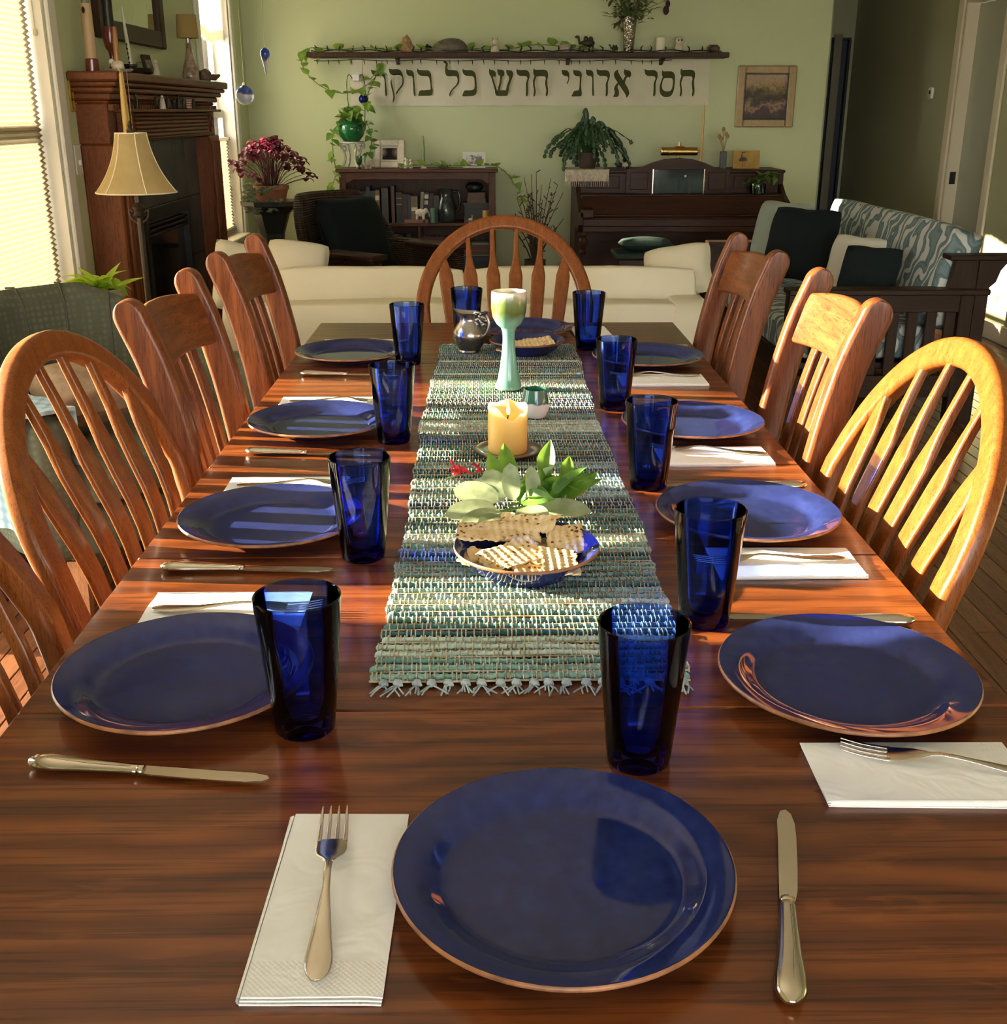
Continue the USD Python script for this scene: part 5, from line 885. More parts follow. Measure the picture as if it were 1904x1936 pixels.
def book(label, x, z, w_, h, d, m, grp, lean=0, flat=False, y=None, band=None):
    y = BF + .045 if y is None else y
    t = thing('book', label, 'book', (x, y, z), 0, grp)
    r = (0, lean, 0)
    if flat: gs = (b2(0, w_, 0, d, 0, .0025), b2(0, w_, 0, d, h - .0025, h), b2(.0, w_, 0, .004, .0025, h - .0025), b2(.004, w_ - .004, .004, d - .004, .0025, h - .0025))
    else: gs = (b2(0, .0025, 0, d, 0, h), b2(w_ - .0025, w_, 0, d, 0, h), b2(.0025, w_ - .0025, 0, .004, 0, h), b2(.0025, w_ - .0025, .004, d - .004, .003, h - .004))
    off = (0, 0, w_ * sin(rad(lean)) if lean > 0 else 0)
    part(t, 'cover', xf(join(*gs[:3]), off, r), m); part(t, 'page_block', xf(gs[3], off, r), M['pages'])
    if band:
        for q in band[1:]: part(t, 'spine_band', xf(b2(.001, w_ - .001, -.0008, .0005, h * q, h * q + (.006 if band[0] is M['gold'] else h * .14)), off, r), band[0])
x = -.945
colr = 'dark brown,tan brown,slate,light brown,navy,maroon,buff,dark green,grey,cream'.split(',')
for i in range(7):
    w_ = R.uniform(.022, .034); k = [2, 0, 8, 2, 4, 8, 3][i]; book(f'{colr[k]} book, {ORD[i]} from the left on the upper bookcase shelf', x, .595, w_, R.uniform(.20, .25), .17, BK[k], 'books at the left of the upper shelf', band=(M['labelw'], .7) if i % 3 == 0 else None); x += w_ + .0015
book('big bluish grey book on the upper bookcase shelf above the wicker chair', x + .012, .595, .045, .235, .18, BK[8], 'books at the left of the upper shelf'); book('tall brown board-like book on the upper bookcase shelf', -.655, .595, .022, .245, .19, BK[1], 'books at the left of the upper shelf')
x = -.622
for i, (k, w_, h, b) in enumerate(((2, .040, .205, (M['gold'], .6, .8)), (0, .036, .195, None), (4, .022, .19, None), (3, .045, .180, (M['labelw'], .45)))):
    book(f'{colr[k]} upright book, {ORD[i]} right of the board-like book on the upper shelf', x, .595, w_, h, .17, BK[k], 'books in the middle of the upper shelf', band=b); x += w_ + .0015
for i, (k, w_, h, b) in enumerate(((9, .022, .205, None), (2, .030, .200, (M['labelw'], .3, .6, .8)), (0, .030, .195, None), (7, .034, .18, None), (2, .020, .165, (M['gold'], .75)), (1, .018, .165, (M['gold'], .75)))):
    book(f'{colr[k]} leaning book, {ORD[i]} of the leaning row', x + .006, .595, w_, h, .15, BK[k], 'leaning books beside the jug', lean=4, y=BF + .085, band=b); x += w_ + .0035
z = .595
for i, (k, h, w_) in enumerate(((1, .022, .17), (0, .024, .175), (2, .045, .165), (2, .030, .17), (0, .012, .19), (1, .032, .13), (1, .034, .12))):
    book(f'{colr[k]} book lying flat, {ORD[i]} from the bottom on the upper bookcase shelf', -.165 + (.19 - w_) * .5, z, w_, h, .16, BK[k], 'stacked books at the right of the upper shelf', flat=True, y=BF + .06); z += h + .0004
solo('book_pile_bowl', blob(.055, (0, 0, .034), (1.1, .8, .62), .1, 2, 3), M['black'], 'black rounded lump on top of the book stack in the bookcase', 'bowl', loc=(-.085, BF + .13, z), sm=True)
x = -.955
for i in range(15):
    w_ = R.uniform(.024, .034)
    if x + w_ > -.478: break
    k = R.choice([0, 2, 8, 1, 4]); book(f'{colr[k]} book, {ORD[i]} from the left on the middle bookcase shelf', x, .285, w_, R.uniform(.17, .24), .17, BK[k], 'books at the left of the middle shelf', y=BF + .05); x += w_ + .0015
x = -.452
for i in range(9):
    w_ = .030; book(f'dark maroon set volume, {ORD[i]} right of the divider on the middle bookcase shelf', x, .285, w_, .215, .17, BK[0 if i % 2 else 5], 'maroon set of volumes on the middle shelf', band=(M['gold'], .25, .7)); x += w_ + .001
z = .285
for i, (k, h) in enumerate(((4, .024), (2, .022), (4, .026), (2, .014), (6, .008), (8, .022), (5, .008), (1, .024), (8, .012), (6, .012))):
    w_ = [.235, .235, .23, .235, .235, .22, .235, .20, .19, .165][i]; book(f'{colr[k]} magazine lying flat, {ORD[i]} from the bottom on the middle bookcase shelf', -.175 + (.235 - w_), z, w_, h, .19, BK[k] if k != 5 else plain('red_cover', (.32, .03, .03), .5), 'stacked magazines at the right of the middle shelf', flat=True, y=BF + .04); z += h + .0004
# things in the bookcase
M['jug'] = plain('dark_jug_glaze', (.030, .042, .042), .18, var=.5, vscale=14, coat_weight=.4)
j = thing('pottery_jug', 'large dark glazed pottery jug with a handle in the bookcase', 'jug', (-.285, BF + .13, .595)); part(j, 'body', lathe([(0, .002), (.058, 0), (.066, .01), (.072, .06), (.068, .11), (.052, .16), (.046, .19), (.052, .222), (.048, .222), (.042, .19), (.048, .16), (.06, .1), (.06, .02), (0, .012)], 36), M['jug'], sm=40); part(j, 'handle', tube(curve([(.044, 0, .20), (.085, 0, .205), (.100, 0, .15), (.088, 0, .09), (.066, 0, .07)], 16), .009, 9), M['jug'], sm=True)
M['greenwax'] = plain('teal_wax', (.10, .22, .17), .4); M['yelwax'] = plain('yellow_wax', (.52, .33, .06), .4)
def pillar(label, loc, r, h, m): solo('pillar_candle', lathe([(0, 0), (r - .002, 0), (r, .003), (r, h - .004), (r - .003, h), (r - .006, h - .006), (0, h - .008)], 24), m, label, 'candle', loc=loc, sm=40)
pillar('teal pillar candle in the bookcase beside the jug', (-.372, BF + .055, .595), .020, .098, M['greenwax'])
pillar('yellow pillar candle at the right edge of the bookcase', (-.004, BF + .045, .595 + .001), .024, .085, M['yelwax'])
t = thing('wooden_tray', 'small reddish wooden box with a round hole on the bookcase shelf', 'box', (-.485, BF + .04, .595)); part(t, 'box_body', box(.165, .04, .026, (0, 0, .013), .003), plain('pink_wood', (.22, .10, .07), .5)); part(t, 'hole', xf(cyl(.010, 0, .001, n=16), (.055, -.0205, .014), (90, 0, 0)), M['black'])
t = thing('elephant_figurine', 'white elephant figurine on the small wooden box in the bookcase', 'figurine', (-.455, BF + .04, .621))
def elephant(t, s, m):
    part(t, 'body', xf(ball(.030, (0, 0, .044), 3, (1.25, .62, .9)), s=s), m, sm=True); part(t, 'head', xf(ball(.019, (.036, 0, .056), 2, (.9, .8, 1)), s=s), m, sm=True); part(t, 'trunk', xf(tube([(.050, 0, .055), (.058, 0, .035), (.060, 0, .016)], [.008, .006, .004], 8), s=s), m, sm=True)
    for a in (-.024, .020):
        for b in (-.010, .010): part(t, 'leg', xf(tube([(a, b, 0), (a, b, .03)], [.0085, .0095], 9), s=s), m, sm=True)
    for b in (-1, 1): part(t, 'ear', xf(ball(.014, (.028, b * .016, .056), 2, (.7, .25, 1.1)), s=s), m, sm=True)
elephant(t, 1.0, M['bone'])
t = thing('dog_figurine', 'tiny white deer-like figurine beside the stacked books in the bookcase', 'figurine', (-.112, BF + .036, .595)); part(t, 'body', ball(.011, (0, 0, .026), 2, (1.4, .8, .8)), M['bone'], sm=True); part(t, 'antler', join(tube([(.01, 0, .03), (.018, .004, .056)], .002, 5), tube([(.01, 0, .03), (.004, -.004, .058)], .002, 5)), M['bone'], sm=True); [part(t, 'leg', tube([(a, 0, 0), (a, 0, .022)], .003, 6), M['bone'], sm=True) for a in (-.009, .009)]
# things on top of the bookcase
M['iron'] = plain('white_iron', (.55, .53, .47), .6, var=.25, vscale=60)
ps = thing('iron_plant_stand', 'ornate white wrought plant stand on the bookcase', 'plant stand', (-.920, 8.10, BT))
part(ps, 'ring', tube([(.082 * cos(a), .082 * sin(a), .168) for a in np.linspace(0, 2 * pi, 33)], .007, 7, caps=False), M['iron'], sm=True); part(ps, 'top_plate', cyl(.085, .170, .174, n=28), M['iron'], sm=40)
for k in range(4):
    a = k * pi / 2 + .5; c_, s_ = cos(a), sin(a); part(ps, 'leg', tube(curve([(.085 * c_, .085 * s_, .165), (.066 * c_, .066 * s_, .12), (.050 * c_, .050 * s_, .07), (.066 * c_, .066 * s_, .025), (.092 * c_, .092 * s_, .006)], 16), [.0085] * 16, 8), M['iron'], sm=True)
    part(ps, 'scroll', tube([((.060 + .018 * cos(b)) * c_, (.060 + .018 * cos(b)) * s_, .128 + .018 * sin(b)) for b in np.linspace(0, 5, 14)], .0045, 6), M['iron'], sm=True); part(ps, 'rim_leaf', place(leaf(.045, .03, 'oval', .3, .6), (.08 * c_, .08 * s_, .172), a * 57.3, -50), M['iron'], sm=True)
M['greenglaze'] = plain('emerald_glaze', (.012, .135, .038), .10, coat_weight=.6); M['soil'] = plain('potting_soil', (.03, .02, .012), .9, bump=.5, bscale=120)
gp = thing('pothos_pot', 'shiny emerald green pot of pothos on the white stand', 'potted plant', (-.920, 8.10, BT + .1745))
part(gp, 'pot', lathe([(0, .002), (.052, 0), (.058, .006), (.082, .035), (.094, .070), (.092, .098), (.084, .112), (.088, .120), (.092, .127), (.088, .130), (.078, .118), (.078, .10), (0, .10)], 44), M['greenglaze'], sm=40); part(gp, 'soil', cyl(.079, .098, .108, n=28), M['soil'])
for k in range(34): part(gp, 'leaf', place(leaf(R.uniform(.06, .10), R.uniform(.05, .075), 'heart', .3, .5), (R.uniform(-.05, .05), R.uniform(-.05, .04), .115 + R.uniform(0, .085)), R.uniform(-170, -10) if k % 3 else R.uniform(0, 180), R.uniform(-30, 65), R.uniform(-30, 30)), M['pothos' if k % 4 else 'pothos_dk'], sm=True)
vine(gp, [(.05, -.03, .13), (.11, -.06, .12), (.14, -.06, .03), (.13, -.06, -.06), (.10, -.05, -.09)], 15, (.05, .085), 'pothos_dk', el=(-70, 30)); vine(gp, [(-.06, -.02, .13), (-.115, -.06, .06), (-.12, -.08, -.08), (-.10, -.13, -.2), (-.13, -.16, -.30), (-.12, -.16, -.42)], 20, (.05, .085), el=(-70, 20))
M['pearlframe'] = plain('pearl_frame', (.58, .53, .42), .4, bump=.4, bscale=70, var=.12, vscale=35)
pf = thing('photo_frame', 'large pearly photo frame leaning on top of the bookcase', 'photo frame', (-.665, 8.08, BT)); tl = (-12, 0, -6)
for g in (b2(-.105, -.062, -.012, .012, 0, .185, .006), b2(.062, .105, -.012, .012, 0, .185, .006), b2(-.062, .062, -.012, .012, 0, .043, .006), b2(-.062, .062, -.012, .012, .142, .185, .006)): part(pf, 'frame_rail', xf(g, (0, 0, .003), tl), M['pearlframe'])
M['photo'] = mat('dark_photo', {'t': ('texture_coordinate', {}), 'v': ('voronoi_texture', dict(scale=16)), 'r': ('rgb_ramp', {'ramp': [(.0, (.30, .24, .20)), (.35, (.10, .07, .06)), (.6, (.012, .011, .014))]}), 'p': ('principled_bsdf', dict(roughness=.12))}, [('t.object', 'v.vector'), ('v.distance', 'r.fac'), ('r.color', 'p.base_color')])
part(pf, 'mat_board', xf(b2(-.062, .062, .0, .004, .043, .142), (0, 0, .003), tl), M['labelw']); part(pf, 'photo', xf(b2(-.050, .050, -.002, -.0005, .054, .130), (0, 0, .003), tl), M['photo'])
t = thing('elephant_figurine', 'small grey white elephant figurine on the bookcase left of the photo frame', 'figurine', (-.805, 8.03, BT), 40); elephant(t, .72, M['bone'])
t = thing('green_glass', 'small stemmed green glass hanging cup in front of the white plant stand', 'glass', (-.862, 7.985, BT)); M['greenglass'] = plain('green_glass', (.01, .10, .03), .06, transmission_weight=.4, coat_weight=.4); part(t, 'cup', lathe([(0, 0), (.014, 0), (.016, .003), (.005, .012), (.005, .022), (.016, .034), (.022, .06), (.020, .085), (.017, .085), (.018, .06), (.01, .04), (0, .036)], 24), M['greenglass'], sm=40)
for i, (x, s_) in enumerate(((-.548, 1.0), (-.515, .85))):
    t = thing('dog_figurine', ['taller sitting dog figurine on the bookcase right of the photo frame', 'smaller sitting dog figurine on the bookcase right of the photo frame'][i], 'figurine', (x, 8.03, BT)); part(t, 'body', xf(lathe([(0, 0), (.016, 0), (.017, .012), (.010, .045), (.007, .052), (0, .053)], 14), s=s_), M['bone'], sm=True); part(t, 'head', xf(ball(.013, (0, -.004, .062), 2, (.9, 1.1, .9)), s=s_), M['bone'], sm=True)
    for b in (-1, 1): part(t, 'ear', xf(ball(.006, (b * .012, 0, .064), 1, (.5, .8, 1.4)), s=s_), M['tan'], sm=True)
t = thing('taper_candle', 'single sage green taper candle standing on the bookcase', 'candle', (-.430, 8.06, BT)); part(t, 'holder', lathe([(0, 0), (.022, 0), (.020, .006), (.012, .010), (.012, .022), (0, .02)], 20), M['iron'], sm=40); part(t, 'taper', tube([(0, 0, .018), (0, 0, .12), (0, 0, .208), (0, 0, .214)], [.0105, .0095, .006, .001], 14), plain('sage_wax', (.17, .25, .10), .4), sm=40)
solo('dark_pebble', ball(.03, (0, 0, .014), 2, (1.2, .7, .48)), M['greyrock'], 'flat dark pebble on the bookcase', 'stone', loc=(-.295, 8.04, BT), sm=True)
cr = thing('greeting_card', 'white card with a grey drawing standing on the bookcase', 'card', (-.085, 8.10, BT)); M['card'] = plain('card_white', (.70, .68, .62), .7)
part(cr, 'card_front', xf(b2(-.078, .078, 0, .003, 0, .105), (0, 0, .002), (-10, 0, 3)), M['card']); M['sketch'] = mat('grey_sketch', {'t': ('texture_coordinate', {}), 'n': ('noise_texture', dict(scale=26, detail=5, distortion=1.5)), 'r': ('rgb_ramp', {'ramp': [(.40, (.20, .20, .19)), (.52, (.62, .61, .57))]}), 'p': ('principled_bsdf', dict(roughness=.7))}, [('t.object', 'n.vector'), ('n.fac', 'r.fac'), ('r.color', 'p.base_color')]); part(cr, 'drawing', xf(b2(-.055, .055, -.001, -.0003, .025, .085), (0, 0, .002), (-10, 0, 3)), M['sketch'])
bv = thing('bookcase_vine', 'pothos vine trailing along the top of the bookcase', 'vine', (0, 8.02, BT)); vine(bv, [(-.60, .0, .012), (-.45, -.02, .025), (-.32, 0, .018), (-.2, -.02, .02), (-.05, 0, .018), (.06, -.04, .02), (.14, -.1, -.03), (.19, -.12, -.10)], 20, (.045, .07), el=(0, 65))
# ================================================================ piano
M['piano'] = wood('piano_walnut', (.030, .010, .0055), (.065, .023, .011), 'x', 2, .4, spec=.2); M['pianoz'] = wood('piano_walnut_up', (.030, .010, .0055), (.062, .022, .011), 'z', 2, .4, spec=.2)
P0, P1, PZ = .60, 2.005, .952
pn = thing('upright_piano', 'dark walnut spinet piano against the green wall', 'piano', (0, 0, 0))
part(pn, 'lid', b2(P0 - .01, P1 + .01, 7.87, BY - .02, PZ - .02, PZ, .006), M['piano'])
for x in (P0, P1 - .03): part(pn, 'side_panel', prism_x([(BY - .03, 0), (7.86, 0), (7.86, .58), (7.60, .58), (7.56, .62), (7.56, .70), (7.62, .745), (7.78, .80), (7.88, .86), (7.88, PZ - .02), (BY - .03, PZ - .02)], x, x + .03), M['pianoz'])
for x in (P0 + .03, P1 - .10): part(pn, 'cheek', b2(x - .02, x + .07, 7.56, 7.80, .665, .72, .006), M['pianoz'])
part(pn, 'upper_panel', b2(P0 + .03, P1 - .03, 7.885, 7.905, .80, PZ - .02, .003), M['piano'])
for a, b in ((P0 + .07, .90), (1.67, P1 - .07)):
    part(pn, 'panel_moulding', join(b2(a, b, 7.876, 7.886, .83, .838, .002), b2(a, b, 7.876, 7.886, .908, .916, .002), b2(a, a + .008, 7.876, 7.886, .838, .908, .002), b2(b - .008, b, 7.876, 7.886, .838, .908, .002)), M['piano'])
dk = [(.94, .80), (1.635, .80), (1.635, .955), (1.58, .963), (1.52, .975), (1.46, 1.0), (1.38, 1.022), (1.288, 1.03), (1.19, 1.022), (1.11, 1.0), (1.05, .975), (.995, .963), (.94, .955)]
part(pn, 'music_desk', prism_y(dk, 7.85, 7.874), M['piano'])
for a, b in ((.965, 1.085), (1.49, 1.61)): part(pn, 'desk_panel', b2(a, b, 7.843, 7.851, .825, .94, .004), M['piano'])
part(pn, 'desk_ledge', b2(P0 + .03, P1 - .03, 7.73, 7.86, .79, .802, .004), M['piano'])
part(pn, 'fallboard', xf(b2(P0 + .03, P1 - .03, -.008, .008, 0, .13, .004), (0, 7.665, .672), (-24, 0, 0)), M['piano'])
part(pn, 'fallboard_lip', tube([(P0 + .08, 7.655, .672), (P1 - .08, 7.655, .672)], .012, 10), M['piano'], sm=True)
part(pn, 'key_slip', b2(P0 + .03, P1 - .03, 7.56, 7.585, .61, .66, .005), M['piano']); part(pn, 'key_bed', b2(P0 + .03, P1 - .03, 7.57, 7.88, .575, .612, .004), M['piano']); part(pn, 'key_rail', b2(P0 + .08, P1 - .08, 7.585, 7.66, .612, .665, .003), M['piano'])
part(pn, 'knee_panel', b2(P0 + .03, P1 - .03, 7.92, 7.94, .08, .575, .003), M['piano']); part(pn, 'toe_rail', b2(P0 + .03, P1 - .03, 7.90, 7.94, 0, .08, .003), M['piano'])
for x in (P0 + .035, P1 - .035): part(pn, 'front_leg', lathe([(0, 0), (.020, 0), (.024, .03), (.018, .06), (.026, .20), (.022, .34), (.016, .42), (.026, .44), (.018, .46), (.030, .49), (.034, .52), (.022, .54), (.036, .555), (.036, .575), (0, .575)], 22, (x, 7.60, 0)), M['pianoz'], sm=40); part(pn, 'toe_block', b2(x - .03, x + .03, 7.63, 7.92, 0, .05, .004), M['piano'])
# ---- on the piano
ag = thing('night_scene_picture', 'dark glass night scene panel with pale moon leaning on the music desk', 'picture', (1.288, 7.838, .8025))
M['night'] = mat('night_sky_glass', {'t': ('texture_coordinate', {}), 'x': ('separate_xyz', {}), 'mr': ('map_range', dict(from_min=0, from_max=.15)), 'r': ('rgb_ramp', {'ramp': [(0, (.035, .06, .05)), (.5, (.06, .085, .085)), (1, (.018, .02, .028))]}), 'p': ('principled_bsdf', dict(roughness=.08))}, [('t.object', 'x.vector'), ('x.z', 'mr.value'), ('mr.result', 'r.fac'), ('r.color', 'p.base_color')])
part(ag, 'glass', b2(-.170, .170, -.004, .004, 0, .155, .0015), M['night']); part(ag, 'moon', xf(cyl(.008, 0, .0006, n=16), (.045, -.0044, .112), (90, 0, 0)), M['bone'])
M['pine'] = plain('pine_dark', (.012, .022, .016), .5)
for k in range(9):
    x = -.15 + k * .036 + R.uniform(-.01, .01); h = R.uniform(.06, .11); part(ag, 'tree_silhouette', prism_y([(x - h * .22, .006), (x + h * .22, .006), (x + h * .10, h * .5), (x + h * .13, h * .5), (x, h), (x - h * .13, h * .5), (x - h * .10, h * .5)], -.0052, -.0042), M['pine'], sm=False)
for x in (-.172, .172): part(ag, 'edge_strip', b2(x - .004, x + .004, -.006, .006, 0, .157, .001), M['steel'])
bl = thing('piano_lamp', 'brass cylinder piano lamp on top of the music desk', 'lamp', (1.295, 7.93, PZ)); part(bl, 'shade', xf(cyl(.026, -.122, .122, n=24, ch=.002), (0, -.02, .118), (0, 90, 0)), M['brass'], sm=40); part(bl, 'base', cyl(.04, 0, .012, n=24, ch=.003), M['brass'], sm=40); part(bl, 'post', tube([(0, 0, .01), (0, .012, .08), (0, .0, .15)], .006, 8), M['brass'], sm=True); part(bl, 'finial_cap', lathe([(0, .142), (.035, .144), (.032, .150), (.008, .154), (.006, .178), (0, .18)], 20, (0, -.02, 0)), M['brass'], sm=40); part(bl, 'switch', tube([(.122, -.02, .118), (.142, -.02, .118)], .005, 8), M['brass'], sm=True)
for k in range(5): part(bl, 'vent_slot', xf(b2(-.001, .001, -.0265, -.0255, -.012, .012), (-.095 + k * .012, -.02, .118)), M['labelw'])
t = thing('taper_candle', 'tall thin amber taper candle in a glass holder on the piano', 'candle', (1.462, 8.02, PZ)); M['clearglass'] = plain('clear_glass', (.85, .88, .85), .03, transmission_weight=.9); part(t, 'holder', lathe([(0, 0), (.035, 0), (.036, .004), (.012, .012), (.014, .028), (.010, .028), (0, .02)], 24), M['clearglass'], sm=40); part(t, 'taper', tube([(0, 0, .02), (.004, 0, .2), (.004, 0, .40), (.004, 0, .424)], [.0105, .0095, .007, .001], 12), M['wax_yellow'], sm=40)
t = thing('poppy_vase', 'slim square dark vase with dried poppy heads on the piano', 'vase', (1.612, 8.0, PZ)); part(t, 'vase_body', box(.042, .042, .115, (0, 0, .0575), .003), plain('ink_vase', (.02, .035, .045), .2, var=.6, vscale=40)); M['straw'] = plain('dry_straw', (.36, .22, .09), .7)
for dx, h in ((-.035, .20), (-.008, .245), (.012, .215), (.022, .20), (-.02, .185)): part(t, 'poppy_stem', tube(curve([(0, 0, .10), (dx * .5, 0, .16), (dx, 0, h)], 8), .002, 5), M['straw'], sm=True); part(t, 'poppy_head', lathe([(0, -.012), (.010, -.006), (.013, .004), (.008, .013), (.011, .017), (0, .018)], 12, (dx, 0, h + .008)), M['straw'], sm=True)
t = thing('bird_card', 'square golden picture of a wading bird leaning on the piano', 'picture', (1.785, 8.05, PZ)); M['amber'] = plain('amber_card', (.48, .27, .045), .5, var=.25, vscale=12); part(t, 'panel', xf(b2(-.092, .092, 0, .006, 0, .118), (0, 0, .001), (-8, 0, 0)), M['amber'])
part(t, 'bird_body', xf(prism_y([(-.05, .062), (-.03, .080), (.0, .088), (.03, .082), (.05, .060), (.03, .056), (.0, .052), (-.025, .050)], -.0015, -.0003), (-.025, 0, .006), (-8, 0, 0), (.62, 1, .8)), M['bronze']); part(t, 'bird_neck', xf(prism_y([(-.010, .062), (.002, .062), (.0, .098), (.022, .104), (.022, .108), (-.004, .106)], -.0015, -.0003), (-.03, 0, .002), (-8, 0, 0)), M['bronze']); part(t, 'bird_leg', xf(join(prism_y([(-.026, .008), (-.024, .008), (-.022, .050), (-.025, .050)], -.0015, -.0003), prism_y([(-.014, .008), (-.012, .008), (-.014, .050), (-.017, .050)], -.0015, -.0003)), (0, 0, .002), (-8, 0, 0)), M['bronze'])
t = thing('jar_plant', 'leafy plant growing in a clear glass jar on the piano ledge', 'potted plant', (1.815, 7.79, .802)); part(t, 'jar', lathe([(0, .002), (.046, 0), (.052, .006), (.054, .05), (.050, .068), (.046, .068), (.049, .05), (.047, .012), (0, .01)], 32), mat('jar_glass', {'f': ('fresnel', dict(IOR=1.5)), 't': ('transparent_bsdf', dict(color=(.62, .74, .68))), 'g': ('glossy_bsdf', dict(roughness=.02, color=(1, 1, 1))), 'm': ('mix_closure', {})}, [('f.fac', 'm.fac'), ('t.BSDF', 'm.closure1'), ('g.BSDF', 'm.closure2')], 'm.closure'), sm=40); part(t, 'water', cyl(.045, .012, .045, n=24), plain('dark_water', (.02, .04, .025), .1))
for k in range(18): part(t, 'leaf', place(leaf(R.uniform(.05, .075), R.uniform(.035, .05), 'heart', .25, .5), (R.uniform(-.02, .02), R.uniform(-.02, .02), .06 + R.uniform(0, .06)), R.uniform(0, 360), R.uniform(-15, 60)), M['pothos_dk'], sm=True)
vine(t, [(0, 0, .07), (.05, -.02, .12), (.09, -.02, .14), (.11, -.02, .10)], 8, (.05, .07), 'pothos_dk'); vine(t, [(0, 0, .07), (-.04, -.02, .10), (-.09, -.03, .07)], 6, (.05, .065), 'pothos_dk')
for i, (x, m, l) in enumerate(((.905, M['black'], 'tiny black sheep figurine on the piano'), (.945, M['bone'], 'tiny white sheep figurine on the piano'))):
    t = thing('sheep_figurine', l, 'figurine', (x, 8.0, PZ)); part(t, 'body', blob(.016, (0, 0, .028), (1.5, .9, 1), .15, 3, i), m, sm=True); part(t, 'head', ball(.008, (-.024 + .048 * i, 0, .034), 1), M['black'], sm=True); [part(t, 'leg', tube([(a, b, 0), (a, b, .022)], .0035, 6), M['black'], sm=True) for a in (-.012, .012) for b in (-.005, .005)]
M['lace'] = plain('fringed_cloth', (.56, .48, .38), .9, var=.25, vscale=60)
fc = thing('fringed_cloth', 'beige fringed cloth spread over the left end of the piano under the cactus', 'cloth', (.675, 8.02, PZ)); part(fc, 'cloth', grid(20, 14, lambda u, v: ((u - .5) * .30, (v - .5) * .36 - .0, .0045 - np.maximum(.5 - v - .36, 0) * 0 + .001 * np.sin(u * 40)), .003), M['lace'], sm=40)
part(fc, 'drape', grid(30, 6, lambda u, v: ((u - .5) * .30 + .004 * np.sin(u * 30), -.182 - .010 * np.sin(u * 36) * v - .006, .004 - .075 * v), 0), M['lace'], sm=True)
for k in range(24): part(fc, 'tassel', tube([(-.148 + k * .0128, -.186, -.068), (-.148 + k * .0128 + R.uniform(-.004, .004), -.188 + R.uniform(-.006, .006), -.105)], [.003, .0018], 5), M['lace'])
cc = thing('christmas_cactus', 'christmas cactus with drooping segmented stems on the piano', 'potted plant', (.690, 8.02, PZ + .0055)); part(cc, 'pot', lathe([(0, 0), (.050, 0), (.056, .01), (.066, .085), (.070, .09), (.070, .102), (.060, .102), (.058, .085), (0, .085)], 30), plain('brown_pot', (.05, .03, .02), .5), sm=40)
M['cactus'] = leafmat('cactus_segment', (.016, .05, .016), (.04, .11, .03), .12, .4, 30)
for k in range(44):
    az = R.uniform(0, 2 * pi) if k % 3 else R.uniform(2.6, 4.2); d_ = np.array([cos(az), .7 * sin(az)]); reach = R.uniform(.12, .30); up = R.uniform(.06, .22); drop = R.uniform(-.05, .20) * (reach / .3)
    if k < 8: up, reach, drop = R.uniform(.18, .30), R.uniform(.03, .12), 0
    P = curve([(0, 0, .09), (d_[0] * reach * .45, d_[1] * reach * .45, .09 + up), (d_[0] * reach, d_[1] * reach, .09 + up * .55 - drop * .5), (d_[0] * reach * 1.12, d_[1] * reach * 1.12, .08 + up * .35 - drop)], 9 if k >= 8 else 7); gs = []
    for a, b in zip(P[:-1], P[1:]):
        w_ = np.linalg.norm(b - a); gs.append(tube([a, a + (b - a) * .3, a + (b - a) * .75, b], [.004, .0125, .0135, .004], 6, flat=(1, .3)))
    part(cc, 'segmented_stem', join(gs), M['cactus'], sm=True)
# ---- bench, cushion, book, branches
M['pianogreen'] = plain('dark_green_cloth', (.012, .032, .026), .7, bump=.3, bscale=120, var=.4, vscale=40)
bn_ = thing('piano_bench', 'wooden piano bench with a dark green seat in front of the piano', 'bench', (1.085, 7.12, 0)); part(bn_, 'seat_pad', box(.60, .34, .035, (0, 0, .487), .010), M['pianogreen']); part(bn_, 'apron', box(.56, .30, .085, (0, 0, .427), .004), M['piano'])
for x in (-.25, .25):
    for y in (-.12, .12): part(bn_, 'leg', tube([(x, y, 0), (x, y, .385)], [.016, .024], 10), M['pianoz'], sm=True)
v, f = pillow(.34, .24, .085, 14, .03, 3); solo('folded_cushion', (v + [0, 0, .045], f), M['pianogreen'], 'folded dark green cushion lying on the piano bench', 'cushion', loc=(.985, 7.12, .505), sm=True)
book('buff book lying on the right end of the piano bench', 1.235, .505, .10, .022, .14, BK[6], 'book on the bench', flat=True, y=7.05)
br = thing('branch_vase', 'tall floor vase of bare dry branches between bookcase and piano', 'vase', (.325, 7.72, 0)); part(br, 'vase_body', lathe([(0, 0), (.075, 0), (.09, .03), (.10, .16), (.085, .30), (.07, .36), (.075, .38), (.065, .38), (.06, .34), (0, .32)], 32), M['bronze'], sm=40); M['twig'] = plain('twig_bark', (.075, .045, .028), .8)
for k in range(34):
    a, s_, h = R.uniform(0, 2 * pi), R.uniform(.05, .24), R.uniform(.55, .98); tp = np.array([s_ * cos(a), .5 * s_ * sin(a), h]); P = curve([(0, 0, .30), tp * [.35, .35, 0] + [0, 0, .30 + (h - .30) * .5], tp + [R.uniform(-.03, .03), 0, 0]], 10); gs = [tube(P, np.linspace(.0045, .0018, 10), 5)]
    for q in range(6):
        p = P[R.randrange(4, 10)]; gs.append(tube([p, p + [R.uniform(-.03, .03), R.uniform(-.02, .02), R.uniform(.005, .03)]], [.0022, .0035], 4))
    part(br, 'branch', join(gs), M['twig'])
vine(br, [(-.14, -.02, .92), (-.10, -.03, .84), (-.06, -.03, .74)], 6, (.05, .07), stem=False)
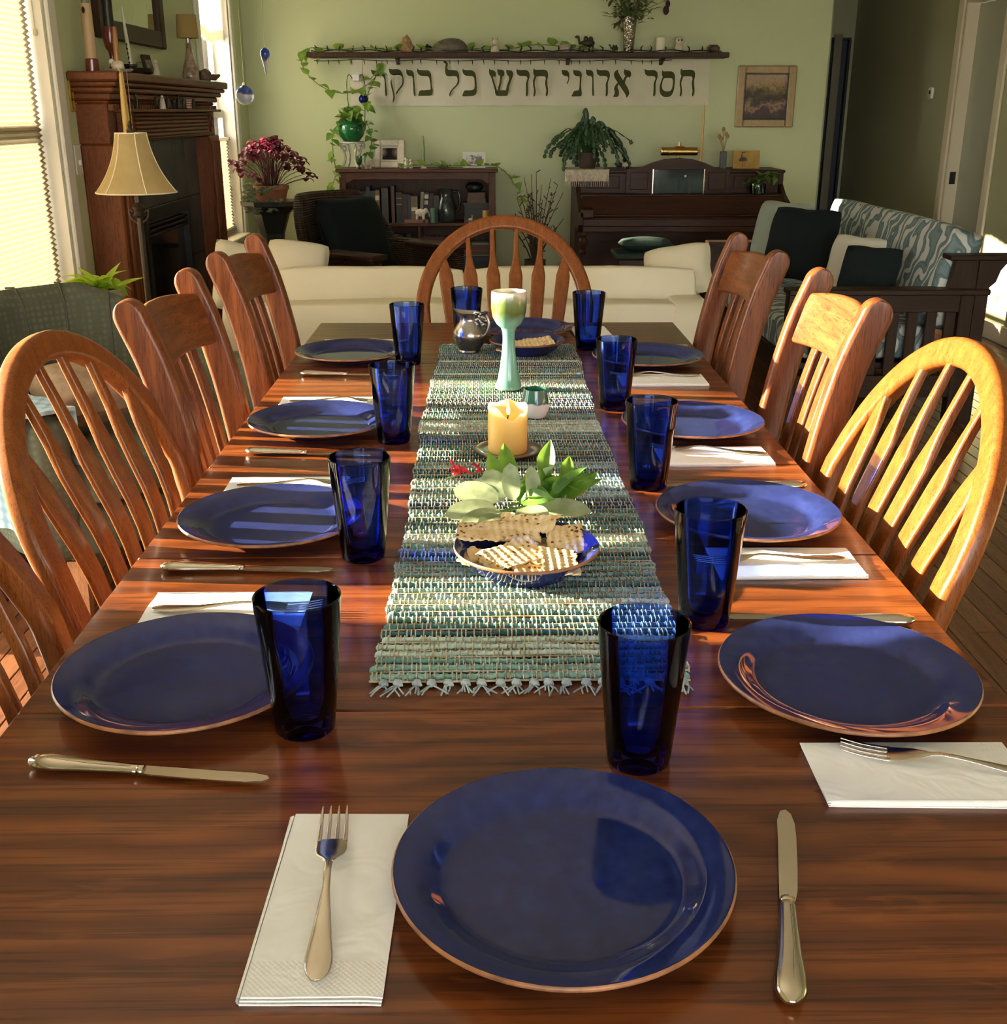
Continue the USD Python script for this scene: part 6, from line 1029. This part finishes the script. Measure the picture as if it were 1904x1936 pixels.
# ================================================================ futon sofa on the right
M['futonwood'] = wood('futon_wood', (.018, .0075, .004), (.040, .017, .009), 'x', 2, .45, spec=.25); M['futonz'] = wood('futon_wood_up', (.018, .0075, .004), (.038, .016, .009), 'z', 2, .45, spec=.25)
M['damask'] = mat('scroll_fabric', {'t': ('texture_coordinate', {}), 'm': ('mapping', dict(scale=(1, 1, 1))), 'n0': ('noise_texture', dict(scale=9, detail=1)), 'mv': ('vector_math', dict(math_type='multiply_add', vector2=(.16, .16, .16))), 'n': ('wave_texture', dict(wave_type='rings', rings_direction='spherical', scale=4.2, distortion=11.0, detail=1.0, detail_scale=1.3)), 'r': ('rgb_ramp', {'ramp': [(.34, (.55, .56, .53)), (.42, (.17, .23, .24)), (.75, (.11, .16, .17)), (.95, (.17, .24, .25))]}), 'p': ('principled_bsdf', dict(roughness=.85, specular_ior_level=.2))},
     [('t.object', 'n0.vector'), ('n0.color', 'mv.vector1'), ('t.object', 'mv.vector3'), ('mv.vector', 'n.vector'), ('n.fac', 'r.fac'), ('r.color', 'p.base_color')])
fs = thing('futon_sofa', 'dark wood futon sofa with scroll patterned cushions on the right', 'sofa', (0, 0, 0)); F0, F1 = 4.90, 6.78
for y in (F0, F1):
    part(fs, 'arm_top', b2(1.30, 2.17, y - .055, y + .055, .578, .603, .004), M['futonwood'])
    part(fs, 'arm_rail', b2(1.36, 2.10, y - .02, y + .02, .50, .578, .003), M['futonwood']); part(fs, 'arm_rail', b2(1.36, 2.10, y - .02, y + .02, .12, .22, .003), M['futonwood'])
    for x in (1.335, 2.085): part(fs, 'arm_post', b2(x - .03, x + .03, y - .03, y + .03, 0, .578, .004), M['futonz'])
    for k in range(8): part(fs, 'arm_slat', b2(1.425 + k * .083, 1.470 + k * .083, y - .009, y + .009, .22, .50, .002), M['futonz'], sm=False)
    part(fs, 'back_post', prism_x([(y - .03, 0), (y + .03, 0), (y + .03, .73), (y - .03, .73)], 2.115, 2.17), M['futonz']); part(fs, 'corbel', prism_y([(2.00, .603), (2.17, .603), (2.20, .63), (2.215, .68), (2.25, .725), (2.02, .725)], y - .02, y + .02), M['futonz']); part(fs, 'post_cap', b2(1.98, 2.275, y - .05, y + .05, .725, .748, .004), M['futonwood'])
part(fs, 'front_rail', b2(1.345, 1.375, F0 + .03, F1 - .03, .17, .28, .004), M['futonwood']); part(fs, 'back_rail', b2(2.125, 2.155, F0 + .03, F1 - .03, .60, .70, .004), M['futonwood']); part(fs, 'seat_deck', b2(1.375, 2.12, F0 + .03, F1 - .03, .24, .27, .003), M['futonwood'])
def soft(x0, x1, y0, y1, z0, z1, r=.04, n=9):
    """A cushion block with rounded edges."""
    m = trimesh.creation.box((1, 1, 1)); 
    for _ in range(3): m = m.subdivide()
    v = np.array(m.vertices) * 2; h = np.array([x1 - x0, y1 - y0, z1 - z0]) / 2; q = np.clip(v * h, -(h - r), h - r); d_ = v * h - q; nn = np.linalg.norm(d_, axis=1, keepdims=True)
    e = np.where(nn > 1e-9, d_ / np.maximum(nn, 1e-9) * np.minimum(r, r), 0); g = q + e
    puff = (1 - v[:, 0] ** 2) * (1 - v[:, 1] ** 2) + (1 - v[:, 1] ** 2) * (1 - v[:, 2] ** 2) + (1 - v[:, 0] ** 2) * (1 - v[:, 2] ** 2)
    g = g * (1 + .012 * puff)[:, None]; g += (meshkit.noise(g * 7 + 3)[:, None] - .5) * .012
    return g + [(x0 + x1) / 2, (y0 + y1) / 2, (z0 + z1) / 2], np.array(m.faces)
part(fs, 'seat_cushion', soft(1.345, 1.98, F0 + .04, F1 - .04, .27, .445), M['damask'], sm=True)
part(fs, 'back_cushion', xf(soft(-.085, .085, F0 + .045, F1 - .045, -.02, .435), (1.985, 0, .425), (0, 14, 0)), M['damask'], sm=True)
def cushion(name, label, w_, h, t_, loc, r, m, seed, pinch=.1):
    v, f = pillow(w_, h, t_, 16, pinch, seed); v = v @ rot(*r).T; solo(name, (v, f), m, label, 'cushion', loc=loc, sm=True)
M['velvet'] = plain('black_velvet', (.006, .010, .012), .8, sheen_weight=.06, sheen_tint=(.2, .3, .4), spec=.2); M['sagecloth'] = plain('sage_linen', (.34, .40, .35), .85, bump=.25, bscale=30); M['whitecloth'] = plain('offwhite_cloth', (.62, .60, .53), .85, bump=.2, bscale=25); M['furry'] = plain('dark_fur', (.010, .016, .018), .95, spec=.2, bump=1.0, bscale=140)
cushion('throw_pillow', 'large sage green square pillow at the far end of the futon', .44, .40, .14, (1.64, 6.40, .668), (78, 0, -62), M['sagecloth'], 1)
cushion('throw_pillow', 'black velvet pillow on the futon in front of the sage green one', .46, .40, .15, (1.66, 6.05, .662), (76, 0, -54), M['velvet'], 2)
cushion('throw_pillow', 'off-white pillow standing at the near end of the futon', .34, .31, .11, (1.76, 5.45, .622), (76, 0, -60), M['whitecloth'], 3)
cushion('throw_pillow', 'small dark furry pillow at the near end of the futon', .30, .29, .13, (1.75, 5.20, .612), (72, 0, -45), M['furry'], 4)
# ================================================================ white loveseat beyond the table
M['sofa'] = plain('cream_canvas', (.66, .61, .48), .85, bump=.12, bscale=240)
S0, S1, SB, SH = -1.0, .845, 4.20, .648
so = thing('loveseat', 'cream canvas loveseat with its back to the dining table', 'sofa', (0, 0, 0))
part(so, 'back_frame', soft(S0 + .13, S1 - .0, SB, SB + .17, .06, SH, .03), M['sofa'], sm=True)
for a, b in ((S0, S0 + .16), (S1 - .16, S1)): part(so, 'arm', soft(a, b, SB - .002, SB + .86, .06, SH + .004, .03), M['sofa'], sm=True)
part(so, 'seat_base', soft(S0 + .15, S1 - .15, SB + .16, SB + .84, .06, .30, .03), M['sofa'], sm=True); 
mid = (S0 + S1) / 2
for a, b in ((S0 + .165, mid - .004), (mid + .004, S1 - .03)):
    part(so, 'back_cushion', xf(soft(a, b, -.075, .075, 0, .36, .04), (0, SB + .215, .400), (-8, 0, 0)), M['sofa'], sm=True)
    part(so, 'seat_cushion', soft(a, min(b, S1 - .165), SB + .30, SB + .85, .30, .44, .04), M['sofa'], sm=True)
for x in (S0 + .08, S1 - .08):
    for y in (SB + .08, SB + .78): part(so, 'foot', cyl(.022, 0, .07, (x, y), 14), M['dkwood'], sm=40)
cushion('throw_pillow', 'cream pillow tipped up at the left end of the loveseat', .26, .22, .11, (-.76, 4.61, .745), (52, 8, 10), M['sofa'], 5); cushion('throw_pillow', 'cream pillow bulging beyond the left arm of the loveseat', .30, .30, .13, (-.965, 4.60, .690), (72, 14, 30), M['sofa'], 7)
cushion('throw_pillow', 'cream pillow slumped over the right end of the loveseat', .29, .24, .12, (.775, 4.62, .715), (54, -10, -14), M['sofa'], 6)
# ================================================================ wicker armchair
M['wicker'] = mat('dark_wicker', {'t': ('texture_coordinate', {}), 'w': ('wave_texture', dict(wave_type='bands', bands_direction='z', scale=26, distortion=.6)), 'w2': ('wave_texture', dict(wave_type='bands', bands_direction='diagonal', scale=18)), 'm': ('math', dict(math_type='multiply')), 'r': ('rgb_ramp', {'ramp': [(.1, (.02, .010, .006)), (.7, (.085, .04, .02))]}), 'b': ('bump', dict(strength=.8, distance=.006)), 'p': ('principled_bsdf', dict(roughness=.45))},
      [('t.object', 'w.vector'), ('t.object', 'w2.vector'), ('w.fac', 'm.value1'), ('w2.fac', 'm.value2'), ('m.value', 'r.fac'), ('r.color', 'p.base_color'), ('w.fac', 'b.height'), ('b.normal', 'p.normal')])
wc = thing('wicker_armchair', 'dark brown wicker armchair with a rolled back beyond the loveseat', 'armchair', (-.66, 6.42, 0), -128)
a = np.linspace(rad(-20), rad(200), 31)
def wk(z, r, k=0): return np.stack([r * np.cos(a), -.02 - r * .95 * np.sin(a), np.full(31, z)], 1)
def hz_(t): return .60 + .27 * np.clip((np.sin(t) - .35) / .45, 0, 1) ** .8
rings = [np.stack([r * np.cos(a), -.02 - r * np.sin(a) * .95, z0 + (hz_(a) - z0) * q], 1) for r, z0, q in ((.335, .22, 0), (.335, .22, .3), (.345, .22, .6), (.37, .22, .9), (.385, .22, 1.0), (.36, .22, 1.02), (.325, .22, .98), (.300, .22, .6), (.295, .22, 0))]
part(wc, 'woven_shell', loft(rings, False, False), M['wicker'], sm=True)
part(wc, 'rolled_edge', tube([( .372 * cos(t), -.02 - .372 * .95 * sin(t), hz_(t) + .004) for t in np.linspace(rad(-20), rad(200), 60)], .026, 10), M['wicker'], sm=True)
for s_ in (-1, 1):
    part(wc, 'arm_rest', b2(min(s_ * .27, s_ * .40), max(s_ * .27, s_ * .40), .02, .40, .595, .625, .008), M['dkwood']); part(wc, 'arm_panel', b2(min(s_ * .30, s_ * .375), max(s_ * .30, s_ * .375), .05, .385, .22, .595, .006), M['wicker']); part(wc, 'leg', box(.045, .045, .24, (s_ * .33, .34, .12), .004), M['dkwood']); part(wc, 'leg', box(.045, .045, .24, (s_ * .22, -.28, .12), .004), M['dkwood'])
part(wc, 'seat_frame', b2(-.30, .30, -.28, .38, .20, .28, .006), M['wicker']); part(wc, 'seat_cushion', soft(-.27, .27, -.22, .40, .28, .42, .04), M['whitecloth'], sm=True)
cushion('velvet_pillow', 'large dark velvet pillow leaning in the wicker armchair', .50, .48, .18, (-.735, 6.46, .66), (70, 0, 52), M['velvet'], 8)
# ================================================================ plant stand with oxalis
M['standgreen'] = plain('dark_green_stand', (.022, .026, .018), .4)
os_ = thing('pedestal_stand', 'dark green pedestal plant stand with an eight sided tray top', 'plant stand', (-1.345, 7.28, 0)); oct_ = lambda r, ax=1: [(r * cos(rad(22.5 + 45 * k)), r * sin(rad(22.5 + 45 * k))) for k in range(8)]
def octring(r, z): return [(x, y, z) for x, y in oct_(r)]
part(os_, 'tray', loft([octring(.165, .765), octring(.190, .775), octring(.192, .800), octring(.182, .800), octring(.178, .782), octring(.05, .780)]), M['standgreen'], sm=False)
part(os_, 'pedestal', loft([octring(.15, 0), octring(.15, .03), octring(.07, .08), octring(.062, .45), octring(.075, .60), octring(.115, .72), octring(.165, .765)]), M['standgreen'], sm=False)
ox = thing('oxalis_pot', 'terracotta pot of dark red purple oxalis on the pedestal stand', 'potted plant', (-1.335, 7.26, .7815)); part(ox, 'pot', lathe([(0, 0), (.075, 0), (.080, .006), (.102, .085), (.110, .088), (.110, .112), (.098, .112), (.096, .09), (0, .09)], 32), M['terra'], sm=40); part(ox, 'saucer', lathe([(.06, .0), (.100, .002), (.110, .012), (.106, .014), (.09, .006)], 32), M['terra'], sm=40)
M['oxalis'] = leafmat('oxalis_leaf', (.045, .004, .014), (.13, .010, .034), .22, .45, 12, (.26, .02, .05)); M['succ'] = leafmat('trailing_succulent', (.16, .22, .11), (.28, .36, .20), .2, .6, 60)
for k in range(96):
    az, s_ = R.uniform(0, 2 * pi), R.uniform(.03, .27) ** 1.0; d_ = np.array([cos(az), .75 * sin(az)]); z = .27 + .13 * (1 - (s_ / .27) ** 2) * R.uniform(.5, 1.1) - .18 * (s_ / .27) ** 2 * R.uniform(.3, 1); tip = np.array([d_[0] * s_, d_[1] * s_, z])
    part(ox, 'leaf_stalk', tube(curve([(d_[0] * .03, d_[1] * .03, .09), (d_[0] * s_ * .5, d_[1] * s_ * .5, z * .8), tip], 6), .0016, 4), M['oxalis'])
    b0_ = R.uniform(0, 120); part(ox, 'leaf', join([place(leaf(.038, .042, 'wedge', .35, .5, 5), tip, b0_ + 120 * q, R.uniform(-30, 15)) for q in range(3)]), M['oxalis'], sm=True)
for k in range(60):
    az = R.uniform(2.2, 5.2); s_ = R.uniform(.09, .19); z = R.uniform(-.02, .135) - (s_ - .1) * .3
    part(ox, 'succulent_shoot', join([ball(.010, (s_ * cos(az) + R.uniform(-.02, .02), .9 * s_ * sin(az) + R.uniform(-.02, .02), z + R.uniform(-.015, .015)), 1, (1.2, .8, .6)) for q in range(5)]), M['succ'])
t = thing('red_pot', 'large reddish pot on a low dark table behind the pedestal stand', 'pot', (-1.10, 7.80, 0)); part(t, 'pot', lathe([(0, .50), (.07, .50), (.075, .505), (.10, .68), (.11, .69), (.11, .72), (.095, .72), (0, .66)], 28), M['terra'], sm=40); part(t, 'low_table', join(b2(-.16, .16, -.16, .16, .47, .50, .004), *[b2(x - .018, x + .018, y - .018, y + .018, 0, .47) for x in (-.13, .13) for y in (-.13, .13)]), M['black'])
# ================================================================ floor lamp, crock, green armchair
M['parch'] = mat('parchment_shade', {'t': ('texture_coordinate', {}), 'n': ('noise_texture', dict(scale=9, detail=4)), 'r': ('rgb_ramp', {'ramp': [(.3, (.50, .39, .19)), (.7, (.64, .53, .30))]}), 'd': ('diffuse_bsdf', {}), 'tr': ('translucent_bsdf', {}), 'm': ('mix_closure', dict(fac=.4))}, [('t.object', 'n.vector'), ('n.fac', 'r.fac'), ('r.color', 'd.color'), ('r.color', 'tr.color'), ('d.BSDF', 'm.closure1'), ('tr.BSDF', 'm.closure2')], 'm.closure')
lp = thing('floor_lamp', 'slim dark floor lamp with a cream bell shaped shade in front of the fireplace', 'lamp', (-1.284, 4.30, 0))
def bell(q): return .056 + .090 * (.35 * q + .65 * q ** 2.4)
n = 8; prof = []
for q in np.linspace(0, 1, 13):
    r_ = bell(q); z = 1.252 - .205 * q; aa = np.linspace(0, 2 * pi, 48, endpoint=False); sag = 1 - .045 * np.abs(np.sin(aa * 3)) * (1 - .4 * q)
    prof.append(np.stack([r_ * sag * np.cos(aa), r_ * sag * np.sin(aa), np.full(48, z)], 1))
part(lp, 'shade', loft(prof, True, False), M['parch'], sm=True)
for k in range(6): part(lp, 'shade_rib', tube([(bell(q) * 1.005 * cos(k * pi / 3), bell(q) * 1.005 * sin(k * pi / 3), 1.252 - .205 * q) for q in np.linspace(0, 1, 13)], .0025, 6), M['cream'], sm=True)
for q in (0, 1): part(lp, 'shade_trim', tube([tuple(p) for p in np.vstack([prof[-1 if q else 0], prof[-1 if q else 0][:1]])], .003, 6, caps=False), M['cream'], sm=True)
part(lp, 'pole', tube([(0, 0, .02), (0, 0, 1.10)], .010, 12), M['bronze'], sm=40); part(lp, 'pole_collar', lathe([(.010, .955), (.022, .965), (.015, .98), (.024, .995), (.010, 1.01)], 20), M['bronze'], sm=40); part(lp, 'foot', lathe([(0, 0), (.135, 0), (.14, .01), (.10, .022), (.03, .035), (.014, .07), (0, .07)], 36), M['bronze'], sm=40); part(lp, 'finial', lathe([(0, 1.235), (.012, 1.245), (.014, 1.262), (.006, 1.272), (.010, 1.28), (.004, 1.294), (0, 1.295)], 16), M['bronze'], sm=40); part(lp, 'harp', join(tube([(.0, 0, 1.09), (.045, 0, 1.15), (.0, 0, 1.24)], .0025, 5), tube([(.0, 0, 1.09), (-.045, 0, 1.15), (.0, 0, 1.24)], .0025, 5)), M['bronze'], sm=True)
for s_ in (-1, 1): part(lp, 'pole_scroll', tube(curve([(0, 0, .93), (s_ * .03, 0, .955), (s_ * .034, 0, .985), (s_ * .02, 0, .975)], 10), .004, 6), M['bronze'], sm=True)
st = thing('side_table', 'small wooden side table holding the stoneware crock', 'table', (-1.375, 4.0, 0)); part(st, 'top', cyl(.13, .50, .52, n=32, ch=.004), M['dkwood'], sm=40)
for k in range(3): part(st, 'leg', tube([(.04 * cos(k * 2.1), .04 * sin(k * 2.1), .50), (.11 * cos(k * 2.1), .11 * sin(k * 2.1), 0)], [.013, .011], 9), M['dkwood'], sm=True)
M['stoneware'] = plain('grey_stoneware', (.38, .35, .27), .35, var=.15, vscale=18, coat_weight=.2)
ck = thing('crock_plant', 'grey stoneware crock of bright pothos beside the green armchair', 'potted plant', (-1.375, 4.0, .5205)); part(ck, 'crock', lathe([(0, 0), (.080, 0), (.086, .006), (.092, .10), (.094, .185), (.101, .19), (.104, .205), (.101, .220), (.094, .222), (.088, .21), (.086, .19), (0, .19)], 40), M['stoneware'], sm=40); part(ck, 'soil', cyl(.087, .185, .198, n=30), M['soil'])
M['lime'] = leafmat('lime_pothos', (.20, .36, .03), (.36, .52, .06), .45, .3, 16, (.60, .80, .08))
for k in range(46): az = R.uniform(0, 360); part(ck, 'leaf', place(leaf(R.uniform(.06, .095), R.uniform(.04, .06), 'heart', .35, .4), (.055 * cos(rad(az)) * R.random(), .055 * sin(rad(az)) * R.random(), .20 + R.uniform(0, .05)), az, R.uniform(-15, 60), R.uniform(-30, 30)), M['lime'], sm=True)
part(ck, 'leaf', place(leaf(.11, .06, 'heart', .5, .1), (.04, .0, .215), 40, 62), M['lime'], sm=True); part(ck, 'leaf', place(leaf(.12, .06, 'heart', .5, .2), (.06, 0, .205), 15, 35), M['lime'], sm=True)
vine(ck, [(-.08, -.05, .20), (-.13, -.06, .22), (-.18, -.08, .21)], 7, (.05, .07), 'lime')
M['greenuph'] = mat('green_upholstery', {'t': ('texture_coordinate', {}), 'v': ('voronoi_texture', dict(scale=52, feature='f1', randomness=.15)), 'r': ('rgb_ramp', {'ramp': [(.1, (.125, .135, .095)), (.5, (.085, .095, .068))]}), 'b': ('bump', dict(strength=.25, distance=.004)), 'p': ('principled_bsdf', dict(roughness=.85, specular_ior_level=.2))}, [('t.object', 'v.vector'), ('v.distance', 'r.fac'), ('r.color', 'p.base_color'), ('v.distance', 'b.height'), ('b.normal', 'p.normal')])
ac = thing('barrel_armchair', 'grey green upholstered barrel armchair with a channelled back at the left', 'armchair', (-1.125, 3.31, 0), 228)
a = np.linspace(rad(-12), rad(192), 61)
def bt(t): return .565 + .24 * np.clip((np.sin(t) - .05) / .90, 0, 1) ** 1.3
ch = 1 - .022 * np.abs(np.cos((a - pi / 2) * 4.2)) ** 6
rings = [np.stack([r * k * np.cos(a), -.0 - r * k * np.sin(a) * .98, z0 + (bt(a) - z0) * q], 1) for r, z0, q, k in ((.45, .20, 0, 1), (.462, .20, .5, 1), (.465, .20, .92, 1), (.445, .20, 1.0, 1), (.40, .12, 1.012, ch), (.362, .12, .94, ch), (.345, .12, .6, ch), (.335, .12, .2, ch))]
part(ac, 'barrel_back', loft(rings, False, False), M['greenuph'], sm=True)
for k in range(6):
    t_ = rad(90) + (k - 2.5) * pi / 8.4 * 1.0 * 2 / 2; part(ac, 'seam', tube([(r * .985 * cos(t_), -r * .985 * sin(t_) * .98, .12 + (bt(t_) - .12) * q) for r, q in ((.44, 1.01), (.40, 1.016), (.365, .94), (.345, .6), (.335, .3))], .0035, 6), plain(f'seam_cord_{k}', (.07, .078, .055), .8), sm=True)
part(ac, 'seat_base', soft(-.40, .40, -.36, .40, .20, .34, .03), M['greenuph'], sm=True); part(ac, 'seat_cushion', soft(-.33, .33, -.30, .43, .34, .47, .045), M['greenuph'], sm=True)
for s_ in (-1, 1): part(ac, 'arm_front', soft(min(s_ * .335, s_ * .465), max(s_ * .335, s_ * .465), .0, .40, .20, .60, .05), M['greenuph'], sm=True)
M['legoak'] = wood('pale_leg', (.30, .13, .05), (.42, .20, .09), 'z', 3, .4)
for x in (-.36, .36):
    for y in (-.28, .37): part(ac, 'leg', tube([(x * 1.02, y * 1.02, 0), (x, y, .205)], [.026, .034], 4), M['legoak'], sm=False)
M['quilt'] = mat('blue_quilt', {'t': ('texture_coordinate', {}), 'v': ('voronoi_texture', dict(scale=34, feature='f1', randomness=.0)), 'r': ('rgb_ramp', {'ramp': [(.3, (.30, .40, .45)), (.62, (.16, .25, .31))]}), 'b': ('bump', dict(strength=.5, distance=.006)), 'p': ('principled_bsdf', dict(roughness=.9))}, [('t.object', 'v.vector'), ('v.distance', 'r.fac'), ('r.color', 'p.base_color'), ('v.distance', 'b.height'), ('b.normal', 'p.normal')])
def _q(u, v):       # over the near arm, in the armchair's own axes: seat side, top, outside
    s = v * .62 - .16
    z = np.where(s < 0, .618 + s * .95, np.where(s < .13, .618, .618 - (s - .13) * .98)); x = np.where(s < 0, .330 + .02 * s, np.where(s < .13, .330 + s * 1.15, .482))
    x, y = x + .012 * np.sin(u * 9) * (s > .13), .06 + u * .33 + .01 * np.sin(v * 7)
    a = rad(228); return -1.125 + x * cos(a) - y * sin(a), 3.31 + x * sin(a) + y * cos(a), z + .004 * np.sin(u * 14)
solo('throw_quilt', grid(24, 36, _q, .010), M['quilt'], 'pale blue scalloped quilt draped over the arm of the green armchair', 'quilt', sm=50)
cushion('throw_pillow', 'tan furry cushion in the seat of the green armchair', .26, .24, .15, (-1.15, 3.12, .580), (20, 0, 40), plain('tan_fur', (.24, .17, .11), .9, bump=.8, bscale=90, var=.3, vscale=25), 11)

hf = thing('hanging_feeder', 'small wire feeder hanging outside the far window', 'feeder', (-1.98, 8.78, 1.14))
part(hf, 'cage', join(*[b2(x - .003, x + .003, y - .003, y + .003, 0, .10) for x in (-.03, .03) for y in (-.03, .03)], b2(-.033, .033, -.033, .033, 0, .006), b2(-.033, .033, -.033, .033, .10, .106)), M['black'])
part(hf, 'wire', join(tube([(0, -.03, .10), (0, 0, .26), (0, 0, 1.5)], .003, 5), tube([(0, .03, .10), (0, 0, .26)], .003, 5)), M['black'])
struct('roof_eave', b2(-2.5, LX - .16, 6.0, 9.6, 2.63, 2.70), M['white'])
